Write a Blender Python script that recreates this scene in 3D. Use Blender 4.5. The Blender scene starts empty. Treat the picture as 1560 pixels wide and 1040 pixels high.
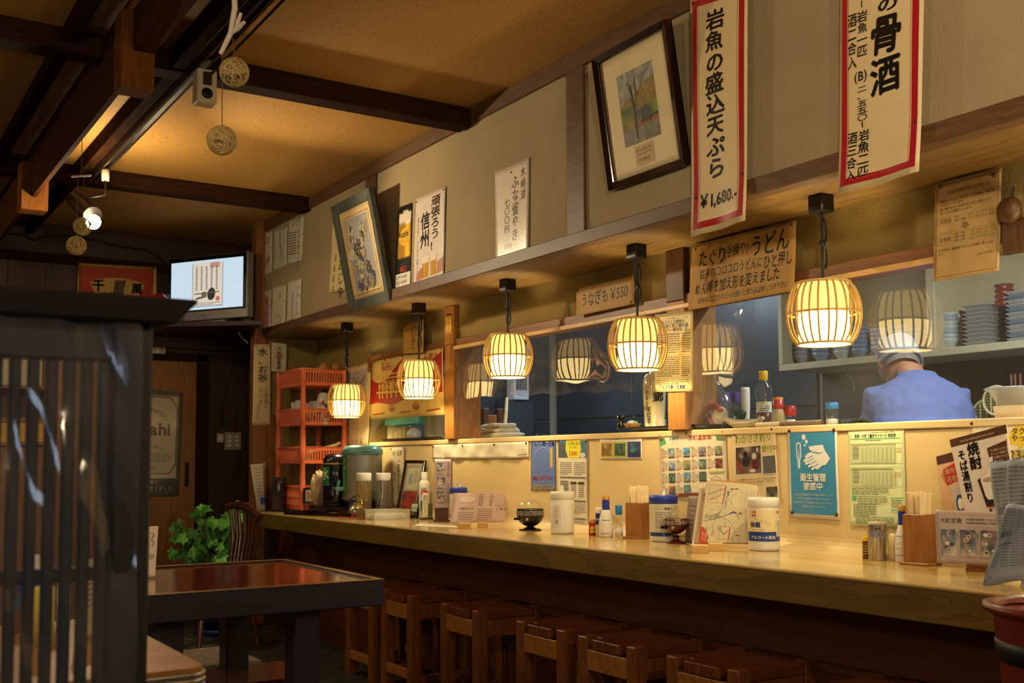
import bpy, bmesh, math, random
import numpy as np
from mathutils import Vector, Matrix
from mathutils.geometry import tessellate_polygon

random.seed(7)
rnd = random.Random(11)
SC = bpy.context.scene
COL = SC.collection
PI = math.pi
A = lambda *p: np.array(p, float)

# ------------------------------------------------------------------ camera
# basis measured from the vanishing points of the counter and of the table: world X goes into the
# kitchen, Y runs along the counter, Z is up; the eye is 1 m above the floor
FPX, CYP, EYE = 1640.0, 590.0, A(0, 0, 1.0)
B1 = A(-272 - 780, CYP - 707, FPX); B1 /= np.linalg.norm(B1)
B2 = A(3330 - 780, CYP - 690, FPX); B2 /= np.linalg.norm(B2)
B2 -= B1 * (B1 @ B2); B2 /= np.linalg.norm(B2)
B3 = np.cross(B1, B2)
if B3[1] < 0: B3 = -B3
RB = np.array([B2, B1, B3])
cam_data = bpy.data.cameras.new('camera')
cam = bpy.data.objects.new('camera', cam_data); COL.objects.link(cam)
cam_data.sensor_width = 36.0; cam_data.lens = FPX / 1560 * 36; cam_data.shift_y = (CYP - 520) / 1560
cam_data.clip_start = .05
cx, cu, cf = RB[:, 0], RB[:, 1], RB[:, 2]
cam.matrix_world = Matrix(((cx[0], cu[0], -cf[0], 0), (cx[1], cu[1], -cf[1], 0), (cx[2], cu[2], -cf[2], 1.0), (0, 0, 0, 1)))
cam_data.dof.use_dof = True; cam_data.dof.focus_distance = 3.7; cam_data.dof.aperture_fstop = 6.3
SC.camera = cam
SC.cycles.transparent_max_bounces = 32

# ------------------------------------------------------------------ world, exposure, large lights
SC.view_settings.view_transform = 'Standard'; SC.view_settings.look = 'None'
SC.view_settings.gamma = 1.0; SC.view_settings.use_curve_mapping = False
SC.view_settings.exposure = 0.0
W = bpy.data.worlds.new('world'); SC.world = W; W.use_nodes = True
W.node_tree.nodes['Background'].inputs[0].default_value = (1.0, .62, .32, 1)
W.node_tree.nodes['Background'].inputs[1].default_value = 0.02

def lamp(name, kind, loc, power, color, size=.1, rot=None, sizey=None, spot=None, blend=.5):
    d = bpy.data.lights.new(name, kind); d.energy = power; d.color = color
    if kind == 'AREA':
        d.size = size
        if sizey: d.shape = 'RECTANGLE'; d.size_y = sizey
    else: d.shadow_soft_size = size
    if kind == 'SPOT': d.spot_size = spot; d.spot_blend = blend
    o = bpy.data.objects.new(name, d); COL.objects.link(o); o.location = loc
    if rot is not None: o.rotation_euler = rot
    return o
def aim(o, target):
    o.rotation_euler = (Vector(target) - o.location).to_track_quat('-Z', 'Y').to_euler()

WARM = (1.0, .81, .47)
lamp('warm_fill_behind', 'POINT', (.9, -.9, 2.2), 58, (1.0, .78, .50), .05)  # fill point standing in for the warm room light behind the camera
lamp('warm_fill_tables', 'POINT', (-.8, 1.7, 1.7), 34, (1.0, .76, .48), .12)  # added unseen fill that lifts the tables, stools and left ceiling boards
lamp('warm_fill_back', 'POINT', (-1.0, 6.1, 2.44), 30, (1.0, .76, .48), .06)  # extra fill out of view, added to brighten the back left of the room
o = lamp('track_spot_out_of_view', 'SPOT', (.8, .5, 2.1), 72, (1.0, .80, .52), .04, spot=1.25, blend=.9); aim(o, (2.35, 1.9, 2.0))
o = lamp('window_daylight', 'AREA', (-1.6, -1.9, 1.5), 13, (.62, .78, 1.0), .85, sizey=.9); aim(o, (0.2, 1.6, 1.0))
o = lamp('kitchen_tube_near', 'AREA', (3.35, 1.8, 2.24), 44, (.84, .94, 1.0), .12, sizey=1.2)
o = lamp('kitchen_tube_far', 'AREA', (3.6, 5.2, 2.24), 34, (.80, .90, 1.0), .12, sizey=1.2)

# ------------------------------------------------------------------ measuring: sight lines meet real planes
def ray(u, v): return RB @ A(u - 780, CYP - v, FPX)
def onx(u, v, X): d = ray(u, v); return EYE + d * (X / d[0])
def ony(u, v, Y): d = ray(u, v); return EYE + d * (Y / d[1])
def onz(u, v, Z): d = ray(u, v); return EYE + d * ((Z - 1.0) / d[2])
def onp(u, v, P, N): d = ray(u, v); return EYE + d * (((P - EYE) @ N) / (d @ N))
def depth(p): return float((p - EYE) @ RB[:, 2])
def zat(p, v):                       # height above the point p where the picture row is v
    lo, hi = -1.0, 4.0
    for _ in range(40):
        m = (lo + hi) / 2; q = A(p[0], p[1], m) - EYE; c = RB.T @ q
        if CYP - FPX * c[1] / c[2] > v: lo = m
        else: hi = m
    return (lo + hi) / 2

# ------------------------------------------------------------------ materials
MAT = {}
def lin(c):
    if isinstance(c, str):
        c = c.lstrip('#'); c = [int(c[i:i + 2], 16) / 255 for i in (0, 2, 4)]
    return tuple((x / 12.92 if x <= .04045 else ((x + .055) / 1.055) ** 2.4) for x in c[:3])
def new_mat(name):
    m = bpy.data.materials.new(name); m.use_nodes = True; MAT[name] = m
    return m, m.node_tree.nodes, m.node_tree.links, m.node_tree.nodes['Principled BSDF']
def nd(N, kind, **kw):
    n = N.new(kind)
    for k, v in kw.items():
        if k in n.inputs: n.inputs[k].default_value = v
        else: setattr(n, k, v)
    return n
def pm(name, col, rough=.5, metal=0., var=.12, scale=8., bump=0., bscale=60., coat=0., trans=0., emit=None, estr=0., ior=1.45, alpha=None, stretch=None):
    """plain surface with noise mottling and an optional fine relief"""
    if name in MAT: return MAT[name]
    m, N, L, P = new_mat(name)
    c = lin(col)
    P.inputs['Roughness'].default_value = rough; P.inputs['Metallic'].default_value = metal
    P.inputs['Coat Weight'].default_value = coat; P.inputs['Coat Roughness'].default_value = .08
    P.inputs['Transmission Weight'].default_value = trans; P.inputs['IOR'].default_value = ior
    tc = nd(N, 'ShaderNodeTexCoord'); src = tc.outputs['Object']
    if stretch:
        mp = nd(N, 'ShaderNodeMapping'); mp.inputs['Scale'].default_value = stretch; L.new(src, mp.inputs[0]); src = mp.outputs[0]
    if var > 0:
        n = nd(N, 'ShaderNodeTexNoise', Scale=scale, Detail=5.0, Roughness=.6); L.new(src, n.inputs['Vector'])
        r = nd(N, 'ShaderNodeValToRGB'); L.new(n.outputs[0], r.inputs[0])
        r.color_ramp.elements[0].position = .3; r.color_ramp.elements[1].position = .7
        r.color_ramp.elements[0].color = tuple(x * (1 - var) for x in c) + (1,)
        r.color_ramp.elements[1].color = tuple(min(1, x * (1 + var)) for x in c) + (1,)
        L.new(r.outputs[0], P.inputs['Base Color'])
    else: P.inputs['Base Color'].default_value = c + (1,)
    if bump > 0:
        n2 = nd(N, 'ShaderNodeTexNoise', Scale=bscale, Detail=4.0); L.new(src, n2.inputs['Vector'])
        b = nd(N, 'ShaderNodeBump', Strength=bump, Distance=.01); L.new(n2.outputs[0], b.inputs['Height']); L.new(b.outputs[0], P.inputs['Normal'])
    if emit: P.inputs['Emission Color'].default_value = lin(emit) + (1,); P.inputs['Emission Strength'].default_value = estr
    if alpha is not None: P.inputs['Alpha'].default_value = alpha
    return m
def wood(name, c1, c2, axis='Y', rough=.45, scale=1., ring=7., coat=0., bump=.08, spec=.5):
    if name in MAT: return MAT[name]
    m, N, L, P = new_mat(name)
    P.inputs['Roughness'].default_value = rough; P.inputs['Coat Weight'].default_value = coat; P.inputs['Coat Roughness'].default_value = .12; P.inputs['Specular IOR Level'].default_value = spec
    tc = nd(N, 'ShaderNodeTexCoord'); mp = nd(N, 'ShaderNodeMapping'); L.new(tc.outputs['Object'], mp.inputs[0])
    s = {'X': (.12, 1, 1), 'Y': (1, .12, 1), 'Z': (1, 1, .12)}[axis]
    mp.inputs['Scale'].default_value = tuple(a * 14 * scale for a in s)
    nz = nd(N, 'ShaderNodeTexNoise', Scale=1.0, Detail=6.0, Roughness=.65, Distortion=.6); L.new(mp.outputs[0], nz.inputs['Vector'])
    ml = nd(N, 'ShaderNodeMath', operation='MULTIPLY'); ml.inputs[1].default_value = ring; L.new(nz.outputs[0], ml.inputs[0])
    fr = nd(N, 'ShaderNodeMath', operation='FRACT'); L.new(ml.outputs[0], fr.inputs[0])
    n2 = nd(N, 'ShaderNodeTexNoise', Scale=6.0, Detail=3.0); L.new(mp.outputs[0], n2.inputs['Vector'])
    mx = nd(N, 'ShaderNodeMath', operation='MULTIPLY_ADD'); mx.inputs[1].default_value = .5
    L.new(fr.outputs[0], mx.inputs[0])
    m5 = nd(N, 'ShaderNodeMath', operation='MULTIPLY'); m5.inputs[1].default_value = .55; L.new(n2.outputs[0], m5.inputs[0]); L.new(m5.outputs[0], mx.inputs[2])
    r = nd(N, 'ShaderNodeValToRGB'); L.new(mx.outputs[0], r.inputs[0])
    r.color_ramp.elements[0].position = .15; r.color_ramp.elements[1].position = .8
    r.color_ramp.elements[0].color = lin(c1) + (1,); r.color_ramp.elements[1].color = lin(c2) + (1,)
    L.new(r.outputs[0], P.inputs['Base Color'])
    b = nd(N, 'ShaderNodeBump', Strength=bump, Distance=.004); L.new(mx.outputs[0], b.inputs['Height']); L.new(b.outputs[0], P.inputs['Normal'])
    return m
def print_mat(name, rough, coat=0.):
    m, N, L, P = new_mat(name)
    a = nd(N, 'ShaderNodeAttribute'); a.attribute_name = 'Col'; L.new(a.outputs['Color'], P.inputs['Base Color'])
    P.inputs['Roughness'].default_value = rough; P.inputs['Coat Weight'].default_value = coat; P.inputs['Coat Roughness'].default_value = .12
    return m
print_mat('print', .6); print_mat('print_gloss', .3, .5)
def clear(name, tint, refl=1.0, rough=.02, body=0., bodycol=(1, 1, 1)):
    """thin clear sheet: straight-through transparency, Fresnel gloss, a little milky body"""
    m, N, L, P = new_mat(name)
    out = N['Material Output']; N.remove(P)
    t = nd(N, 'ShaderNodeBsdfTransparent'); t.inputs[0].default_value = tuple(tint) + (1,)
    g = nd(N, 'ShaderNodeBsdfGlossy'); g.inputs['Roughness'].default_value = rough
    f = nd(N, 'ShaderNodeLayerWeight'); f.inputs[0].default_value = .5
    pw = nd(N, 'ShaderNodeMath', operation='POWER'); pw.inputs[1].default_value = 5.0; L.new(f.outputs['Facing'], pw.inputs[0])
    sc_ = nd(N, 'ShaderNodeMath', operation='MULTIPLY_ADD'); sc_.inputs[1].default_value = .96; sc_.inputs[2].default_value = .04; L.new(pw.outputs[0], sc_.inputs[0])
    k = nd(N, 'ShaderNodeMath', operation='MULTIPLY'); k.inputs[1].default_value = refl; k.use_clamp = True; L.new(sc_.outputs[0], k.inputs[0])
    d = nd(N, 'ShaderNodeBsdfDiffuse'); d.inputs[0].default_value = tuple(bodycol) + (1,)
    m1 = nd(N, 'ShaderNodeMixShader'); m1.inputs[0].default_value = body; L.new(t.outputs[0], m1.inputs[1]); L.new(d.outputs[0], m1.inputs[2])
    m2 = nd(N, 'ShaderNodeMixShader'); L.new(k.outputs[0], m2.inputs[0]); L.new(m1.outputs[0], m2.inputs[1]); L.new(g.outputs[0], m2.inputs[2])
    L.new(m2.outputs[0], out.inputs[0])
    return m
clear('vinyl', (.93, .94, .95), 3.0, .02, .03, (.8, .85, .9))
clear('bag_film', (.95, .96, .97), 1.1, .06, .05, (.85, .88, .9))
clear('vinyl_dull', (.86, .88, .9), 1.6, .10, .04, (.75, .82, .95))
clear('glass', (.97, .98, .97), 1.2, .02, .018, (.8, .82, .78))
clear('tea_glass', (.98, .93, .76), 1.2, .03, .035, (.8, .66, .3))

# ------------------------------------------------------------------ meshes
class MB:
    def __init__(s): s.v = []; s.f = []; s.c = []; s.sm = []
    def add(s, vs, fs, col=None, smooth=False):
        n = len(s.v); s.v.extend([tuple(map(float, p)) for p in vs])
        for f in fs: s.f.append(tuple(i + n for i in f)); s.c.append(col); s.sm.append(smooth)
        return s
    def hexa(s, P, col=None):        # eight corners: bottom ring 0-3, top ring 4-7
        return s.add(P, [(3, 2, 1, 0), (4, 5, 6, 7), (0, 1, 5, 4), (1, 2, 6, 5), (2, 3, 7, 6), (3, 0, 4, 7)], col)
    def box(s, a, b, col=None):
        x0, y0, z0 = a; x1, y1, z1 = b
        return s.hexa([(x0, y0, z0), (x1, y0, z0), (x1, y1, z0), (x0, y1, z0), (x0, y0, z1), (x1, y0, z1), (x1, y1, z1), (x0, y1, z1)], col)
    def obox(s, c, ex, ey, ez, col=None):     # centre and three half vectors
        c, ex, ey, ez = map(np.asarray, (c, ex, ey, ez))
        return s.hexa([c - ex - ey - ez, c + ex - ey - ez, c + ex + ey - ez, c - ex + ey - ez, c - ex - ey + ez, c + ex - ey + ez, c + ex + ey + ez, c - ex + ey + ez], col)
    def bar(s, p, q, w, h, up=(0, 0, 1), col=None):
        p, q = np.asarray(p, float), np.asarray(q, float); d = q - p; l = np.linalg.norm(d); d = d / l
        u = np.asarray(up, float); x = np.cross(d, u); x /= np.linalg.norm(x); u = np.cross(x, d)
        return s.obox((p + q) / 2, x * w / 2, d * l / 2, u * h / 2, col)
    def tube(s, pts, r, n=8, smooth=True, closed=False, col=None):
        pts = [np.asarray(p, float) for p in pts]; K = len(pts)
        rs = list(r) if hasattr(r, '__len__') else [r] * K
        prev = None; rings = []
        for i, p in enumerate(pts):
            a = pts[(i - 1) % K] if (closed or i > 0) else p; b = pts[(i + 1) % K] if (closed or i < K - 1) else p
            d = b - a; d /= (np.linalg.norm(d) + 1e-12)
            if prev is None:
                h = A(0, 0, 1) if abs(d[2]) < .9 else A(1, 0, 0)
                x = np.cross(d, h)
            else: x = prev - d * (prev @ d)
            x /= (np.linalg.norm(x) + 1e-12); prev = x; y = np.cross(d, x)
            rings.append([p + rs[i] * (x * math.cos(2 * PI * k / n) + y * math.sin(2 * PI * k / n)) for k in range(n)])
        vs = [v for g in rings for v in g]; fs = []
        for i in range(K if closed else K - 1):
            j = (i + 1) % K
            for k in range(n): fs.append((i * n + k, i * n + (k + 1) % n, j * n + (k + 1) % n, j * n + k))
        s.add(vs, fs, col, smooth)
        if not closed: s.add(rings[0], [tuple(range(n - 1, -1, -1))], col); s.add(rings[-1], [tuple(range(n))], col)
        return s
    def lathe(s, prof, c=(0, 0, 0), n=24, smooth=True, col=None, sq=None, rot=0.):
        """profile of (r, z) turned about a vertical axis; ends close themselves at r = 0"""
        vs = []; fs = []; K = len(prof)
        for r, z in prof:
            for k in range(n):
                a = 2 * PI * k / n + rot
                vs.append((c[0] + r * math.cos(a), c[1] + r * math.sin(a) * (sq or 1), c[2] + z))
        for i in range(K - 1):
            for k in range(n): fs.append((i * n + k, i * n + (k + 1) % n, (i + 1) * n + (k + 1) % n, (i + 1) * n + k))
        s.add(vs, fs, col, smooth)
        return s
    def grid(s, fn, nu, nv, col=None, smooth=True):
        vs = [fn(i / nu, j / nv) for j in range(nv + 1) for i in range(nu + 1)]
        fs = [(j * (nu + 1) + i, (j + 1) * (nu + 1) + i, (j + 1) * (nu + 1) + i + 1, j * (nu + 1) + i + 1) for j in range(nv) for i in range(nu)]
        return s.add(vs, fs, col, smooth)
    def prism(s, pts, off, col=None):          # a flat outline pushed along a vector
        n = len(pts); off = np.asarray(off, float); P = [np.asarray(p, float) for p in pts]
        return s.add(P + [p + off for p in P], [tuple(range(n - 1, -1, -1)), tuple(range(n, 2 * n))] + [(i, (i + 1) % n, n + (i + 1) % n, n + i) for i in range(n)], col)
    def sphere(s, c, r, n=16, m=8, col=None, sc=(1, 1, 1)):
        vs = []; fs = []
        for j in range(m + 1):
            t = PI * j / m
            for k in range(n):
                a = 2 * PI * k / n
                vs.append((c[0] + r * sc[0] * math.sin(t) * math.cos(a), c[1] + r * sc[1] * math.sin(t) * math.sin(a), c[2] + r * sc[2] * math.cos(t)))
        for j in range(m):
            for k in range(n): fs.append((j * n + k, (j + 1) * n + k, (j + 1) * n + (k + 1) % n, j * n + (k + 1) % n))
        return s.add(vs, fs, col, True)

WL = {}                                   # world position of every object's origin
def tag(o, label=None, cat=None, group=None, kind=None):
    if label: o['label'] = label
    if cat: o['category'] = cat
    if group: o['group'] = group
    if kind: o['kind'] = kind
    return o
def build(mb, name, mat, parent=None, bevel=0., seg=1, smooth=None, label=None, cat=None, group=None, kind=None, origin=None, merge=False):
    V = np.array(mb.v); lo, hi = V.min(0), V.max(0)
    org = np.array(origin, float) if origin is not None else A((lo[0] + hi[0]) / 2, (lo[1] + hi[1]) / 2, lo[2])
    me = bpy.data.meshes.new(name)
    me.from_pydata([tuple(p) for p in (V - org)], [], mb.f)
    if any(c is not None for c in mb.c):
        ca = me.color_attributes.new('Col', 'FLOAT_COLOR', 'CORNER'); buf = []
        for f, c in zip(mb.f, mb.c):
            if c is None: c = (1, 1, 1)
            if len(c) and hasattr(c[0], '__len__'): 
                for q in c: buf.extend((*q, 1.0))
            else: buf.extend((*c, 1.0) * len(f))
        ca.data.foreach_set('color', buf)
    sm = [bool(x) if smooth is None else smooth for x in mb.sm]
    me.polygons.foreach_set('use_smooth', sm)
    if merge or bevel > 0:
        bm = bmesh.new(); bm.from_mesh(me); bmesh.ops.remove_doubles(bm, verts=bm.verts, dist=1e-5)
        if merge: bmesh.ops.recalc_face_normals(bm, faces=bm.faces)
        bm.to_mesh(me); bm.free()
    me.materials.append(MAT[mat] if isinstance(mat, str) else mat)
    o = bpy.data.objects.new(name, me); COL.objects.link(o)
    if parent is not None:
        o.parent = parent; o.location = Vector(org - WL[parent.name])
    else: o.location = Vector(org)
    WL[o.name] = org
    if bevel > 0:
        b = o.modifiers.new('bevel', 'BEVEL'); b.width = bevel; b.segments = seg; b.limit_method = 'ANGLE'; b.angle_limit = .7
    return tag(o, label, cat, group, kind)
def thing(name, label, cat, loc, group=None, kind=None):
    o = bpy.data.objects.new(name, None); COL.objects.link(o); o.location = Vector(loc); o.empty_display_size = .05
    WL[o.name] = np.array(loc, float)
    return tag(o, label, cat, group, kind)
def dup(root, loc, label=None):
    def cp(o, parent):
        c = o.copy(); COL.objects.link(c)
        if parent is not None: c.parent = parent
        for ch in o.children: cp(ch, c)
        return c
    c = cp(root, None); c.location = Vector(loc)
    if label: c['label'] = label
    WL[c.name] = np.array(loc, float)
    return c

# ------------------------------------------------------------------ lettering
GL = {}
def glyph(ch):
    k = ch
    if k not in GL:
        c = bpy.data.curves.new('glyph', 'FONT'); c.body = ch; c.resolution_u = 2; c.size = 1.0
        o = bpy.data.objects.new('glyph', c)
        me = bpy.data.meshes.new_from_object(o)
        vs = [(v.co.x, v.co.y) for v in me.vertices]; fs = [tuple(p.vertices) for p in me.polygons]
        bpy.data.objects.remove(o); bpy.data.curves.remove(c); bpy.data.meshes.remove(me)
        w = max((p[0] for p in vs), default=.3)
        GL[k] = (vs, fs, 1.0 if ord(ch) > 0x2e00 else (.3 if ch == ' ' else w + .06))
    return GL[k]

class Sheet:
    """a sheet of paper (thin solid) with lettering and pictures printed on it; s runs across, t down, 0..1"""
    def __init__(s, name, label, cat, C, col, thick=.0008, mat=None, wav=.0015, group=None, parent=None, bend=None, rough=.6, nu=14, nv=16, seed=0):
        s.C = [np.asarray(p, float) for p in C]; TL, TR, BR, BL = s.C
        s.W = (np.linalg.norm(TR - TL) + np.linalg.norm(BR - BL)) / 2; s.H = (np.linalg.norm(BL - TL) + np.linalg.norm(BR - TR)) / 2
        n = np.cross(BL - TL, TR - TL); s.n = n / np.linalg.norm(n)
        r = random.Random(len(label or '') * 7 + len(name)); ph = [r.uniform(0, 6) for _ in range(4)]
        wav *= .6; s.bend = bend or (lambda a, b: wav * (1 + math.sin(a * 5 + ph[0]) * .6 + math.sin(b * 7 + ph[1] + a * 2) * .5))
        mb = MB()
        mb.grid(lambda a, b: s.m(a, b, thick / 2), nu, nv)
        mb.grid(lambda a, b: s.m(1 - a, b, -thick / 2), nu, nv)
        loop = [(i / nu, 0) for i in range(nu)] + [(1, j / nv) for j in range(nv)] + [(1 - i / nu, 1) for i in range(nu)] + [(0, 1 - j / nv) for j in range(nv)]
        k = len(loop); mb.add([s.m(a, b, thick / 2) for a, b in loop] + [s.m(a, b, -thick / 2) for a, b in loop], [(i, k + i, k + (i + 1) % k, (i + 1) % k) for i in range(k)])
        if mat is None:
            key = 'paper_%s_%d' % (col.strip('#'), int(rough * 100)); mat = key
            pm(key, col, rough, var=.05, scale=14, bump=.05, bscale=90)
        s.o = build(mb, name, mat, parent, label=label, cat=cat, group=group, merge=True)
        s.gloss = rough < .4
        s.txt = MB(); s.pc = MB(); s.h = thick / 2 + .0003; s.pins = []
    def m(s, a, b, h=0.):
        TL, TR, BR, BL = s.C
        return (TL * (1 - a) + TR * a) * (1 - b) + (BL * (1 - a) + BR * a) * b + s.n * (s.bend(a, b) + h)
    def up(s):
        s.nl = getattr(s, 'nl', 0) + 1; s.h += .00012 if s.nl < 14 else .00001
        return s.h
    def rect(s, a, b, c, d, col, n=3):
        h = s.up(); s.pc.grid(lambda x, y: s.m(a + (c - a) * x, b + (d - b) * y, h), max(1, math.ceil(abs(c - a) / .09)), max(1, math.ceil(abs(d - b) / .07)), lin(col)); return s
    def poly(s, pts, col):
        h = s.up(); c = lin(col); T = [[pts[i] for i in f] for f in tessellate_polygon([[Vector((a, b, 0)) for a, b in pts]])]
        while T:
            q = T.pop(); e = [math.hypot(q[k][0] - q[k - 2][0], q[k][1] - q[k - 2][1]) for k in range(3)]; k = e.index(max(e))     # edge k -> k+1
            if e[k] > .11:
                a, b, o = q[k], q[k - 2], q[k - 1]; mp = ((a[0] + b[0]) / 2, (a[1] + b[1]) / 2); T += [[a, mp, o], [mp, b, o]]
            else: s.pc.add([s.m(a, b, h) for a, b in q], [(0, 1, 2)], c)
        return s
    def oval(s, ca, cb, ra, rb, col, n=20, rot=0.):
        pts = []
        for i in range(n):
            x, y = ra * s.W * math.cos(2 * PI * i / n), rb * s.H * math.sin(2 * PI * i / n)
            pts.append((ca + (x * math.cos(rot) - y * math.sin(rot)) / s.W, cb + (x * math.sin(rot) + y * math.cos(rot)) / s.H))
        return s.poly(pts, col)
    def line(s, pts, wd, col):       # polyline; wd as a share of the width
        h = s.up(); w = wd * s.W / 2
        for (a0, b0), (a1, b1) in zip(pts, pts[1:]):
            dx, dy = (a1 - a0) * s.W, (b1 - b0) * s.H; l = math.hypot(dx, dy) + 1e-9; nx, ny = -dy / l * w / s.W, dx / l * w / s.H
            k = max(1, math.ceil(math.hypot(a1 - a0, b1 - b0) / .1))
            for i in range(k):
                p0, p1, q0, q1 = [(a0 + (a1 - a0) * f, b0 + (b1 - b0) * f) for f in (i / k, (i + 1) / k)] * 2
                s.pc.add([s.m(p0[0] + nx, p0[1] + ny, h), s.m(p1[0] + nx, p1[1] + ny, h), s.m(p1[0] - nx, p1[1] - ny, h), s.m(p0[0] - nx, p0[1] - ny, h)], [(0, 1, 2, 3)], lin(col))
        return s
    def frame(s, a, b, c, d, wd, col): return s.line([(a, b), (c, b), (c, d), (a, d), (a, b)], wd, col)
    def pic(s, a, b, c, d, fn, nx=14, ny=14):
        h = s.up(); vs = []; cs = []
        for j in range(ny + 1):
            for i in range(nx + 1):
                vs.append(s.m(a + (c - a) * i / nx, b + (d - b) * j / ny, h)); cs.append(lin([min(1, max(0, q)) for q in fn(i / nx, j / ny)]))
        for j in range(ny):
            for i in range(nx):
                q = (j * (nx + 1) + i, (j + 1) * (nx + 1) + i, (j + 1) * (nx + 1) + i + 1, j * (nx + 1) + i + 1)
                k = len(s.pc.v); s.pc.v.extend([tuple(vs[x]) for x in q]); s.pc.f.append((k, k + 1, k + 2, k + 3)); s.pc.c.append([cs[x] for x in q]); s.pc.sm.append(False)
        return s
    def text(s, st, a, b, size, col='#17130f', d='h', jit=0., bold=.0, asp=1., track=1., rot=0., mid=False, sheary=0., span=None):
        """size: character height (in a column: width) as a share of the sheet's width; span: start and end along the line"""
        h = s.up(); c = lin(col); cells = [glyph(ch) for ch in st]; adv = [(1. if d == 'v' else g[2]) * (.5 if ch == ' ' and d == 'v' else 1) for ch, g in zip(st, cells)]
        cs = size * s.W; al = cs * asp if d == 'h' else cs
        if span:
            if d == 'v': b = span[0]
            else: a = span[0]
            al = (span[1] - span[0]) * (s.H if d == 'v' else s.W) / sum(adv); track = 1.
        x0, y0 = a * s.W, b * s.H; pos = -sum(adv) * al * track / 2 if mid else 0.
        cr, sr = math.cos(rot), math.sin(rot); cop = [(0, 0)] if bold < .004 else [(0, 0), (bold, 0), (-bold, 0), (0, bold), (0, -bold)]
        for ch, (vs, fs, w), av in zip(st, cells, adv):
            rr = rnd.uniform(-1, 1) * jit * .12; sz = 1 + rnd.uniform(-1, 1) * jit * .14; sh = rnd.uniform(0, 1) * jit * .12; jx, jy = rnd.uniform(-1, 1) * jit * .05, rnd.uniform(-1, 1) * jit * .05; c1, s1 = math.cos(rr), math.sin(rr)
            for ox, oy in cop if fs else ():
                P = []
                for x, y in vs:
                    x = x - (.5 if d == 'v' else w / 2) + ox; y = y - .38 + oy
                    if d == 'v' and ch in 'ー～—–-〜': x, y = y, -x
                    x, y = x + jx + y * sh, y + jy + x * (sheary + sh); x, y = (x * c1 - y * s1) * sz, (x * s1 + y * c1) * sz
                    if d == 'v': X, Y = x * cs, pos + al * track * .5 - y * al
                    else: X, Y = pos + al * track * av * .5 + x * al, -y * cs
                    X, Y = X * cr + Y * sr, Y * cr - X * sr
                    P.append(s.m((x0 + X) / s.W, (y0 + Y) / s.H, h))
                s.txt.add(P, fs, c)
            pos += av * al * track
        return s
    def fake(s, a, b, c, rows, gap, wd, col='#4a4238', seed=1, words=6):     # lines of print too small to read
        h = s.up(); r = random.Random(seed)
        for i in range(rows):
            x = a; y = b + i * gap
            while x < c - .004:
                w = min(c - x, (c - a) / words * r.uniform(.4, 1.3))
                if i == rows - 1 and x > a + (c - a) * .7: break
                s.pc.add([s.m(x, y, h), s.m(x, y + wd, h), s.m(x + w, y + wd, h), s.m(x + w, y, h)], [(0, 1, 2, 3)], lin(col)); x += w + (c - a) * .025
        return s
    def pin(s, a, b, r=.004, col='#4a3a22', dome=.6):
        s.pins.append((a, b, r, col)); return s
    def done(s):
        g = 'print_gloss' if s.gloss else 'print'
        if s.pc.v: build(s.pc, 'picture', g, s.o)
        if s.txt.v: build(s.txt, 'lettering', g, s.o)
        for a, b, r, col in s.pins:
            p = s.m(a, b, .001); mb = MB(); mb.sphere(p + s.n * r * .3, r, 10, 6)
            build(mb, 'pin', pm('pin_' + col.strip('#'), col, .35, .6, var=0), s.o)
        return s.o
def photo(seed, pal):
    """a small blurry photograph: soft blobs of a palette"""
    r = random.Random(seed); B = [(r.random(), r.random(), r.uniform(.08, .3), lin_s(r.choice(pal))) for _ in range(16)]; base = [lin_s(pal[0]), lin_s(pal[-1])]
    def fn(u, v):
        c = [base[0][i] * (1 - v) + base[1][i] * v for i in range(3)]
        for x, y, w, k in B:
            g = math.exp(-((u - x) ** 2 + (v - y) ** 2) / (w * w) * 2.2); c = [c[i] * (1 - g) + k[i] * g for i in range(3)]
        return c
    return fn
def lin_s(c):
    c = c.lstrip('#'); return [int(c[i:i + 2], 16) / 255 for i in (0, 2, 4)]
def quad(TL, TR, BR, BL, X): return [onx(*TL, X), onx(*TR, X), onx(*BR, X), onx(*BL, X)]
def quady(TL, TR, BR, BL, Y): return [ony(*TL, Y), ony(*TR, Y), ony(*BR, Y), ony(*BL, Y)]
def leaning(TL, TR, BR, BL, X, deg):   # a board whose foot touches the plane X and whose head leans out into the room
    p, q = onx(*BL, X), onx(*BR, X); a = math.radians(deg); up = A(-math.sin(a), 0, math.cos(a)); n = np.cross(q - p, up)
    return [onp(*TL, p, n), onp(*TR, p, n), q, p]
def standing(TL, TR, BR, BL, z, deg=0.):   # a card whose foot stands at height z, leaning back by deg
    p, q = onz(*BL, z), onz(*BR, z); e = q - p; back = np.cross(A(0, 0, 1), e); back /= np.linalg.norm(back)
    if back @ RB[:, 2] < 0: back = -back
    a = math.radians(deg); n = np.cross(e, back * math.sin(a) + A(0, 0, math.cos(a)))
    return [onp(*TL, p, n), onp(*TR, p, n), q, p]
def foot(u, vb, vt, wpx, z, X=None, Y=None):
    """centre, radius and height of an upright thing whose near foot is seen at (u, vb) on the level z"""
    p = onz(u, vb, z) if X is None and Y is None else (A(*onx(u, vb, X)[:2], z) if X is not None else A(*ony(u, vb, Y)[:2], z))
    r = wpx * depth(p) / FPX / 2; f = p - EYE; f[2] = 0; f /= np.linalg.norm(f)
    c = p + f * r; c[2] = z
    return c, r, zat(c, vt) - z
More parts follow.
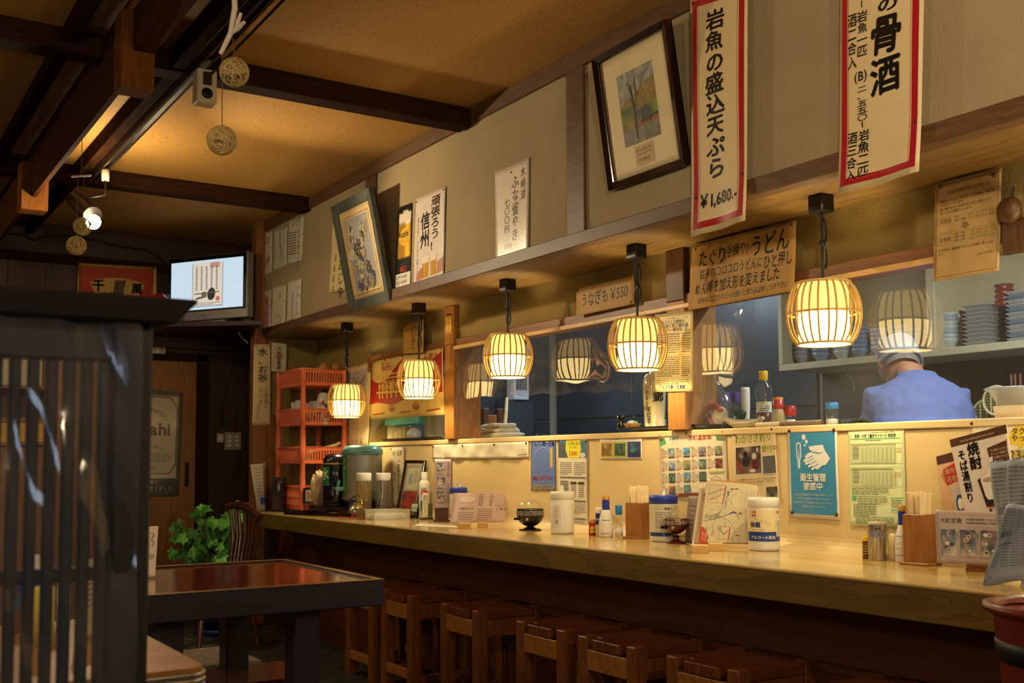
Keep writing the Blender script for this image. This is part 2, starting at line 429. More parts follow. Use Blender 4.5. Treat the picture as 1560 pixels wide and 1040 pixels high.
# ------------------------------------------------------------------ planes of the room
XC, XS, XK, ZC, ZS, ZB, YE, YB, ZT = 2.20, 2.335, 2.69, .705, 1.787, 1.111, 6.55, 7.30, 2.525
ZR, ZL = 2.465, 1.571                       # rail under the ceiling, underside of the hatch lintel
def ks(p): return tuple(EYE + (A(*p) - EYE) * 1.0153)
postA = (onx(691, 560, XK - .03)[1], onx(677, 560, XK - .03)[1]); postB = (onx(1043, 560, XK - .03)[1], onx(1016, 560, XK - .03)[1]); YH = onx(564, 640, XK)[1]

def fleck_mat(name, c1, c2, rough=.8):
    m, N, L, P = new_mat(name); P.inputs['Roughness'].default_value = rough
    tc = nd(N, 'ShaderNodeTexCoord'); mp = nd(N, 'ShaderNodeMapping'); mp.inputs['Scale'].default_value = (110, 34, 60); L.new(tc.outputs['Object'], mp.inputs[0])
    n = nd(N, 'ShaderNodeTexNoise', Scale=1.0, Detail=3.0); L.new(mp.outputs[0], n.inputs['Vector'])
    r = nd(N, 'ShaderNodeValToRGB'); L.new(n.outputs[0], r.inputs[0])
    r.color_ramp.elements[0].position = .30; r.color_ramp.elements[1].position = .42
    r.color_ramp.elements[0].color = lin(c2) + (1,); r.color_ramp.elements[1].color = lin(c1) + (1,)
    L.new(r.outputs[0], P.inputs['Base Color'])
    b = nd(N, 'ShaderNodeBump', Strength=.25, Distance=.003); L.new(n.outputs[0], b.inputs['Height']); L.new(b.outputs[0], P.inputs['Normal'])
fleck_mat('ceiling_paper', '#b0823a', '#8a6024')
pm('plaster', '#9c8a66', .9, var=.10, scale=3.5, bump=.35, bscale=160)
pm('plaster_green', '#86703a', .9, var=.12, scale=4, bump=.35, bscale=140)
wood('beam_dark', '#1c0f08', '#38200f', 'Y', .95, spec=.03)
wood('beam_cross', '#22130a', '#3a2212', 'X', .9, spec=.06)
wood('beam_brown', '#33190b', '#4c2a14', 'Y', .9, spec=.05)
wood('post_hang', '#5a3416', '#764a20', 'Z', .9, spec=.05)
wood('post_brown', '#6a4018', '#8a5a26', 'Z', .5)
wood('trim_brown', '#4a3018', '#684626', 'Y', .5)
wood('underside_wood', '#5e4422', '#80602e', 'Y', .45, scale=.7)
wood('grey_board', '#8c8070', '#d0c6b4', 'Y', .7, scale=.5)
wood('panel_dark', '#2a1810', '#412818', 'Z', .5)
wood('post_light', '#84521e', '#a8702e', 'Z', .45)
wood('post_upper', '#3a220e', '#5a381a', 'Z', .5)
wood('lintel_wood', '#6e451e', '#8c5c2c', 'Y', .45)
wood('rail_light', '#b88c4a', '#d8b070', 'Y', .4)
wood('door_wood', '#6c4016', '#8c5a24', 'Z', .4)
pm('kraft', '#d4ba82', .42, var=.06, scale=2.0, bump=.06, bscale=30, coat=.2)
pm('ledge_cream', '#d8bc84', .35, var=.06, scale=4)
wood('counter_apron', '#5c4416', '#7a5c22', 'Y', .45, scale=.5, bump=.03)
pm('counter_top', '#bfa060', .16, var=.10, scale=5, coat=.3, bump=.02, bscale=40)
wood('kick_wood', '#4a1f0c', '#63300f', 'Y', .5, scale=.6)
pm('slate', '#3a3a34', .45, var=.35, scale=6, bump=.5, bscale=18)
pm('grout', '#23211d', .9, var=.2, scale=20)
pm('wall_dim', '#8a744c', .9, var=.08, scale=3)
pm('kitchen_wall', '#8a8672', .6, var=.08, scale=3)
pm('steel_dark', '#565a5e', .34, .6, var=.18, scale=1.6, bump=.05, bscale=6)

S = dict(kind='structure')
def sbox(name, a, b, mat, parent=None, bevel=.0, **k):
    mb = MB(); mb.box(a, b); kk = dict(S) if parent is None else {}
    kk.update(k); return build(mb, name, mat, parent, bevel=bevel, **kk)

# floor: irregular slate tiles on a mortar bed
fl = sbox('floor', (-2.6, -2.3, -.1), (4.7, 7.4, -.006), 'grout')
rt = random.Random(5)
yy = 3.9
while yy < 7.1:
    hh = rt.uniform(.26, .4); xx = .6
    while xx < 2.55:
        ww = rt.uniform(.28, .5); mb = MB(); j = lambda: rt.uniform(-.012, .012); x1 = min(xx + ww - .012, 2.58); y1 = yy + hh - .012; dz = rt.uniform(0, .004)
        if x1 - xx > .06:
            mb.prism([(xx + .01 + j(), yy + .01 + j(), -.03), (x1 + j(), yy + .01 + j(), -.03), (x1 + j(), y1 + j(), -.03), (xx + .01 + j(), y1 + j(), -.03)], (0, 0, .03 + dz))
            build(mb, 'tile', 'slate', fl, bevel=.004)
        xx += ww
    yy += hh
ce = sbox('ceiling', (-2.6, -2.3, ZT), (4.7, 7.4, ZT + .08), 'ceiling_paper')
for y0, y1 in ((-1.0, .9), (.91, 2.8), (2.81, 3.86), (4.0, 5.68), (5.8, 7.2)):     # weathered grey boards beside the beam
    sbox('board', (.714, y0, ZT - .008), (.80, y1, ZT), 'grey_board', ce)
sbox('wall_left', (-2.6, -2.3, 0), (-2.5, 7.3, ZT), 'wall_dim')
sbox('wall_front', (-2.6, -2.4, 0), (4.7, -2.3, ZT), 'wall_dim')

# upper wall (bulkhead) on the right: plaster panels between rails and posts
wr = sbox('wall_right', (XS, -2.3, ZS + .005), (XS + .04, YE + .05, ZT), 'plaster')
sbox('top_rail', (XS - .018, -2.3, ZR - .005), (XS + .01, YE, ZT), 'trim_brown', wr, .003)
sbox('bottom_rail', (XS - .022, -2.3, ZS), (XS + .03, YE, ZS + .052), 'trim_brown', wr, .003)
sbox('soffit_board', (XS - .005, -2.3, ZS + .001), (XK + .06, YE, ZS + .016), 'underside_wood', wr)
pA = onx(867, 250, XS)[1]; pB = onx(893, 250, XS)[1]
sbox('post', (XS - .012, pB, ZS + .05), (XS + .03, pA, ZR), 'trim_brown', wr, .002)
pA = onx(560, 290, XS)[1]; pB = onx(575, 290, XS)[1]
sbox('post', (XS - .012, pB, ZS + .05), (XS + .03, pA, ZR), 'trim_brown', wr, .002)
sbox('post', (XS - .012, .70, ZS + .05), (XS + .03, .80, ZR), 'trim_brown', wr, .002)
sbox('corner_post', (XS - .07, YE - .02, .0), (XS + .01, YE + .06, ZT), 'post_brown', wr, .003)

# ceiling timbers
for i, y in enumerate((3.94, 5.78, .3)):
    sbox('ceiling_beam', (-2.5, y, 2.442), (XS - .015, y + .1, ZT), 'beam_cross', None, .004)
sbox('ceiling_beam', (1.036, -2.3, 2.447), (1.082, YB, ZT), 'beam_dark', None, .003)
sbox('ceiling_beam', (.66, -2.3, 2.477), (.711, YB, ZT), 'beam_dark', None, .003)
tb = sbox('ceiling_beam', (.802, 3.72, 2.27), (.826, YB, ZT), 'beam_brown', None, .003)
sbox('hanging_post', (.797, 3.655, 2.254), (.909, 3.757, ZT), 'post_hang', tb, .004)
sbox('hanging_post', (.756, 5.50, 2.208), (.878, 5.62, 2.44), 'post_hang', tb, .004)
sbox('near_beam', (.835, -2.3, 2.381), (.906, 3.657, ZT), 'beam_brown', tb, .004)

# back wall: dark vertical panels, door, frame
wb = sbox('wall_back', (-2.6, YB, 0), (4.7, YB + .1, ZT), 'panel_dark')
px = [x for x in np.arange(-.6, 2.55, .22)]
for i, x in enumerate(px):
    if x + .22 < 1.30 or x > 2.18: sbox('panel', (x + .003, YB - .012, 0), (min(x + .217, 2.56), YB, 2.27), 'panel_dark', wb, .002)
    elif x > 1.1: sbox('panel', (max(x, 1.2) + .003, YB - .012, 1.80), (x + .217, YB, 2.27), 'panel_dark', wb, .002)
sbox('cornice', (-2.5, YB - .03, 2.27), (2.56, YB, 2.33), 'beam_cross', wb, .003)
wall_side = sbox('wall_return', (2.56, YE + .05, 0), (2.62, YB, ZT), 'panel_dark')
wend = sbox('wall_end', (XS, YE, 0), (XK + .2, YE + .05, ZT), 'plaster_green')
sbox('panel', (XS - .03, YE - .012, .0), (XK + .16, YE, .69), 'panel_dark', wend)
sbox('panel', (XS - .03, YE - .014, .70), (XS + .09, YE, 1.30), 'door_wood', wend, .002)
dr = sbox('door_1', (1.34, YB - .035, 0.02), (2.12, YB - .005, 1.68), 'door_wood', None, .003)
sbox('door_frame', (2.12, YB - .06, 0), (2.19, YB, 1.72), 'beam_dark', dr, .003)
sbox('door_frame', (1.27, YB - .06, 0), (1.34, YB, 1.72), 'beam_dark', dr, .003)
sbox('lintel', (1.27, YB - .06, 1.68), (2.19, YB, 1.73), 'beam_dark', dr, .003)
mb = MB(); mb.box((2.05, YB - .045, .84), (2.075, YB - .034, 1.0)); build(mb, 'pull', pm('black_metal', '#15120f', .35, .6, var=0), dr, bevel=.003)
sbox('over_panel', (1.27, YB - .03, 1.73), (2.56, YB - .012, 1.86), 'panel_dark', wb, .002)

# wall between room and kitchen
wk = sbox('wall_kitchen', (XK, -.6, ZL + .03), (XK + .09, YE, ZT - .001), 'plaster_green')
sbox('low_wall', (XK + .001, -.6, 0), (XK + .16, YE, ZB - .026), 'kraft', wk)
sbox('solid_panel', (XK - .002, YH - .02, ZB - .03), (XK + .09, YE, ZL + .04), 'plaster_green', wk)
sbox('ledge', (XK - .008, -.6, ZB - .024), (XK + .24, YH, ZB), 'ledge_cream', wk, .004)
sbox('lintel', (XK - .02, -.6, ZL), (XK + .1, postA[0] + .01, ZL + .045), 'lintel_wood', wk, .003)
sbox('lintel', (XK - .02, postA[1] - .01, ZL - .05), (XK + .1, YH, ZL + .045), 'lintel_wood', wk, .003)
sbox('curtain_rail', (XK - .035, -.6, ZL - .011), (XK - .02, postA[0], ZL + .006), 'rail_light', wk, .002)
for y0, y1 in (postA, postB, (.55, .66)):
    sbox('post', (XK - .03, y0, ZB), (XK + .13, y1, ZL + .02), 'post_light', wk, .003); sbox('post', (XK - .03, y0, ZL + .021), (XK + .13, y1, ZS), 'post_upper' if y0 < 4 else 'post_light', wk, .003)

# counter
ct = thing('counter', 'long dining counter with pale worn top and brown apron under the lanterns', 'counter', (XC, 2.5, 0))
sbox('worktop', (XC, -.6, ZC - .012), (XK - .0005, YE - .27, ZC), 'counter_top', ct, .004)
mb = MB(); mb.prism([(XK - .05 + .05 * math.sin(q), -.6, ZC + .05 - .05 * math.cos(q)) for q in np.linspace(0, PI / 2, 7)] + [(XK, -.6, ZC)], (0, YE + .33, 0)); build(mb, 'cove', 'kraft', wk, smooth=False)
sbox('apron', (XC + .003, -.6, ZC - .09), (XC + .04, YE - .272, ZC - .012), 'counter_apron', ct, .003)
sbox('front_panel', (XC + .24, -.6, .0), (XC + .27, YE - .002, ZC - .012), 'kick_wood', ct)
sbox('foot_rail', (XC + .205, -.6, .40), (XC + .24, YE - .002, .425), 'kick_wood', ct, .003)
sbox('front_panel', (XC + .215, -.6, .0), (XC + .238, YE - .002, .40), 'kick_wood', ct)

# kitchen shell
kw = sbox('wall_kitchen_back', (4.60, -.6, 0), (4.70, 6.6, ZT), 'kitchen_wall')
for y0, y1 in ((4.06, 4.85), (4.86, 5.65), (5.66, 6.55)):
    for z0, z1 in ((.3, 1.29), (1.30, 2.2)):
        sbox('panel', (4.585, y0, z0), (4.60, y1, z1), 'steel_dark', kw, .003)
kf = sbox('wall_kitchen_far', (XK + .09, 6.6, 0), (4.7, 6.7, ZT), 'kitchen_wall')
for x0, x1 in ((3.0, 3.75), (3.76, 4.55)): sbox('panel', (x0, 6.585, .2), (x1, 6.60, 1.29), 'steel_dark', kf, .003)
for x0, x1 in ((3.0, 3.75), (3.76, 4.55)): sbox('panel', (x0, 6.585, 1.30), (x1, 6.60, 2.2), 'steel_dark', kf, .003)
sbox('wall_kitchen_near', (XK, -.7, 0), (4.7, -.6, ZT), 'kitchen_wall')
# ------------------------------------------------------------------ stools
wood('stool_leg', '#5c2f10', '#8a5220', 'Z', .4, scale=1.2)
wood('stool_seat', '#4e2410', '#7a4018', 'X', .32, scale=.8, coat=.2)
wood('stool_pale', '#7a4818', '#a8702c', 'X', .4, scale=.9)
def make_stool(loc, label):
    x, y, _ = loc; t = thing('bar_stool', label, 'stool', loc, 'wooden stools along the counter')
    HX, HY, H, q = .155, .150, .425, .048
    for k in range(4):                                     # four seat boards along X, the seam lines left open
        w = (2 * HY - .0) / 4; y0 = y - HY + k * w
        mb = MB(); mb.box((x - HX + (.0 if k in (1, 2) else q - .002), y0 + .0012, H - .032), (x + HX - (.0 if k in (1, 2) else q - .002), y0 + w - .0012, H)); build(mb, 'seat_board', 'stool_seat', t, bevel=.003)
    for sx in (-1, 1):
        for sy in (-1, 1):
            a, b = x + sx * HX, y + sy * HY; mb = MB(); mb.box((min(a, a - sx * q), min(b, b - sy * q), 0), (max(a, a - sx * q), max(b, b - sy * q), H + .004)); build(mb, 'leg', 'stool_leg', t, bevel=.004)
    for sx in (-1, 1):
        a = x + sx * (HX - .012)
        mb = MB(); mb.box((a - .010, y - HY + q, H - .10), (a + .010, y + HY - q, H - .036)); build(mb, 'apron', 'stool_pale', t, bevel=.002)
        mb = MB(); mb.box((a - .012, y - HY + q, .075), (a + .012, y + HY - q, .115)); build(mb, 'stretcher', 'stool_pale', t, bevel=.003)
    for sy in (-1, 1):
        b = y + sy * (HY - .014)
        mb = MB(); mb.box((x - HX + q, b - .010, H - .10), (x + HX - q, b + .010, H - .034)); build(mb, 'apron', 'stool_leg', t, bevel=.002)
        mb = MB(); mb.box((x - HX + q, b - .012, .055), (x + HX - q, b + .012, .09)); build(mb, 'stretcher', 'stool_leg', t, bevel=.003)
    return t
st = make_stool((2.285, 4.275, 0), 'wooden stool at the counter just behind the corner of the red table')
dup(st, (2.28, 4.65, 0), 'wooden stool half hidden behind the red table corner, farthest along the counter')
dup(st, (2.285, 3.725, 0), 'wooden stool at the counter, second from the red table corner')
dup(st, (2.275, 3.145, 0), 'wooden stool at the counter, third from the red table corner')
dup(st, (2.265, 2.755, 0), 'wooden stool at the counter, pushed close to the third stool')
dup(st, (2.265, 2.315, 0), 'wooden stool nearest the camera along the counter, wide seat boards')
dup(st, (2.27, 1.80, 0), 'wooden stool cut by the lower picture edge below the bare counter apron')

# ------------------------------------------------------------------ red lacquer table
pm('lacquer_edge', '#25202e', .4, var=.15, scale=12, coat=.2)
wood('red_top', '#5a1c0c', '#a8481e', 'X', .10, scale=.5, coat=.6, bump=.01)
pm('brass_edge', '#a07838', .35, .5, var=.1)
tx0, tx1, ty0, ty1, tz = .625, 1.222, 2.515, 3.215, .70
tt = thing('dining_table', 'low table with glossy red lacquer top and dark blue-black apron', 'table', ((tx0 + tx1) / 2, (ty0 + ty1) / 2, 0))
mb = MB(); mb.box((tx0 + .022, ty0 + .022, tz - .03), (tx1 - .022, ty1 - .022, tz - .004)); build(mb, 'top', 'red_top', tt)
for a, b in (((tx0, ty0), (tx1, ty0 + .022)), ((tx0, ty1 - .022), (tx1, ty1)), ((tx0, ty0 + .022), (tx0 + .022, ty1 - .022)), ((tx1 - .022, ty0 + .022), (tx1, ty1 - .022))):
    mb = MB(); mb.box((*a, tz - .065), (*b, tz)); build(mb, 'edge_board', 'lacquer_edge', tt, bevel=.003)
    mb = MB(); mb.box((a[0] + .001, a[1] + .001, tz), (b[0] - .001, b[1] - .001, tz + .0015)); build(mb, 'edge_line', 'brass_edge', tt)
for x in (tx0 + .035, 1.0):
    for y in (ty0 + .05, ty1 - .12):
        mb = MB(); mb.box((x, y, 0), (x + .068, y + .068, tz - .06)); build(mb, 'leg', 'lacquer_edge', tt, bevel=.004)
wood('bench_wood', '#3a160c', '#5c2812', 'X', .2, scale=.6, coat=.3)
bt = thing('bench', 'low dark red-brown bench under the lacquer table', 'bench', (.9, 3.0, 0))
mb = MB(); mb.box((.60, 2.90, .365), (1.195, 3.17, .40)); build(mb, 'seat', 'bench_wood', bt, bevel=.004)
for x in (.64, 1.10):
    for y in (2.92, 3.11): 
        mb = MB(); mb.box((x, y, 0), (x + .045, y + .04, .366)); build(mb, 'leg', 'bench_wood', bt, bevel=.003)
cs = thing('low_stool', 'low stool with dark legs carrying the grey woven cushion', 'stool', (1.02, 3.39, 0))
mb = MB(); mb.box((.89, 3.24, .33), (1.15, 3.535, .365)); build(mb, 'seat', 'bench_wood', cs, bevel=.004)
for x in (.90, 1.10):
    for y in (3.25, 3.485): 
        mb = MB(); mb.box((x, y, 0), (x + .04, y + .04, .331)); build(mb, 'leg', 'bench_wood', cs, bevel=.003)
pm('grey_weave', '#8a8078', .9, var=.25, scale=70, bump=.4, bscale=120)
mb = MB(); mb.box((.885, 3.225, .3655), (1.155, 3.54, .40))
q = build(mb, 'seat_cushion', 'grey_weave', None, bevel=.012, seg=2, label='grey woven cushion with pale flecks under the red table', cat='cushion')
pm('pale_fleck', '#c8bca8', .9, var=0)
mb = MB(); r = random.Random(3)
for i in range(16):
    x, y = r.uniform(.90, 1.13), r.uniform(3.24, 3.52); mb.box((x, y, .4), (x + .003, y + .016, .4012))
build(mb, 'flecks', 'pale_fleck', q)
# standing menu card on the red table, half behind the screen
C = standing((222, 802), (241, 801), (236, 878), (218, 879), tz, 6)
s = Sheet('menu_card', 'white menu card standing at the end of the red table behind the screen', 'menu', C, '#e8dcc8', .004)
s.line([(.45, .12), (.7, .18), (.5, .26), (.72, .33), (.55, .42)], .06, '#2a2018'); s.oval(.6, .6, .25, .06, '#b8b0a0'); s.done()

# ------------------------------------------------------------------ bentwood chair beyond the table
wood('chair_wood', '#2c150a', '#50290f', 'Z', .22, scale=1., coat=.5)
ch = thing('wooden_chair', 'dark bow-backed wooden chair with fan of spindles beside the ivy', 'chair', (1.93, 5.92, 0))
ang = math.radians(-30); ex, ey = A(math.cos(ang), math.sin(ang), 0), A(-math.sin(ang), math.cos(ang), 0)
# the back faces the counter end: a curved crest rail from onp
pl = A(1.93, 5.80, 0); c0 = ony(346, 772, 5.95); c1 = ony(372, 771, 5.80); c2 = ony(397, 788, 5.62)
crest = []
for k in range(13):
    t = k / 12; crest.append((1 - t) ** 2 * c0 + 2 * t * (1 - t) * (2 * c1 - .5 * (c0 + c2)) + t * t * c2)
mb = MB(); mb.tube(crest, [.016 + .008 * math.sin(PI * k / 12) for k in range(13)], 10); build(mb, 'crest_rail', 'chair_wood', ch)
sc_ = A((c0[0] + c2[0]) / 2 - .06, (c0[1] + c2[1]) / 2 - .10, .42); d = (c2 - c0); d[2] = 0; d /= np.linalg.norm(d); nb = A(-d[1], d[0], 0)
if nb @ A(1, 1, 0) > 0: nb = -nb
sc_ = (c0 + c2) / 2; sc_[2] = .42; sc_ = sc_ + nb * .19
for k in range(7):
    t = (k + .7) / 7.4; top = crest[min(12, int(t * 12 + .5))]; bot = sc_ - nb * .17 + d * (t - .5) * .24; mid = (top + bot) / 2 - nb * .02; mid[2] = (top[2] + bot[2]) / 2
    mb = MB(); mb.tube([bot + A(0, 0, 0), mid, top], [.010, .013, .009], 8); build(mb, 'spindle', 'chair_wood', ch)
mb = MB(); mb.lathe([(0, -.035), (.19, -.03), (.205, -.005), (.19, .004), (0, 0)], sc_, 28); build(mb, 'seat', 'chair_wood', ch)
for sx in (-1, 1):
    for sy in (-1, 1):
        p = sc_ + d * sx * .13 + nb * sy * .12 - A(0, 0, .03); f = sc_ + d * sx * .19 + nb * sy * .18; f[2] = 0.
        mb = MB(); mb.tube([f, (p + f) / 2, p], [.012, .019, .014], 8); build(mb, 'leg', 'chair_wood', ch)

# ------------------------------------------------------------------ ivy in a pot
pm('pot_dark', '#141a2a', .3, var=.3, scale=6, coat=.4); pm('pot_swirl', '#c8b898', .4, var=0); pm('soil', '#1c130c', .95, var=.3, scale=40)
pm('saucer_blue', '#1c3a78', .3, var=.1)
pc = A(1.99, 6.32, 0); ivy = thing('potted_ivy', 'bushy green ivy in a dark swirl-patterned pot by the door', 'plant', pc)
mb = MB(); mb.lathe([(0, .03), (.10, .03), (.135, .09), (.15, .20), (.145, .26), (.155, .275), (.145, .28), (.13, .25), (0, .25)], pc, 28); build(mb, 'pot', 'pot_dark', ivy)
mb = MB(); mb.lathe([(0, 0), (.12, 0), (.145, .035), (.135, .038), (.11, .015), (0, .012)], pc, 28); build(mb, 'saucer', 'saucer_blue', ivy)
mb = MB(); mb.lathe([(0, .245), (.06, .25), (.128, .246)], pc, 16); build(mb, 'soil', 'soil', ivy)
mb = MB()
for k in range(14):
    a = PI + 2 * PI * k / 14; z = .11 + .06 * (k % 2); pts = []
    for j in range(9):
        t = j / 8 * 4.4; rr = .022 * (1 - j / 11); aa = a + rr * math.cos(t) * 6.5; zz = z + rr * math.sin(t); R_ = .137 + .012 * math.sin((zz - .09) * 15) + .004
        pts.append(pc + A(R_ * math.cos(aa), R_ * math.sin(aa), zz))
    mb.tube(pts, .004, 5)
build(mb, 'swirls', 'pot_swirl', ivy)
for i, (c, g) in enumerate((('#306a1c', 0), ('#418528', 1), ('#5ca838', 2))): pm('ivy_leaf_%d' % i, c, .45, var=.25, scale=30)
pm('ivy_stem', '#4a4420', .7, var=.1)
r = random.Random(21); leafm = []
def leaf_mesh(sz):
    o = [(0, 0), (.28, -.14), (.5, .02), (.42, .22), (.62, .46), (.34, .5), (.2, .62), (0, 1.0), (-.2, .62), (-.34, .5), (-.62, .46), (-.42, .22), (-.5, .02), (-.28, -.14)]
    P = [(0, .35, .06)] + [(x, y, -.10 * abs(x) - .06 * y * y) for x, y in o]
    return [A(*p) * sz for p in P], [(0, i, i % 14 + 1) for i in range(1, 15)]
LV = leaf_mesh(1.0)
me_leaf = []
for i in range(3):
    me = bpy.data.meshes.new('ivy_leaf'); me.from_pydata([tuple(p) for p in LV[0]], [], LV[1]); me.materials.append(MAT['ivy_leaf_%d' % i]); me_leaf.append(me)
for k in range(15):
    a = r.uniform(0, 2 * PI); e = r.uniform(.2, 1.0); hgt = r.uniform(.42, .76); rad = r.uniform(.05, .22)
    top = pc + A(math.cos(a) * rad - .02, math.sin(a) * rad - .02, hgt); base = pc + A(math.cos(a) * .05, math.sin(a) * .05, .25)
    midp = (base + top) / 2 + A(math.cos(a) * .06, math.sin(a) * .06, .08); pts = [base, midp, top]
    drop = top + A(math.cos(a) * .08, math.sin(a) * .08, -r.uniform(.02, .2)); pts.append(drop)
    mb = MB(); mb.tube(pts, .004, 5); build(mb, 'stem', 'ivy_stem', ivy)
    for j in range(12):
        t = r.uniform(.25, 1.0) * 3; i0 = min(2, int(t)); p = pts[i0] + (pts[i0 + 1] - pts[i0]) * (t - i0) + A(r.uniform(-.05, .05), r.uniform(-.05, .05), r.uniform(-.03, .05))
        o = bpy.data.objects.new('leaf', me_leaf[r.choice((0, 0, 1, 1, 2))]); COL.objects.link(o); o.parent = ivy; o.location = Vector(p - pc)
        face = Vector((-.5 + r.uniform(-.6, .6), -.8 + r.uniform(-.6, .6), .5 + r.uniform(-.4, .4))).normalized()
        tip = Vector((r.uniform(-.7, .7), r.uniform(-.7, .7), -.5)); xx = tip.cross(face).normalized(); tip = face.cross(xx)
        o.matrix_local = Matrix.LocRotScale(Vector(p - pc), Matrix((xx, tip, face)).transposed().to_3x3(), Vector((1, 1, 1)) * r.uniform(.045, .078))

# ------------------------------------------------------------------ lattice screen near the camera
pm('screen_wood', '#1d1714', .55, var=.2, scale=18, stretch=(1, 1, .2))
YP = 1.36; e = lambda u, v: ony(u, v, YP)[0]
xr = e(233, 560); xl = -.75; ztop = ony(235, 497, YP)[2]
ps = thing('lattice_screen', 'dark wooden lattice screen wrapped in clear vinyl, close to the camera', 'screen', (xr - .1, YP, 0))
def sb(name, a, b, mat='screen_wood', bev=.003): mb = MB(); mb.box(a, b); return build(mb, name, mat, ps, bevel=bev)
sb('post', (xr - .046, YP, 0), (xr, YP + .045, ztop)); sb('post', (xl, YP, 0), (xl + .046, YP + .045, ztop))
zc = ztop + .001
mb = MB(); mb.hexa([(xl - .03, YP - .02, zc), (xr + .02, YP - .02, zc), (xr + .02, YP + .065, zc), (xl - .03, YP + .065, zc), (xl - .03, YP - .03, zc + .032), (xr + .05, YP - .03, zc + .032), (xr + .05, YP + .075, zc + .032), (xl - .03, YP + .075, zc + .032)])
build(mb, 'cap', 'screen_wood', ps, bevel=.004)
sb('top_rail', (xl + .046, YP + .008, ztop - .045), (xr - .046, YP + .038, ztop))
zr = ony(140, 876, YP)[2]; sb('mid_rail', (xl + .046, YP + .016, zr - .008), (xr - .05, YP + .034, zr + .008))
sb('low_rail', (xl + .046, YP + .008, .2), (xr - .046, YP + .038, .26))
us = [176, 152, 125, 96, 68, 41, 12, -17]      # slat gaps seen against the lit room
x = e(148, 700); pitch = (e(147, 700) - e(65, 700)) / 3; w = pitch * .62
for k in range(14):
    cxk = e(169, 700) - .006 - k * pitch
    if cxk < xl + .06: break
    sb('slat', (cxk - w / 2, YP + .012, .26), (cxk + w / 2, YP + .030, ztop - .045), bev=.002)
def vinyl(a, b):
    x = xl + .02 + (xr - .036 - xl) * a; z = .22 + (ztop - .0 - .22) * b
    k = (x - .1) * 60 + z * 9
    wv = .006 * math.sin(k) + .010 * math.sin(x * 31 - z * 17 + 1.3) * math.sin(z * 6 + x * 9) + .003 * math.sin(x * 90 + z * 40)
    return (x, YP - .010 + wv * .9, z)
mb = MB(); mb.grid(vinyl, 110, 60); build(mb, 'vinyl_cover', 'vinyl_dull', ps)

# near table behind the screen with its condiments
wood('ash_top', '#8a5a18', '#a87428', 'X', .4, scale=.5); pm('chrome_edge', '#b8b4ac', .25, .9, var=.05)
nt = thing('near_table', 'near table with yellow wood top and ribbed metal edge behind the screen', 'table', (.1, 1.9, 0))
def rrect(x0, y0, x1, y1, r, n=5):
    P = []
    for cx_, cy_, a0 in ((x1 - r, y0 + r, -PI / 2), (x1 - r, y1 - r, 0), (x0 + r, y1 - r, PI / 2), (x0 + r, y0 + r, PI)):
        for k in range(n + 1): a = a0 + PI / 2 * k / n; P.append((cx_ + r * math.cos(a), cy_ + r * math.sin(a)))
    return P
nx1 = onz(290, 1002, .7)[0]; ny0 = 1.60
mb = MB(); mb.prism([(x, y, .668) for x, y in rrect(-.62, ny0, nx1, 2.22, .03)], (0, 0, .032)); build(mb, 'top', 'ash_top', nt)
for z in (.672, .681, .690): 
    mb = MB(); mb.tube([(x, y, z) for x, y in rrect(-.622, ny0 - .002, nx1 + .002, 2.222, .03)], .0048, 6, closed=True); build(mb, 'edge_rib', 'chrome_edge', nt)
mb = MB(); mb.lathe([(0, .0), (.2, .0), (.21, .02), (.05, .04), (.035, .08), (.035, .668)], (-.05, 1.93, 0), 24); build(mb, 'pedestal', 'black_metal', nt)
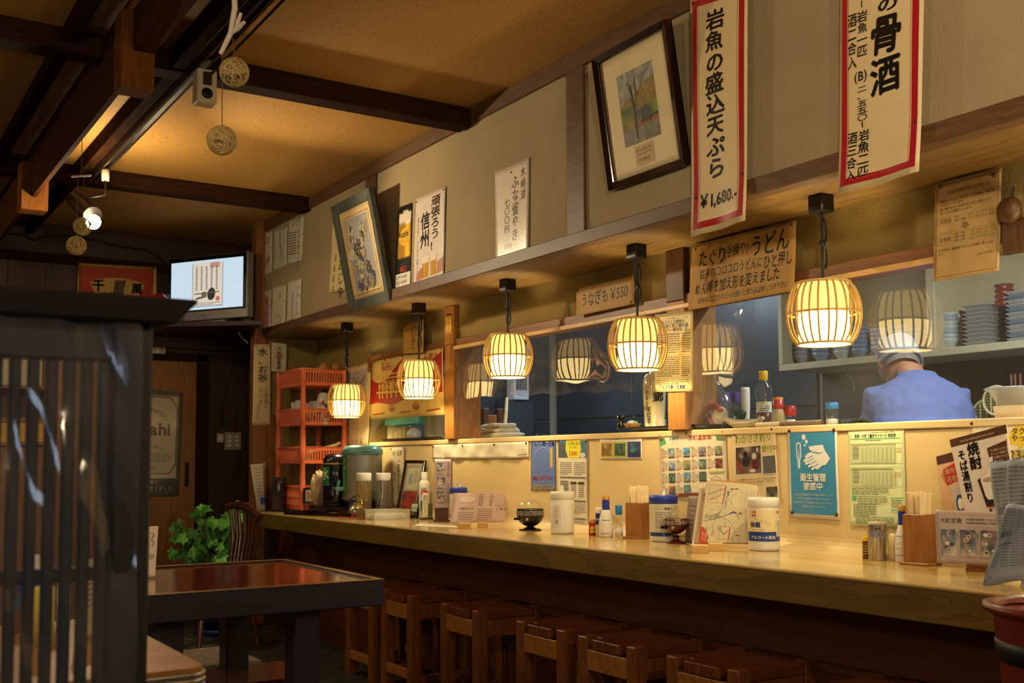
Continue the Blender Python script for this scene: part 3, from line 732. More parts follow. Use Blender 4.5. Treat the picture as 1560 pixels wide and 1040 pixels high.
# ------------------------------------------------------------------ pendant lanterns
def emis(name, col, st):
    m, N, L, P = new_mat(name); P.inputs['Base Color'].default_value = (.02, .02, .02, 1)
    P.inputs['Emission Color'].default_value = (*col, 1); P.inputs['Emission Strength'].default_value = st
emis('shade_low', (1.0, .68, .22), 6.5); emis('shade_up', (1.0, .60, .15), 1.7); emis('bulb_glow', (1.0, .86, .62), 60)
pm('bamboo', '#cfa860', .4, var=.2, scale=30); pm('bamboo_band', '#dcb870', .4, var=.15, scale=30); pm('cord_black', '#120e0b', .6, var=0); pm('cap_black', '#16110d', .4, var=.05)
def make_lantern(x, y, z, label, seed):
    r = random.Random(seed); t = thing('pendant_lantern', label, 'lantern', (x, y, z), 'slatted pendant lanterns over the counter'); Hh = .19
    for k in range(26):
        a = 2 * PI * (k + .5) / 26 + r.uniform(-.03, .03); pts = []
        for j in range(11):
            q = j / 10; rad = .078 + .030 * math.sin(PI * q) ** .7; pts.append((x + rad * math.cos(a), y + rad * math.sin(a), z + .004 + q * (Hh - .008)))
        mb = MB(); mb.tube(pts, .0032, 5); build(mb, 'rib', 'bamboo', t)
    for nm, rad, zz, rr in (('top_ring', .078, Hh - .004, .004), ('bottom_ring', .079, .004, .004), ('middle_band', .103, Hh * .5, .0035)):
        mb = MB(); mb.tube([(x + rad * math.cos(2 * PI * k / 36), y + rad * math.sin(2 * PI * k / 36), z + zz) for k in range(36)], rr, 6, closed=True); build(mb, nm, 'bamboo_band', t)
    mb = MB(); mb.lathe([(.073, .002), (.073, Hh * .5)], (x, y, z), 32); build(mb, 'lower_shade', 'shade_low', t)
    mb = MB(); mb.lathe([(.073, Hh * .5), (.073, Hh - .008)], (x, y, z), 32); build(mb, 'upper_shade', 'shade_up', t)
    mb = MB()
    for k in range(3): a = 2 * PI * k / 3; mb.tube([(x, y, z + Hh - .004), (x + .078 * math.cos(a), y + .078 * math.sin(a), z + Hh - .004)], .002, 5)
    mb.lathe([(0, Hh + .012), (.012, Hh + .01), (.014, Hh - .01), (0, Hh - .012)], (x, y, z), 10); build(mb, 'holder', 'cord_black', t)
    mb = MB(); mb.box((x - .028, y - .028, ZS - .052), (x + .028, y + .028, ZS)); build(mb, 'ceiling_cap', 'cap_black', t, bevel=.004)
    zt = ZS - .05; zl = z + Hh; mb = MB(); mb.tube([(x, y, zt), (x, y, (zt + zl) / 2), (x, y, zl)], .0045, 7)
    zm = zl + (zt - zl) * .55; rr = min(.035, (zt - zl) * .16); ph = r.uniform(0, 6)
    for sgn, zo in ((1, rr), (-1, -rr)):
        pts = []
        for k in range(15):
            a = 2 * PI * k / 14; pts.append((x + (rr * .55 * math.sin(a) * sgn + .006) * math.cos(ph) + .004, y + (rr * .75 * math.sin(a) * sgn) * math.sin(ph + .8), zm + zo * 1.15 + rr * 1.1 * math.cos(a)))
        mb.tube(pts, .004, 6)
    mb.sphere((x, y, zm), .011, 8, 6); build(mb, 'knotted_cord', 'cord_black', t)
    d = bpy.data.lights.new('lantern_light', 'POINT'); d.energy = 11.0; d.color = WARM; d.shadow_soft_size = .03
    o = bpy.data.objects.new('lantern_light', d); COL.objects.link(o); o.parent = t; o.location = (0, 0, .05)
    return t
for u, vb, Y_, lab in ((1256, 528, None, 'slatted lantern nearest the camera, beside the cook behind the counter'),
                       (972, 566, None, 'slatted lantern between the sake crock and the plain ledge, second nearest'),
                       (774, 577, None, 'slatted lantern over the folded towels, middle one of the row'),
                       (638, 608, None, 'slatted lantern hanging in front of the red and cream cloth banner'),
                       (528, 637, None, 'slatted lantern farthest along the counter, by the orange basket rack')):
    p = onx(u, vb, 2.493); make_lantern(p[0], p[1], p[2] + .004, lab, u)
for y in (1.26, .38):      # the row goes on towards the camera outside the picture
    lamp('lantern_light_out_of_view', 'POINT', (2.49, y, 1.36), 9, WARM, .08)

# ------------------------------------------------------------------ lighting track, spotlight, junction box
atd = lambda u, v, D: EYE + ray(u, v) / FPX * D
pm('track_metal', '#4a4038', .3, .8, var=.1); pm('cream_plastic', '#b8a888', .45, var=.06); pm('dark_metal', '#1a1512', .35, .5, var=.1)
tk = thing('lighting_track', 'metal lighting track fixed along the dark ceiling rail', 'track', (1.10, 2.3, 2.41))
mb = MB(); mb.box((1.084, -1.5, 2.424), (1.122, 5.66, 2.45)); build(mb, 'channel', 'track_metal', tk)
for x in (1.084, 1.112): mb = MB(); mb.box((x, -1.5, 2.408), (x + .010, 5.66, 2.4235)); build(mb, 'lip', 'track_metal', tk)
mb = MB(); mb.tube([(1.14, y, 2.42 - .02 * abs(math.sin(y * 1.3))) for y in np.arange(-1.5, 3.7, .2)] + [(1.132, 3.79, 2.39)], .005, 6); build(mb, 'cable', 'cord_black', tk)
jb = thing('junction_box', 'cream plastic feed box hanging on the lighting track', 'box', (1.117, 3.78, 2.279))
mb = MB(); mb.box((1.082, 3.756, 2.281), (1.153, 3.817, 2.405)); q = build(mb, 'housing', 'cream_plastic', jb, bevel=.004)
mb = MB(); mb.lathe([(0, 0), (.018, 0), (.02, .004), (.012, .008), (0, .006)], (0, 0, 0), 16); mb.v = [(1.117 + a, 3.756 - c_, 2.315 + b) for a, b, c_ in mb.v]; build(mb, 'socket_ring', 'dark_metal', jb)
mb = MB(); mb.box((1.102, 3.748, 2.345), (1.132, 3.756, 2.392)); build(mb, 'clip', 'track_metal', jb, bevel=.002)
D0 = 5.15; a0, b0 = atd(112, 302, D0 + .08), atd(141, 329, D0 - .06); bp = atd(142, 338, D0 - .10)
sp = thing('track_spotlight', 'black track spotlight with its bare bulb glowing', 'lamp', b0)
mb = MB(); mb.tube([a0, b0], [.036, .046], 20); build(mb, 'hood', 'dark_metal', sp)
mb = MB(); ad = A(1.103, atd(150, 270, D0)[1], 2.35); mb.lathe([(0, 0), (.017, 0), (.019, .05), (.014, .058), (0, .058)], ad, 14); build(mb, 'adapter', 'cream_plastic', sp)
mb = MB(); mb.tube([ad, ad - A(0, 0, .07), (a0 + b0) / 2 + A(0, 0, .04)], .007, 7); build(mb, 'stem', 'dark_metal', sp)
mb = MB(); mb.sphere(bp, .034, 18, 12); build(mb, 'bulb', 'bulb_glow', sp)
sl = lamp('spotlight_bulb', 'POINT', tuple(bp + A(.0, -.09, -.01)), 20, (1.0, .78, .46), .03)
sl2 = lamp('spotlight_beam', 'SPOT', tuple(bp + A(.05, -.06, -.02)), 70, (1.0, .80, .50), .03, spot=1.45, blend=.6); aim(sl2, (2.4, 3.7, 2.0))

# ------------------------------------------------------------------ hanging thread balls and twig
pm('thread', '#c8b070', .7, var=.1); pm('twig_white', '#d8ccb8', .6, var=.1, scale=40); pm('thread_dark', '#6a5030', .8, var=.2); pm('confetti_red', '#b04030', .7, var=0)
def thread_ball(u, v, rpx, D, label, up, seed):
    c = atd(u, v, D); R_ = rpx * D / FPX; r = random.Random(seed); o = thing('thread_ball', label, 'ornament', c - A(0, 0, R_), 'openwork thread balls hanging from the ceiling')
    mb = MB()
    for k in range(46):
        n = Vector((r.gauss(0, 1), r.gauss(0, 1), r.gauss(0, 1))).normalized(); a = n.orthogonal().normalized(); b = n.cross(a); h = r.uniform(-.55, .55); q = math.sqrt(1 - h * h)
        mb.tube([c + R_ * (h * np.array(n) + q * (math.cos(t) * np.array(a) + math.sin(t) * np.array(b))) for t in np.linspace(0, 2 * PI, 19)[:-1]], R_ * .022, 4, closed=True)
    build(mb, 'thread_shell', 'thread', o)
    mb = MB()
    for k in range(7): p = c + A(r.uniform(-.4, .4), r.uniform(-.4, .4), r.uniform(-.5, 0)) * R_; mb.sphere(p, R_ * r.uniform(.1, .2), 7, 5)
    build(mb, 'dried_petals', 'confetti_red' if seed % 2 else 'thread_dark', o)
    mb = MB(); mb.tube([c + A(0, 0, R_), up], .0012, 4); build(mb, 'string', 'thread_dark', o)
tw0 = atd(362, 45, 2.58)
tw = thing('hanging_twig', 'bare white forked twig hanging from the ceiling above thread balls', 'ornament', tw0)
mb = MB(); P0 = atd(354, -60, 2.58); P1 = atd(358, 12, 2.58); P2 = atd(352, 50, 2.58); P3 = atd(336, 82, 2.58)
mb.tube([P0, P1, P2, P3], [.006, .007, .007, .005], 7); mb.tube([P2, atd(362, 44, 2.57), atd(368, 38, 2.56), atd(372, 34, 2.55)], [.006, .006, .005, .004], 7); mb.tube([atd(359, 47, 2.57), atd(363, 32, 2.58), atd(367, 20, 2.58)], [.005, .005, .004], 7)
build(mb, 'branch', 'twig_white', tw)
mb = MB(); mb.tube([P0, A(P0[0], P0[1], ZT)], .0015, 4); build(mb, 'string', 'thread_dark', tw)
thread_ball(357, 110, 22, 2.58, 'thread ball directly under the white twig, upper of the big pair', atd(355, 58, 2.58), 2)
thread_ball(338, 214, 22.5, 2.58, 'thread ball on a long string below the white twig', atd(339, 80, 2.58), 4)
thread_ball(126, 345, 13.5, 4.2, 'small thread ball beside the glowing spotlight bulb', atd(128, 268, 4.2), 6)
thread_ball(116.5, 374, 14.5, 4.2, 'small thread ball below the glowing spotlight bulb', atd(119, 268, 4.2), 5)
mb = MB(); q = atd(124, 268, 4.2); mb.tube([q + A(-.03, .03, 0), q, q + A(.03, -.03, 0)], .004, 6)
k = build(mb, 'hanging_bar', 'twig_white', None, label='tiny pale bar from which the two small thread balls hang', cat='ornament')
mb = MB(); mb.tube([q, atd(125, 210, 4.2)], .0012, 4); build(mb, 'string', 'thread_dark', k)

# ------------------------------------------------------------------ corner shelf, television, fan picture
tl = A(1.829, 6.941, 2.30); tr = A(2.173, 6.404, 2.30); zl, zr_ = zat(tl, 497), zat(tr, 492); zb = (zl + zr_) / 2
pm('tv_black', '#0c0c0e', .3, var=0); pm('tv_silver', '#8a8884', .35, .5, var=.05); pm('wood_shelf_dark', '#2a160c', .5, var=.2, scale=8)
e_ = (tr - tl); e_[2] = 0; Wd = np.linalg.norm(e_); e_ /= Wd; nrm = A(e_[1], -e_[0], 0)
if nrm @ A(0, 1, 0) > 0: nrm = -nrm
tv = thing('television', 'silver flat television on the corner shelf showing a printed page', 'television', (tl + tr) / 2 * A(1, 1, 0) + A(0, 0, zb))
Htv = 2.30 - zb; tp = lambda a, b, h: tl + e_ * Wd * a - A(0, 0, Htv * b) + nrm * h
def tbox(a0, b0, a1, b1, h0, h1, nm, mat, bev=.003):
    mb = MB(); mb.hexa([tp(a0, b1, h1), tp(a1, b1, h1), tp(a1, b1, h0), tp(a0, b1, h0), tp(a0, b0, h1), tp(a1, b0, h1), tp(a1, b0, h0), tp(a0, b0, h0)]); return build(mb, nm, mat, tv, bevel=bev, merge=True)
tbox(.0, .0, 1, .93, -.06, -.006, 'casing', 'tv_silver', .006); tbox(.012, .012, .985, .80, -.01, .0, 'screen_border', 'tv_black')
tbox(.0, .80, 1, .93, -.02, .004, 'lower_bezel', 'tv_silver', .004); tbox(.3, .93, .7, 1.0, -.10, -.02, 'stand', 'tv_silver'); tbox(.985, .0, 1.0, .82, -.012, .004, 'side_bezel', 'tv_silver', .002)
m, N, L, P = new_mat('screen_light'); a = nd(N, 'ShaderNodeAttribute'); a.attribute_name = 'Col'; L.new(a.outputs['Color'], P.inputs['Emission Color']); P.inputs['Emission Strength'].default_value = 1.0; P.inputs['Base Color'].default_value = (0, 0, 0, 1); P.inputs['Roughness'].default_value = .4
s = Sheet.__new__(Sheet); s.C = [tp(.05, .07, .001), tp(.945, .07, .001), tp(.945, .775, .001), tp(.05, .775, .001)]; s.W = Wd * .895; s.H = Htv * .7; s.n = nrm; s.bend = lambda a, b: 0; s.txt, s.pc = MB(), MB(); s.h = .0004; s.pins = []; s.gloss = False
s.rect(0, 0, 1, 1, '#c8dcec', 1); s.rect(.30, .06, .73, .95, '#8a9298', 1); s.rect(.31, .05, .72, .93, '#d8cdb8', 1)
s.poly([(.55, .06), (.68, .05), (.68, .16), (.55, .17)], '#c08878')
for k in range(5): s.fake(.35 + .07 * k, .13, .375 + .07 * k, 13, .038, .022, '#5a5046', k + 3, 1.2)
s.oval(.57, .70, .055, .13, '#2a2824', 16, .3); s.line([(.33, .68), (.68, .66)], .012, '#5a5248'); s.line([(.36, .78), (.50, .74)], .02, '#3a342c'); s.oval(.47, .70, .04, .06, '#6a5a44', 12); s.oval(.66, .80, .03, .05, '#c86858', 12); s.fake(.33, .87, .70, 2, .03, .012, '#6a6258', 4)
build(s.pc, 'screen', 'screen_light', tv)
s.C = [tp(.05, .82, .005), tp(.95, .82, .005), tp(.95, .92, .005), tp(.05, .92, .005)]; s.H = Htv * .1; s.txt = MB(); s.text('Panasonic', .43, .4, .022, '#2a2824'); build(s.txt, 'lettering', 'print', tv)
sh = thing('corner_shelf', 'dark corner shelf under the television', 'shelf', (1.9, 6.9, zb - .04))
s0, s1 = ony(236, 506, 6.72), onx(377, 499, 2.255)
mb = MB(); mb.prism([(1.22, 6.93, zb - .03), (s0[0], 6.72, zb - .03), (2.23, 6.28, zb - .03), (2.26, 6.52, zb - .03), (2.50, YB - .015, zb - .03), (1.22, YB - .03, zb - .03)], (0, 0, .03)); build(mb, 'board', 'wood_shelf_dark', sh, bevel=.003)
mb = MB(); mb.box((1.3, YB - .10, zb - .10), (2.50, YB - .032, zb - .03)); build(mb, 'cleat', 'wood_shelf_dark', sh)
pm('cloth_mix', '#7a8a60', .8, var=.3, scale=30); pm('cloth_red', '#a8503a', .8, var=.15, scale=30); pm('cloth_cream', '#c8b490', .8, var=.15, scale=30)
bp_ = onx(373, 497, 2.235); bp_[2] = zb
bd = thing('patchwork_bird', 'small green and red patchwork bird ornament beside the television', 'ornament', bp_)
mb = MB(); mb.sphere(bp_ + A(0, -.02, .035), .036, 12, 8, sc=(.8, 1.1, .9)); build(mb, 'body', 'cloth_cream', bd)
mb = MB(); mb.sphere(bp_ + A(-.005, -.045, .078), .022, 12, 8); build(mb, 'head', 'cloth_mix', bd)
mb = MB(); mb.prism([bp_ + A(-.045, -.03, .02), bp_ + A(-.04, -.055, .055), bp_ + A(-.03, .0, .075), bp_ + A(-.035, -.02, .05)], (.008, 0, 0)); build(mb, 'wing', 'cloth_red', bd)
mb = MB(); p = ony(360, 500, 6.5); mb.tube([onx(361, 501, 2.20), onx(366, 512, 2.23), onx(377, 522, 2.245)], .004, 5)
build(mb, 'dangling_cable', 'cream_plastic', None, label='pale cord dangling under the television shelf', cat='cord')
pm('gilt', '#8a6424', .4, .4, var=.25, scale=20)
def picture_frame(name, label, C, wd, dp, fmat, mount, inset, paint, parent_cat='picture'):
    """moulded frame of four mitred bars around a mount, on a plane given by four corners"""
    C = [np.asarray(p, float) for p in C]; n = np.cross(C[3] - C[0], C[1] - C[0]); n /= np.linalg.norm(n); cen = sum(C) / 4
    t = thing(name, label, parent_cat, (C[2] + C[3]) / 2); W_ = np.linalg.norm(C[1] - C[0]); H_ = np.linalg.norm(C[3] - C[0])
    m = lambda a, b, h: (C[0] * (1 - a) + C[1] * a) * (1 - b) + (C[3] * (1 - a) + C[2] * a) * b + n * h
    ia, ib = wd / W_, wd / H_
    O = [(0, 0), (1, 0), (1, 1), (0, 1)]; I = [(ia, ib), (1 - ia, ib), (1 - ia, 1 - ib), (ia, 1 - ib)]
    for k in range(4):
        j = (k + 1) % 4; mb = MB(); mb.hexa([m(*O[k], -dp), m(*O[j], -dp), m(*I[j], -dp), m(*I[k], -dp), m(*O[k], 0), m(*O[j], 0), m(*I[j], -dp * .3), m(*I[k], -dp * .3)])
        build(mb, 'frame_bar', fmat, t, bevel=.0025, merge=True)
    s = Sheet('mount', None, None, [m(*q, -dp * .6) for q in I], mount, .002, wav=0, parent=t); paint(s); s.done()
    mb = MB(); mb.hexa([m(0, 0, -dp - .004), m(1, 0, -dp - .004), m(1, 1, -dp - .004), m(0, 1, -dp - .004), m(0, 0, -dp + .001), m(1, 0, -dp + .001), m(1, 1, -dp + .001), m(0, 1, -dp + .001)]); build(mb, 'backing', 'dark_metal', t, merge=True)
    return t, m
def fan_paint(s):
    s.rect(0, 0, 1, 1, '#b03418', 1)
    P = []
    for k in range(21): a = math.radians(-139.5 + 99 * k / 20); P.append((.5 + .5 * math.cos(a), .59 + .37 * math.sin(a)))
    P += [(.74, .87), (.26, .87)]
    s.poly(P, '#c09a4a')
    s.oval(.5, .68, .17, .10, '#a8843a'); s.poly([(.46, .29), (.62, .27), (.58, .56), (.44, .56)], '#5a4420'); s.line([(.50, .25), (.50, .6)], .012, '#2a1c0c'); s.poly([(.38, .56), (.60, .56), (.56, .66), (.43, .66)], '#4a3818'); s.line([(.36, .68), (.64, .69)], .02, '#6a5424')
    for ch, a, b in (('千', .23, .43), ('客', .33, .72), ('萬', .77, .46), ('来', .66, .76)): s.text(ch, a, b - .15, .18, '#141020', 'v', .5, .03)
    s.text('富士', .90, .06, .06, '#8a2814', 'v', .3); s.text('開運招福', .06, .45, .045, '#8a2814', 'v', .3); s.text('商売繁盛', .93, .42, .045, '#8a2814', 'v', .3)
C = quady((119.4, 400), (238.8, 407), (238.5, 480), (117.5, 476), YB - .05)
picture_frame('fan_picture', 'gilt framed red picture with a gold fan and sailing ship on the back wall', C, .022, .02, 'gilt', '#b03418', 0, fan_paint)
pm('black_lacquer', '#0e0c0c', .12, var=0, coat=.6); pm('red_lacquer', '#9a1c14', .15, var=0, coat=.6)
q = ony(227, 468, 6.84); q[2] = zb
fg = thing('lacquer_figure', 'glossy black and red lacquer figure on the shelf before the fan picture', 'ornament', q); hq = zat(q, 446) - zb
mb = MB(); mb.sphere(q + A(0, 0, hq * .4), hq * .42, 18, 12, sc=(1.3, .9, .95)); build(mb, 'body', 'black_lacquer', fg)
mb = MB(); mb.sphere(q + A(.06, -.02, hq * .72), hq * .28, 14, 10); build(mb, 'head', 'red_lacquer', fg)
mb = MB(); mb.tube([q + A(.09, 0, .0), q + A(.125, 0, hq * .5), q + A(.11, 0, hq * .95), q + A(.07, 0, hq * .92)], [.01, .016, .014, .01], 8); build(mb, 'handle', 'black_lacquer', fg)

# door things
s = Sheet('room_sign', 'small white office name plate above the door', 'sign', quady((213, 524), (252, 526), (252, 538.5), (213, 537), YB - .075), '#d8d0c0', .004, wav=0)
s.text('事務室', .06, .5, .30, '#1a1612', track=1.05); s.done()
wd0 = [ony(188, 592, YB - .05), ony(278, 597, YB - .05), ony(272, 755, YB - .05), ony(185, 755, YB - .05)]
pm('foil_silver', '#9a9080', .28, .55, var=.25, scale=8, bump=.1, bscale=12)
s = Sheet('beer_poster', 'silver foil beer poster with black lower band on the wooden door', 'poster', wd0, '#9a9080', .001, 'foil_silver', wav=.003); s.gloss = True
s.rect(.03, .05, .93, .80, '#b0a48c', 4); s.line([(.0, .06), (.80, .06), (.92, .15), (.92, .70), (.82, .79), (.0, .79)], .018, '#1c1812')
s.text('LIMITED', .40, .17, .10, '#2a241c', rot=-.35); s.text('Asahi', .10, .36, .31, '#2a2010', bold=.03, asp=1.0); s.text('この味、辛口。', .16, .545, .09, '#2a241c'); s.fake(.3, .60, .85, 5, .018, .008, '#6a5c48', 3); s.text('Asahi', .36, .735, .09, '#a82818', bold=.01)
s.rect(0, .835, 1, 1, '#14100c', 2); s.text('生を究めて、', .25, .87, .075, '#c8c0b0'); s.text('うまさを、ぞくぞくと。', .04, .93, .085, '#d8d0c0', bold=.01); s.done()
pm('switch_plate', '#9a8c74', .4, var=.05); pm('switch_key', '#c8ccd0', .35, var=0)
p = ony(354, 672, YB - .012); h = (ony(342, 658, YB - .012), ony(367, 685, YB - .012))
sw = thing('switch_plate', 'beige wall plate with six light switches beside the door', 'switch', A(p[0], YB - .012, h[1][2]))
mb = MB(); mb.box((h[0][0], YB - .022, h[1][2]), (h[1][0], YB - .012, h[0][2])); build(mb, 'plate', 'switch_plate', sw, bevel=.003)
for i in range(2):
    for j in range(3):
        x = h[0][0] + (h[1][0] - h[0][0]) * (.28 + .44 * i); z = h[1][2] + (h[0][2] - h[1][2]) * (.25 + .25 * j)
        mb = MB(); mb.box((x - .014, YB - .026, z - .010), (x + .014, YB - .021, z + .010)); build(mb, 'switch_key', 'switch_key', sw, bevel=.002)
h = (ony(330, 660, YB - .012), ony(340, 674, YB - .012)); pc_ = thing('small_switch', 'small cream wall switch just left of the six-key plate', 'switch', A((h[0][0] + h[1][0]) / 2, YB - .012, h[1][2]))
mb = MB(); mb.box((h[0][0], YB - .03, h[1][2]), (h[1][0], YB - .012, h[0][2])); build(mb, 'body', 'cream_plastic', pc_, bevel=.003)
mb = MB(); mb.box((h[0][0] + .008, YB - .035, h[1][2] + .012), (h[1][0] - .008, YB - .029, h[0][2] - .02)); build(mb, 'key', 'switch_key', pc_, bevel=.001)
y_ = YB - .02; mb = MB(); mb.tube([ony(u, v, y_) for u, v in ((352, 535), (356, 548), (351, 570), (342, 595), (338, 620), (338, 640))], .006, 6)
pw = build(mb, 'power_cord', 'cord_black', None, label='black cord with a plug hanging on the dark wall by the door', cat='cord')
mb = MB(); k = ony(338, 640, y_); mb.box(k + A(-.014, -.01, -.03), k + A(.014, .01, .0)); build(mb, 'plug', 'cord_black', pw, bevel=.004)
mb = MB(); mb.tube([ony(u, v, YB - .035) for u, v in ((10, 355), (40, 358), (52, 366), (70, 360), (110, 360), (150, 366), (168, 372), (195, 377), (225, 381), (240, 390), (253, 402))], .006, 6)
build(mb, 'cable', 'cord_black', None, label='thin dark cable run along the top of the back wall', cat='cable')

# ------------------------------------------------------------------ shelf cabinet seen in slivers through the screen
wood('cabinet_wood', '#6a4020', '#8a5a30', 'Z', .5)
cb = thing('shelf_cabinet', 'brown wooden shelf cabinet seen in slivers through the lattice screen', 'cabinet', (.35, 6.9, 0))
for nm, a, b in (('side_panel', (-.55, 6.6, 0), (-.52, 7.0, 1.72)), ('side_panel', (1.13, 6.6, 0), (1.16, 7.0, 1.72)), ('back_panel', (-.52, 6.97, 0), (1.13, 7.0, 1.72)), ('top_board', (-.55, 6.58, 1.72), (1.16, 7.0, 1.75)), ('shelf_board', (-.52, 6.6, 1.42), (1.13, 6.97, 1.44)), ('shelf_board', (-.52, 6.6, 1.10), (1.13, 6.97, 1.12)), ('door', (-.52, 6.59, .04), (.30, 6.61, 1.09)), ('door', (.31, 6.59, .04), (1.13, 6.61, 1.09))):
    build(MB().box(a, b), nm, 'cabinet_wood', cb, bevel=.003)
for i, (x0, x1, z0, z1, c_, lab) in enumerate(((-.45, -.05, 1.44, 1.60, 'cream_plastic', 'cream box on the upper shelf of the brown cabinet'), (.0, .35, 1.44, 1.56, 'gold_box', 'golden box on the upper shelf of the brown cabinet'), (.4, 1.05, 1.44, 1.62, 'cream_plastic', 'long cream box on the upper shelf of the brown cabinet'), (-.45, .2, 1.12, 1.28, 'gold_box', 'long golden box on the lower shelf of the brown cabinet'), (.3, .62, 1.12, 1.32, 'cream_plastic', 'squarish cream box on the lower shelf of the brown cabinet'), (.68, 1.08, 1.12, 1.26, 'gold_box', 'short golden box on the lower shelf of the brown cabinet'))):
    pm('gold_box', '#c89a38', .6, var=.08); t = thing('storage_box', lab, 'box', ((x0 + x1) / 2, 6.75, z0)); build(MB().box((x0, 6.64, z0), (x1, 6.9, z1 - .03)), 'carton', c_, t, bevel=.003); build(MB().box((x0 - .004, 6.635, z1 - .03), (x1 + .004, 6.905, z1)), 'lid', 'cabinet_wood' if i % 2 else c_, t, bevel=.003)
# ------------------------------------------------------------------ papers on the upper wall
X1 = XS - .003
INK = '#15110e'
def wsheet(name, label, cat, TL, TR, BR, BL, X, col, **k): return Sheet(name, label, cat, quad(TL, TR, BR, BL, X), col, **k)
cards = [((395, 356.5), (414.8, 351.7), (413.8, 415), (395.6, 422), 'upper autograph card at the corner post, wide looping signature', ['ひろし', '平成'], 0),
         ((417.7, 351), (437.9, 346), (437, 404.6), (415.8, 412), 'upper autograph card in the middle, faint grey brush strokes', ['木', '三'], 1),
         ((439.8, 336.3), (462.9, 329.6), (459.6, 397), (437.9, 402.7), 'upper autograph card with dense handwriting, highest of the six', ['いい湯', '信州の旅'], 2),
         ((395, 446), (412.9, 441), (412.4, 503.7), (392.6, 511), 'lower autograph card with a pink strip at the corner post', ['大入'], 3),
         ((415.2, 439), (436, 433.5), (434, 497), (413.6, 502.7), 'lower autograph card in the middle under crinkled film', ['水'], 4),
         ((438.2, 429.6), (459.4, 423.3), (458, 491), (436.5, 498), 'lower autograph card with large hiragana on its margin', ['いろりへ'], 5)]
for TL, TR, BR, BL, lab, tx, i in cards:
    s = wsheet('autograph_card', lab, 'card', TL, TR, BR, BL, X1, '#cfc4ac', thick=.002, group='autograph cards on the upper wall', rough=.28, wav=.002)
    if i == 0: s.line([(.15, .2), (.3, .13), (.5, .2), (.7, .12), (.8, .22), (.4, .28)], .035, '#3a342c'); s.line([(.5, .7), (.8, .55), (.6, .8), (.85, .62), (.4, .9)], .03, '#4a4238')
    if i == 1: s.line([(.5, .1), (.45, .3), (.6, .5), (.5, .8)], .05, '#8a8474'); s.line([(.4, .35), (.8, .75)], .03, '#9a9282'); s.fake(.1, .4, .2, 8, .06, .02, '#6a6254', 3, 2)
    if i == 2: s.text('いろり', .25, .1, .2, INK, 'h', .5); s.text('信州の旅はよき旅', .75, .25, .13, INK, 'v', .6); s.fake(.1, .3, .6, 9, .06, .02, '#4a443a', 5, 3)
    if i == 3: s.rect(.5, .12, .85, .92, '#b8848c', 1); s.text('寿・大入満員', .68, .16, .2, '#3a1c20', 'v', .5, .02); s.fake(.1, .55, .4, 10, .04, .015, '#6a6254', 3, 3)
    if i == 4: s.text('水', .6, .12, .22, '#6a6e7c', 'v', .5); s.line([(.2, .75), (.4, .66), (.6, .7), (.7, .85), (.4, .92), (.2, .82)], .02, '#7a7466')
    if i == 5: s.text('いろりへ', .78, .10, .22, '#3a342c', 'v', .7); s.text('ありがとう', .42, .28, .16, '#3a342c', 'v', .7); s.text('みゆき', .1, .9, .16, '#3a342c', 'h', .6)
    s.pin(.98, .4, .004); s.done()
s = wsheet('menu_strip', 'cream handwritten menu strip behind the grey-green frame', 'sign', (506.7, 343.5), (530, 336), (526, 442), (501.3, 447), X1, '#d8c488', wav=.003)
s.text('おじや', .72, .50, .36, INK, 'v', .6, .01); s.text('￥880', .34, .42, .26, INK, 'v', .5, .0); s.pin(.3, .04); s.done()
s = wsheet('beer_poster', 'narrow beer poster with a foaming golden glass on black', 'poster', (607, 316.5), (627.9, 308.5), (625, 440), (602.3, 447), X1, '#1c1612', rough=.3, wav=.003)
def beer(u, v):
    g = lin_s('#d8a020') if .25 < v < .78 and .12 < u < .96 else lin_s('#15100d')
    if v < .30 and .12 < u < .98 and v > .08 + .12 * abs(u - .6): g = lin_s('#e0d4bc')
    k = .75 + .5 * math.exp(-((u - .75) / .15) ** 2) if .25 < v < .78 else 1
    return [x * k for x in g]
s.pic(0, 0, 1, .78, beer, 18, 30); s.oval(.55, .37, .36, .10, '#e8b840', 18); s.text('Asahi', .12, .33, .30, '#2a1c10', bold=.03, sheary=.2); s.text('生ビール', .3, .42, .14, '#a83018'); s.text('辛口', .3, .745, .22, '#c83820', bold=.02)
s.rect(0, .79, 1, 1, '#e0d8c8', 2); s.text('生中￥600', .08, .83, .15, INK, 'h', .3, .02); s.text('生小￥450', .08, .89, .15, INK, 'h', .3, .02); s.text('びん￥600', .08, .95, .15, INK, 'h', .3, .02); s.pin(.1, .02).pin(.9, .02).pin(.1, .98).pin(.9, .97); s.done()
s = wsheet('slogan_poster', 'white poster with bold black slogan and toasting beer mugs', 'poster', (634, 303), (679.6, 283.4), (676.3, 422.9), (630, 437.7), X1, '#d8c8bc', wav=.003, rough=.35)
s.text('頑張ろう!', .70, .07, .31, INK, 'v', .1, .028, span=(.05, .66)); s.text('信州', .36, .21, .32, INK, 'v', .1, .028, span=(.19, .60)); s.text('信州を元気に、かんぱいで応援しよう', .12, .22, .055, '#2a2420', 'v')
for a in (.40, .66):
    s.poly([(a - .10, .74), (a + .10, .74), (a + .09, .93), (a - .09, .93)], '#c89018'); s.oval(a, .72, .12, .045, '#e8dcc8', 14); s.poly([(a - .11, .72), (a + .11, .72), (a + .10, .77), (a - .10, .77)], '#e8dcc8'); s.line([(a - .04, .79), (a - .04, .91)], .02, '#e8c050')
s.poly([(.80, .80), (.98, .76), (.98, .92), (.78, .93)], '#c08060'); s.poly([(.10, .86), (.3, .80), (.32, .93), (.10, .94)], '#c08060'); s.rect(.02, .965, .98, .975, '#3a342c', 2)
s.pin(.04, .04).pin(.95, .03).pin(.55, .98); s.done()
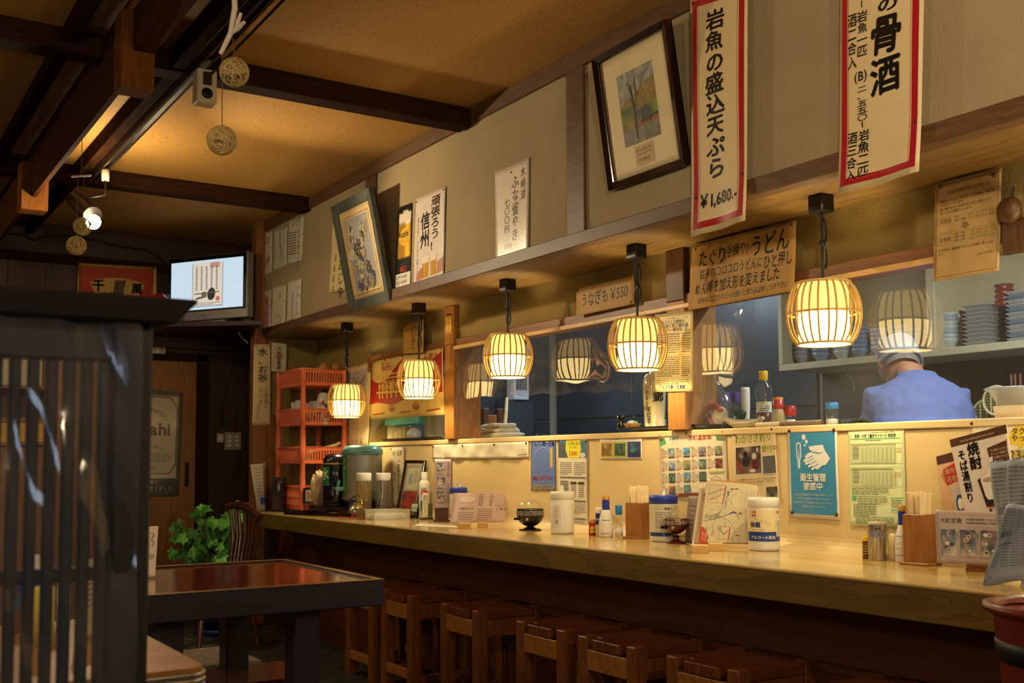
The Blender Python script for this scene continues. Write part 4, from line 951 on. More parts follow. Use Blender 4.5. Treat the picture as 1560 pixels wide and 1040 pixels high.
s = wsheet('menu_sheet', 'white handwritten sheet for lake smelt in a clear sleeve, alone on its panel', 'sign', (754.8, 262.5), (806.7, 240), (805.6, 384), (756, 399.6), X1, '#d6c8b0', wav=.003, rough=.3)
s.text('木崎湖', .84, .10, .15, INK, 'v', .7, .01, span=(.07, .42)); s.text('ふな雀やき', .60, .16, .21, INK, 'v', .6, .015, span=(.12, .84)); s.text('七〇〇円', .35, .36, .16, INK, 'v', .6, .01, span=(.34, .72)); s.text('(3ヶ)', .28, .86, .10, INK, 'h', .4); s.pin(.5, .08); s.done()

# framed pictures leaning out of the wall
def flowers(s):
    r = random.Random(4); s.pic(.13, .10, .87, .92, photo(3, ['#8e8c94', '#a8a294', '#9094a4', '#b0aa98', '#9a9488']), 10, 18)
    for k in range(7): s.line([(.45, .95), (.38 + r.uniform(-.1, .2), .6), (.36 + r.uniform(-.15, .35), .15 + .1 * k)], .010, '#5c5840')
    for k in range(22): s.line([(.70, .40), (.58 + r.uniform(-.05, .27), .14 + r.uniform(0, .12))], .006, '#b09c74')
    def bloom(a, b, q, col, n=6, cc='#a08c50'):
        for k in range(n): t_ = 2 * PI * k / n + a * 9; s.oval(a + q * .6 * math.cos(t_), b + q * .42 * math.sin(t_), q * .42, q * .16, col, 8, t_)
        s.oval(a, b, q * .2, q * .13, cc, 8)
    for k in range(46):
        a, b = r.gauss(.42, .13), .16 + .74 * r.random() ** .8; bloom(max(.18, min(.82, a + (b - .5) * .25)), b, r.uniform(.05, .10), r.choice(('#d4ccb8', '#c8bea4', '#d8d0bc', '#bcae94', '#a89878', '#4a3c34', '#3c3448', '#54486a', '#6a5c40')), r.choice((5, 6, 8)))
    for k in range(16): bloom(r.uniform(.22, .8), r.uniform(.74, .90), r.uniform(.04, .07), r.choice(('#4c4464', '#8a7848', '#5a5074', '#a08c58', '#3a3038')), 5)
    for a, b in ((.30, .22), (.26, .33), (.36, .42), (.62, .30)): s.oval(a, b, .05, .02, '#5c6040', 10, a * 7)
    s.frame(.10, .075, .90, .945, .012, '#b8a070')
C = leaning((502.7, 315), (561.4, 285), (592.9, 457.9), (532.3, 475.4), XS - .035, 11)
pm('frame_green', '#484c42', .5, var=.35, scale=40, stretch=(1, 1, .2), bump=.15, bscale=60)
gt, gm = picture_frame('pressed_flower_frame', 'grey-green framed pressed flower arrangement leaning out from the wall', C, .052, .03, 'frame_green', '#d0b47c', 0, flowers)
from mathutils import noise as mnoise
def river(u, v):
    r = mnoise.noise((u * 9, v * 12, .3)) * .10 + mnoise.noise((u * 24, v * 30, 2.3)) * .07
    if v < .42 - .24 * u + r * .3: c = lin_s('#8c8a7c')
    elif v > .78 + r * .3: c = lin_s('#7a7060') if u < .55 + r * 2 else lin_s('#6a6a54')
    elif u > .55 and v > .70 + r: c = lin_s('#8a4424')
    elif u > .68 and v > .5 + r: c = lin_s('#647828')
    elif v > .62 + r and u < .3: c = lin_s('#806a24')
    elif .38 < u < .66 and .55 < v < .72 + r: c = lin_s('#4a5048')
    elif u < .35 and v > .46: c = lin_s('#5a6426')
    else: c = lin_s('#85702e')
    return [x * (1 + r * 2.6) for x in c]
def watercolour(s):
    s.pic(.23, .17, .78, .76, river, 34, 42)
    s.line([(.44, .72), (.44, .48), (.42, .28)], .03, '#2a1c14'); s.line([(.45, .50), (.50, .36), (.49, .24)], .018, '#3a281a'); s.line([(.44, .42), (.38, .26)], .012, '#3a281a'); s.line([(.48, .40), (.60, .30), (.62, .22)], .008, '#5a4628'); s.line([(.43, .34), (.52, .22)], .008, '#5a4628')
    s.oval(.60, .53, .07, .05, '#3c4644', 14); s.line([(.52, .60), (.78, .58)], .03, '#3a3020'); s.line([(.56, .52), (.56, .62)], .012, '#2a2018'); s.line([(.66, .52), (.66, .62)], .012, '#2a2018')
    s.rect(.37, .78, .64, .94, '#c09c64', 2); s.text('秋の早朝(街)', .385, .82, .042, INK, 'h', .5); s.line([(.40, .855), (.62, .85)], .006, INK); s.text('中村静志', .41, .90, .045, INK, 'h', .5)
C = leaning((899.6, 90.3), (1011, 28.3), (1041.9, 251), (925.6, 291.4), XS - .03, 9)
pm('frame_dark', '#22110c', .18, var=.1, coat=.6)
dt, dm = picture_frame('watercolour_frame', 'dark framed watercolour of an autumn river leaning out from the upper wall', C, .026, .03, 'frame_dark', '#d8c496', 0, watercolour)
q = dm(.5, .0, -.02); mb = MB(); hk = A(XS - .02, q[1], 2.452); mb.tube([dm(.42, .02, -.03), hk, dm(.56, .02, -.03)], .0022, 5); build(mb, 'hanging_cord', 'twig_white', dt)

# red-bordered banners
def banner(label, TL, TR, BR, BL, fn):
    s = wsheet('menu_banner', label, 'sign', TL, TR, BR, BL, XS - .028, '#d8c090', thick=.001, rough=.38, nu=8, nv=16, bend=lambda a, b: .004 + .006 * math.sin(a * 3.1) * math.sin(b * 5) + (.012 * max(0, b - .8) * 4) * (.5 + .5 * math.sin(a * 9)))
    return s
s = banner('long white banner bordered in red, brush writing for tempura at 1,680 yen', (1053, 0), (1140.5, -27), (1139, 336), (1055.8, 362), None)
R_ = '#a81826'
k = .045; H = s.W / s.H
for a, b, c, d in ((.045, .012, .13, .975), (.865, .012, .955, .975), (.045, .012, .955, .012 + .085 * H), (.045, .975 - .085 * H, .955, .975)): s.rect(a, b, c, d, R_, 6)
s.frame(.155, .03, .84, .957, .008, '#b85838')
s.text('岩魚の盛込天ぷら', .46, .088, .335, INK, 'v', .5, .03, span=(.075, .785))
s.text('￥1,680.-', .14, .865, .22, INK, 'h', .5, .03, span=(.14, .84))
s.pin(.09, .84).pin(.93, .80).pin(.05, .02); s.done()
s = banner('wide white banner bordered in red, brush writing for bone sake, at the right', (1282, -92), (1412, -132), (1403.7, 261.6), (1280, 297), None); H = s.W / s.H
for a, b, c, d in ((.03, .01, .10, .975), (.88, .01, .955, .975), (.03, .01, .955, .01 + .07 * H), (.03, .975 - .07 * H, .955, .975)): s.rect(a, b, c, d, R_, 6)
s.frame(.115, .025, .865, .957, .007, '#b85838')
s.text('岩魚', .58, .04, .36, INK, 'v', .4, .03, span=(.03, .275)); s.text('の', .60, 0, .26, INK, 'v', .4, .03, span=(.28, .345)); s.text('骨酒', .58, 0, .38, INK, 'v', .4, .03, span=(.35, .66))
s.text('一、五〇〇ー', .29, 0, .13, INK, 'v', .4, .015, span=(.10, .30)); s.text('岩魚一匹', .30, 0, .135, INK, 'v', .45, .015, span=(.31, .49)); s.text('(B)', .19, .56, .13, INK, 'h', .3, .015); s.text('二、五五〇ー', .29, 0, .13, INK, 'v', .45, .015, span=(.60, .765)); s.text('岩魚二匹', .31, 0, .14, INK, 'v', .45, .015, span=(.77, .957)); s.text('酒二合入', .17, 0, .125, INK, 'v', .4, .015, span=(.31, .53)); s.text('酒三合入', .17, 0, .13, INK, 'v', .4, .015, span=(.77, .965))
s.pin(.93, .80); s.done()

# papers under the bulkhead
X2 = XK - .042
s = wsheet('udon_sign', 'tan paper sign with brush notes about udon above the vinyl curtain', 'sign', (1055.3, 374.4), (1213.5, 335), (1210.3, 442.6), (1048.9, 473), X2, '#b28a48', wav=.003)
s.text('手づくりのやさしさ', .17, .065, .03, INK, 'h', .6); s.text('たぐり', .08, .25, .13, INK, 'h', .5, .01, asp=.75); s.text('(手繰り)', .345, .22, .09, INK, 'h', .4, .004, asp=.7); s.text('うどん', .60, .23, .16, INK, 'h', .5, .01, asp=.72)
s.text('従来のコロコロうどんに', .10, .48, .085, INK, 'h', .5, .0, asp=.66); s.text('ひと押し', .72, .50, .105, INK, 'h', .5, .006, asp=.62)
s.text('めん棒を加え形を変えました', .06, .70, .095, INK, 'h', .5, .004, asp=.66); s.text('従来のコロコロうどんが良いと思う人は申しつけ下さい', .10, .885, .05, INK, 'h', .5, .0, asp=.68)
s.pin(.04, .07).pin(.965, .05); s.done()
s = wsheet('eel_sign', 'long tan paper strip for eel at 550 yen beside the lantern cord', 'sign', (879, 439.4), (966.6, 419.7), (967, 462.6), (878.3, 481.7), X2, '#b28a48', wav=.002)
s.text('うなぎも', .09, .47, .16, INK, 'h', .6, .01, asp=.75); s.text('￥550', .58, .47, .17, INK, 'h', .5, .01, asp=.75); s.pin(.03, .08).pin(.95, .92); s.done()
s = wsheet('notice_sheet', 'printed notice of changed opening hours pinned by the right picture edge', 'notice', (1425, 281), (1526.9, 255), (1522.7, 412.4), (1421.3, 429), X2, '#b29058', wav=.003)
s.frame(.04, .03, .96, .965, .006, '#6a5030'); s.text('営業時間変更のお知らせ', .20, .12, .062, '#6a4a20', asp=.95, track=1.0)
for i, tx in enumerate(('毎度は、こまくさ代行をご利用頂き、誠にあ', 'りがとうございます。', '誠に勝手ながら令和四年十月十五日より下', '記のとおり変更いたします。')): s.text(tx, .09, .20 + .04 * i, .041, '#2a2014')
s.rect(.07, .36, .94, .44, '#a88850', 2); s.text('変更前', .10, .405, .06, INK); s.text('平日　　　　１８：００～２４：００', .33, .385, .034, INK); s.text('祝日・日曜　１８：００～２１：００', .33, .42, .034, INK)
s.poly([(.45, .455), (.53, .455), (.53, .49), (.57, .49), (.49, .515), (.41, .49), (.45, .49)], '#7a6034'); s.rect(.07, .53, .94, .64, '#a88850', 2); s.text('変更後', .10, .595, .06, INK)
for i, tx in enumerate(('祝日・日曜　　１８：００～２４：００', '月曜～木曜　　１９：００～２４：３０', '金曜・土曜　　１９：００～２６：００')): s.text(tx, .33, .555 + .033 * i, .033, INK)
s.text('引き続きご愛顧賜りますようお願い申し上げ', .09, .70, .041, '#2a2014'); s.text('ます。', .09, .74, .041, '#2a2014'); s.text('こまくさ代行', .66, .80, .041, INK); s.pin(.09, .04, .006).pin(.90, .06, .006); s.done()
s = wsheet('memo_sheet', 'small tan brush note pinned on the wall above the cloth banner', 'sign', (615.2, 493), (646, 485), (645.6, 537), (614.6, 539), X2, '#b88838', wav=.003)
s.text('いいちこ', .5, .12, .24, INK, 'v', .8, .01, span=(.12, .88)); s.pin(.1, .08).pin(.9, .08); s.done()
s = wsheet('price_tag', 'narrow yellow tag on the pale wooden post', 'sign', (678.6, 481), (688.4, 479.5), (688.4, 507), (678.8, 508.5), XK - .033, '#c89838', wav=.001)
s.text('三〇〇', .5, .08, .42, INK, 'v', .3, .01); s.frame(.1, .04, .9, .96, .05, '#6a4a20'); s.done()
s = wsheet('taxi_price_list', 'printed taxi price list hanging on the post beside the lantern', 'poster', (998.3, 479), (1055.8, 473.3), (1055.8, 596), (998.3, 597), XK - .034, '#d8c488', wav=.002, rough=.35)
s.text('アルプスの麓からようこそご利用', .28, .07, .04, '#3a3424'); s.text('アルプスと安曇野の', .12, .115, .075, '#2a5a3a', bold=.01); s.text('きらめく光と緑の風', .12, .165, .085, '#1c3a5a', bold=.015, asp=1.0); s.text('タクシー観光料金', .25, .215, .06, '#2a2a20', bold=.01); s.oval(.82, .22, .04, .03, '#4a6a8a', 12)
s.fake(.06, .27, .66, 9, .028, .011, '#4a4438', 5); s.fake(.72, .27, .94, 9, .028, .011, '#4a4438', 6, 2); s.fake(.06, .56, .66, 10, .026, .011, '#4a4438', 7); s.fake(.72, .56, .94, 10, .026, .011, '#4a4438', 8, 2); s.fake(.06, .85, .9, 3, .022, .008, '#6a6250', 9)
for b in (.26, .40, .54, .70, .83): s.line([(.05, b), (.95, b)], .006, '#8a8468')
s.text('アルプス第一交通㈱', .12, .94, .085, '#24468a', bold=.01, asp=.9); s.done()
# end wall papers
s = Sheet('water_tea_sign', 'long white strip inviting guests to help themselves to water and tea', 'sign', quady((387, 524.4), (412.4, 524.4), (411.9, 647.5), (384.4, 647.5), YE - .02), '#cdb98c', wav=.004, rough=.4)
s.text('水、お茶', .52, .04, .60, INK, 'v', .3, .02, span=(.04, .47)); s.text('ご自由に', .74, .53, .28, INK, 'v', .5, .0, span=(.53, .80)); s.text('おつぎ', .42, .53, .26, INK, 'v', .5, .0, span=(.53, .76)); s.text('下さい', .28, .76, .28, INK, 'v', .5, .0, span=(.76, .94)); s.pin(.1, .02).pin(.92, .02); s.done()
s = Sheet('shrine_talisman', 'white paper talisman with a red seal and brush characters', 'sign', quady((413.8, 521.7), (437.5, 522.5), (436, 567.5), (413.3, 566), YE - .016), '#c8b898', wav=.001)
s.oval(.5, .45, .3, .12, '#c8907c', 18); s.text('大般若寶牘', .5, .10, .30, INK, 'v', .2, .012, span=(.1, .92)); s.poly([(.45, .01), (.55, .01), (.5, .07)], '#b8902c'); s.done()

# cloth banner over the small hatch, calendar
X2 = XK - .003
pm('cloth_print', '#d8b464', .9, var=.08, scale=30, bump=.1, bscale=150)
C = quad((568.5, 550.8), (675.4, 529.5), (676, 631.5), (562.3, 639), XK - .028)
s = Sheet('cloth_banner', 'red and cream printed cloth banner hung over the small hatch', 'banner', C, '#d8b464', .0012, 'cloth_print', nu=14, nv=12, bend=lambda a, b: .003 * math.sin(a * 17) * b + .004 * math.sin(a * 7 + b * 3))
RD = '#a01c1c'; n = 26; top = [.20, .28]; P = []
up_ = lambda a: .16 + .10 * math.sin(a * 7.2 + 1.0) * (1 - a) + (.12 * math.sin(a * 9) if a < .5 else 0) - (.16 * max(0, a - .78) / .22) + .04
lo_ = lambda a: .755 - .03 * math.sin(a * 14.5) - .07 * a * a
h = s.up()
s.pc.grid(lambda x, y: s.m(x * .99 + .005 * 0, up_(x) * (1 - y) + lo_(x) * y, h), 26, 4, lin(RD))
YL = '#d8b050'
s.line([(.10, .27), (.62, .25)], .008, YL); s.line([(.11, .33), (.64, .31)], .008, YL); s.oval(.09, .32, .012, .07, YL, 10); s.oval(.22, .29, .02, .02, YL, 8)
for a in (.14, .18, .24, .30, .37, .44): s.line([(a, .42), (a + .005, .66)], .014, YL); s.oval(a, .45, .016, .05, YL, 8)
s.line([(.10, .555), (.50, .575)], .012, YL); s.text('祭禮', .17, .47, .09, YL, 'h', .4, .01); s.oval(.93, .33, .012, .08, YL, 10); s.oval(.93, .55, .012, .07, YL, 10); s.line([(.93, .27), (.93, .62)], .01, YL)
s.text('まつり', .14, .10, .05, RD, 'h', .6); s.text('大町の山', .17, .165, .045, RD, 'h', .5); s.text('大祭り', .72, .14, .08, RD, 'h', .5)
for a, b in ((.32, .84), (.66, .84)):
    for k in range(9): t = 2 * PI * k / 9; s.line([(a, b + .03), (a + .05 * math.cos(t), b + .05 * math.sin(t)), (a + .035 * math.cos(t + .5), b + .065 * math.sin(t + .5))], .006, '#a04028')
for a in (.06, .44, .80): s.line([(a, .925), (a + .16, .905)], .008, RD)
for a in (.02, .2, .45, .71, .98): s.pin(a, .012, .004, '#2a2018')
s.done()
s = wsheet('wall_calendar', 'wall calendar with a flowering branch picture behind the lantern', 'calendar', (528.6, 561), (566.3, 551), (561.4, 679.6), (525.5, 681), XK - .008, '#d8bc84', wav=.003)
s.pic(.03, .06, .86, .45, photo(9, ['#a89890', '#b0a49a', '#a08c88', '#b8a8a0']), 8, 10)
r = random.Random(2)
for k in range(60): s.oval(.5 + r.gauss(0, .16), .24 + r.gauss(0, .07), .018, .008, r.choice(('#5a6030', '#6a5a38', '#8a4a48', '#4a5028')), 6)
s.line([(.3, .36), (.55, .26), (.8, .14)], .02, '#4a3a28')
for j in range(5): s.text(('1234567', '8901234', '5678901', '2345678', '90')[j], .06, .60 + .055 * j, .085, '#6a5040', track=1.7)
s.text('い・う・え・お', .08, .93, .10, '#5a3c30'); s.pin(.5, .01); s.done()
# ------------------------------------------------------------------ papers on the backboard
X3 = XK - .002
s = wsheet('blank_strip', 'long blank strip of crinkled white paper pinned along the backboard', 'paper', (660.7, 677.5), (806.3, 672.4), (806.7, 697.6), (660.7, 698.7), X3, '#d8cdb0', nu=40, nv=6, bend=lambda a, b: .006 + .003 * math.sin(a * 41 + b * 3) + .003 * math.sin(a * 23 - b * 5) * b)
s.line([(.90, .82), (.985, .74)], .004, '#8a8068')
for a in (.015, .35, .68, .985): s.pin(a, .12 if a < .9 else .08, .005)
s.done()
s = wsheet('taxi_poster', 'blue taxi poster with yellow telephone number on the backboard', 'poster', (808.9, 671.4), (846, 671), (846.6, 746.7), (809.3, 746.7), X3, '#6478b4', thick=.0015, rough=.3, wav=.001)
s.text('アルプス第一交通', .02, .055, .13, INK, bold=.025, span=(.02, .97)); s.oval(.5, .46, .43, .34, '#8a98c8', 28); s.oval(.5, .46, .41, .325, '#6478b4', 28); s.rect(.80, .14, .90, .54, '#d0a820', 2)
s.text('電話でお呼び下さい', .08, .755, .10, '#b83418', bold=.02, asp=.92); s.line([(.02, .83), (.98, .83)], .012, '#8a98c8')
s.text('☎', .05, .925, .14, '#e0c030', bold=.01); s.text('0261-22-2121', .22, .925, .165, '#e0c030', bold=.02, span=(.22, .97)); s.done()
s = wsheet('newspaper_coupon', 'tall newspaper sheet with yellow coupon band at its top', 'poster', (851, 668.4), (895, 667.4), (896, 803.6), (853, 800), X3, '#d8ccb0', wav=.004)
s.rect(0, .02, 1, .22, '#3a6a7a', 3); s.rect(.02, .05, .25, .21, '#4a5058', 2); s.poly([(.28, .01), (.76, .01), (.80, .12), (.74, .22), (.33, .22), (.25, .12)], '#d8cc20'); s.text('お友達ご紹介', .32, .055, .075, '#3a5a20', bold=.01); s.text('クーポン', .38, .10, .075, '#3a5a20', bold=.01); s.text('5,000', .36, .165, .13, '#c86818', bold=.03); s.oval(.86, .19, .10, .03, '#c8c0b8', 12)
s.fake(.05, .27, .46, 7, .022, .009, '#8a8478', 3); s.fake(.54, .27, .95, 7, .022, .009, '#8a8478', 4); s.rect(.04, .435, .96, .452, '#6a665c', 2); s.rect(.06, .48, .34, .62, '#9a968a', 2); s.fake(.08, .49, .33, 5, .026, .012, '#5a564c', 5, 3)
s.rect(.42, .49, .64, .52, '#3a362e', 1); s.rect(.70, .49, .92, .52, '#3a362e', 1); s.fake(.44, .54, .62, 6, .022, .008, '#6a665c', 6, 2); s.fake(.72, .54, .9, 6, .022, .008, '#6a665c', 7, 2); s.rect(.04, .70, .96, .716, '#6a665c', 2); s.fake(.05, .74, .95, 6, .022, .008, '#8a8478', 8); s.rect(.04, .90, .96, .916, '#6a665c', 2); s.fake(.05, .935, .9, 3, .02, .007, '#8a8478', 9); s.pin(.03, .02).pin(.96, .03); s.done()
s = wsheet('gift_card_sheet', 'white landscape sheet showing three gift cards in coloured frames', 'poster', (913.9, 664.7), (977.9, 663.3), (978.3, 699), (914.3, 699), X3, '#d8ceb8', wav=.001)
s.text('アルプス第一交通㈱がオリジナルギフトカード', .13, .13, .037, '#2a2a3a', bold=.01)
for a, col, pal in ((.02, '#c89a20', ['#6a4a10', '#a87828', '#c8b8a0', '#7a5a18']), (.34, '#9aa820', ['#20282c', '#7a6c58', '#2a8078', '#344a2a']), (.67, '#20307a', ['#184a6a', '#2a8a90', '#8a7a60', '#181c2c'])): s.rect(a, .25, a + .31, .93, col, 2); s.pic(a + .03, .33, a + .28, .86, photo(int(a * 100), pal), 8, 8)
s.done()
s = wsheet('hot_spring_poster', 'white guide poster with a grid of small inn photographs', 'poster', (1004, 660.2), (1105, 654.4), (1109, 752), (1007, 757), X3, '#dccfb0', wav=.003, rough=.4)
s.poly([(0, .06), (.10, .08), (.12, .17), (.02, .20)], '#4a9a5a'); s.oval(.04, .10, .04, .03, '#6a4a2a', 8); s.poly([(.86, .0), (1, 0), (1, .17), (.88, .16)], '#5a7a4a'); s.poly([(.86, 0), (.97, 0), (.90, .06), (.86, .05)], '#6aa8d0'); s.oval(.95, .07, .05, .03, '#b8602c', 8)
s.text('信濃大町', .17, .085, .04, '#8ab8b0', bold=.01); s.text('湯けむりの', .345, .09, .024, '#b88a48'); s.text('大町温泉郷', .47, .09, .068, '#c85038', bold=.01); s.text('ガイド', .20, .155, .04, '#9ac0b8')
PALS = [['#4a88c8', '#d8b068', '#6a7a4a', '#9a8a68'], ['#5aa0e0', '#d8d8d8', '#6a7a58', '#3a4a38'], ['#8a8490', '#b8b0b0', '#5a5660'], ['#d8c8a0', '#7a7468', '#4a5038'], ['#b8c0c8', '#8a9098', '#4a6a8a'], ['#b0a070', '#8a9060', '#5a6a3a'], ['#3a68a8', '#c8b878', '#5a6a40'], ['#6a3018', '#b86828', '#3a2418'], ['#2a4a3a', '#7a90a0', '#4a5a3a'], ['#4a88b8', '#5a6a58', '#b0a888'], ['#5a6a7a', '#3a3a34', '#4a5a48'], ['#c88a30', '#6a3a14', '#3a4a6a'], ['#4a8098', '#3a5a3a', '#7a8a78']]
kk = 0
for j in range(4):
    for i in range(4):
        if (j >= 2 and i == 3) or (j == 3 and i == 2): continue
        a = .145 + .235 * i; b = .245 + .195 * j; s.pic(a, b, a + .10, b + .145, photo(40 + kk, PALS[kk % 13]), 7, 8); s.rect(a, b + .135, a + .10, b + .147, '#2a2620', 1)
        s.fake(a - .11, b + .03, a - .01, 4, .02, .007, '#9a8c78', kk + 1, 3); s.rect(a - .11, b, a - .06, b + .012, '#b86848', 1); s.rect(a - .11, b + .115, a - .07, b + .145, '#c08868', 1); s.rect(a - .055, b + .115, a - .03, b + .13, '#b86848', 1); kk += 1
s.rect(.76, .64, .98, .665, '#a0b048', 1); s.line([(.78, .76), (.85, .70), (.93, .76), (.90, .80)], .005, '#8a8068'); s.rect(.30, .965, .86, .99, '#8a2018', 1); s.pin(.03, .03).pin(.97, .03).pin(.45, .02); s.done()
s = wsheet('fishing_poster', 'smelt fishing poster with green title and photos in a clear sleeve', 'poster', (1116, 658.8), (1181.3, 652), (1188, 763), (1118, 766), X3, '#cdb68c', wav=.002, rough=.3)
s.text('わかさぎ釣り', .06, .105, .155, '#8a9a28', bold=.02, asp=.92); s.text('受付中', .68, .27, .115, '#8aa028', bold=.02)
s.rect(.06, .21, .67, .61, '#d8ccb0', 2); s.pic(.075, .22, .655, .60, photo(77, ['#3a2c28', '#5a4a48', '#8a4a2a', '#2a2830', '#a89080', '#6a5a50']), 14, 12); s.oval(.30, .33, .05, .05, '#1c1818', 12); s.oval(.31, .43, .09, .07, '#24242c', 12); s.oval(.50, .36, .055, .05, '#b8a898', 12); s.oval(.52, .48, .08, .08, '#5a2824', 12); s.line([(.10, .40), (.22, .58)], .05, '#8a3c1c'); s.oval(.46, .56, .07, .025, '#c8b8a8', 10)
s.text('8', .555, .27, .10, '#d8d8d0', bold=.03); s.rect(.69, .36, .985, .625, '#d8ccb0', 2); s.pic(.70, .37, .975, .615, lambda u, v: [.32 + .3 * math.sin(u * 17 + v * 31) * math.sin(u * 29 - v * 13)] * 3, 16, 16)
for i, tx in enumerate(('冬の風物詩であるわかさぎが、ピチピチと釣れる', 'おいしさ。釣れたてその場で味わってみては', 'お気軽にお問い合わせください。')): s.text(tx, .10, .68 + .04 * i, .04, '#4a4234')
s.pic(.74, .80, .98, .97, photo(12, ['#4a4a44', '#2a2420', '#6a3a2c', '#8a8a88']), 8, 8); s.pin(.06, .04).pin(.94, .01, .005); s.done()
# hygiene poster
s = wsheet('hygiene_poster', 'blue hygiene poster with white thermometer and washing hands', 'poster', (1200.4, 650.4), (1275, 648), (1279.8, 792), (1204.8, 787.5), X3 - .002, '#d8d0c4', thick=.0015, rough=.28, wav=.0015)
BL_ = '#3c86ae'; WT = '#d8d8d0'
s.rect(.04, .03, .96, .955, BL_, 3)
s.oval(.33, .115, .038, .030, WT, 16); s.oval(.385, .165, .028, .021, WT, 14); s.oval(.35, .205, .019, .013, WT, 12)
s.poly([(.17, .19), (.19, .175), (.25, .175), (.27, .19), (.27, .32), (.245, .37), (.245, .445), (.23, .46), (.21, .46), (.195, .445), (.195, .37), (.17, .32)], WT); s.poly([(.188, .195), (.2, .188), (.24, .188), (.252, .195), (.252, .315), (.228, .365), (.228, .44), (.212, .44), (.212, .365), (.188, .315)], BL_)
s.rect(.214, .26, .226, .45, WT, 1)
for b in (.215, .235, .32): s.rect(.235, b, .252, b + .008, WT, 1)
s.poly([(.43, .22), (.72, .20), (.76, .265), (.66, .29), (.52, .275), (.45, .255)], WT)
s.poly([(.40, .295), (.50, .275), (.66, .30), (.76, .262), (.86, .35), (.77, .42), (.70, .425), (.60, .47), (.545, .455), (.40, .385), (.36, .36)], WT)
for (a0, b0), (a1, b1), wq in (((.50, .30), (.37, .33), .042), ((.50, .33), (.345, .375), .045), ((.54, .36), (.375, .405), .042), ((.58, .39), (.43, .435), .040), ((.62, .41), (.50, .462), .040)):
    s.line([(a0, b0), (a1, b1)], wq, WT); s.oval(a1, b1, wq * .52, wq * .52 * s.W / s.H, WT, 10)
for (a0, b0), (a1, b1) in (((.52, .318), (.40, .352)), ((.54, .35), (.42, .385)), ((.58, .378), (.46, .415)), ((.62, .405), (.52, .445)), ((.50, .282), (.66, .298))): s.line([(a0, b0), (a1, b1)], .012, BL_)
s.text('衛生管理', .5, .555, .135, WT, bold=.03, mid=True, track=.98); s.text('徹底中', .5, .65, .135, WT, bold=.03, mid=True, track=.98)
for i, tx in enumerate(('お客様の安全確保のため従業員の健康チェックや', '手洗い・消毒換気などを徹底しております', 'お客様に安心してお食事をお楽しみいただけるよう', '従業員一同努めてまいります')): s.text(tx, .5, .745 + .042 * i, .036, WT, mid=True, bold=.01)
s.pin(.045, .045, .006).pin(.955, .045, .006).pin(.05, .945, .006).pin(.95, .945, .006); s.done()
s = wsheet('bus_timetable', 'pale green printed bus timetable taped on the backboard', 'poster', (1292.3, 653.3), (1377, 650.4), (1381, 804), (1295.3, 801), X3, '#d2dca6', wav=.002)
s.fake(.42, .04, .95, 1, .02, .007, '#6a6a4a', 3); s.text('長野－大町【鷹狩ライナー】時刻表', .12, .078, .062, '#2a2e1c', bold=.012, asp=.75); s.rect(.05, .10, .93, .112, '#7aba78', 2); s.fake(.32, .12, .7, 1, .02, .007, '#6a6a4a', 4)
for b0, b1, c in ((.155, .36, .86), (.40, .595, .80)):
    s.frame(.05, b0, .97, b1, .004, '#8a8a68'); s.rect(.05, b0, c, b0 + .014, '#aaae84', 1); s.rect(.05, b1 - .012, c, b1, '#aaae84', 1)
    for k in range(13): s.line([(.05, b0 + .014 + (b1 - b0 - .026) * k / 13), (c, b0 + .014 + (b1 - b0 - .026) * k / 13)], .0025, '#a4a880')
    for k in range(9): s.rect(.24 + k * .072, b0 + .03, .27 + k * .072, b1 - .018, '#b6bc8c', 1); s.line([(.225 + k * .072, b0), (.225 + k * .072, b1)], .0025, '#a4a880')
    s.fake(.08, b0 + .03, .20, 8, .017, .007, '#5a5a44', k, 3); s.fake(.87 if c > .82 else .82, b0 + .05, .95, 2, .03, .008, '#c08a68', 5, 2)
s.fake(.06, .615, .72, 4, .017, .007, '#6a6a50', 5); s.rect(.06, .685, .145, .73, '#5aa868', 1); s.fake(.17, .69, .70, 5, .018, .007, '#7a7a5c', 6); s.rect(.75, .70, .97, .712, '#7aba78', 1); s.rect(.75, .82, .93, .832, '#7aba78', 1); s.fake(.76, .73, .95, 4, .02, .007, '#6a6a50', 7, 3); s.fake(.08, .77, .5, 8, .017, .007, '#6a6a50', 8); s.fake(.12, .90, .8, 5, .016, .006, '#6a6a50', 9); s.done()
s = wsheet('taxi_notice', 'hand lettered taxi notice with yellow bubble at the right picture edge', 'poster', (1481, 641.4), (1583, 636), (1588, 785), (1485, 784), X3, '#d8cca8', wav=.002)
s.text('タクシーのご用命は', .04, .045, .095, '#2a241c', track=1.18, jit=.2); s.line([(.10, .14), (.2, .11), (.32, .115)], .01, '#8ab0a8')
s.oval(.80, .17, .23, .11, '#d8b820', 18); s.oval(.66, .21, .12, .06, '#d8b820', 14); s.poly([(.68, .26), (.80, .26), (.70, .32)], '#d8b820'); s.text('タクシー代行', .60, .13, .105, '#1c1810', bold=.02, jit=.2); s.text('やってます', .60, .20, .105, '#1c1810', bold=.02, jit=.2)
s.rect(.58, .325, 1, .41, '#a0aa50', 2); s.text('23-2323', .56, .37, .18, '#8a2030', bold=.01); s.text('第一交通', .58, .47, .13, '#24469a', bold=.02); s.pin(.01, .025, .006); s.done()
s = wsheet('water_strip', 'narrow handwritten white strip leaning behind the framed picture', 'sign', (595, 682), (616.3, 680.5), (613, 775), (599.5, 770), X3 - .004, '#cdbd98', wav=.003)
s.text('水・お茶', .15, .10, .22, INK, 'h', .5, asp=.8); s.text('ご自由にどうぞお使い下さい', .62, .24, .24, INK, 'v', .6, track=.5); s.text('セルフ', .3, .42, .22, INK, 'v', .6, track=.7); s.pin(.05, .02).pin(.95, .02); s.done()
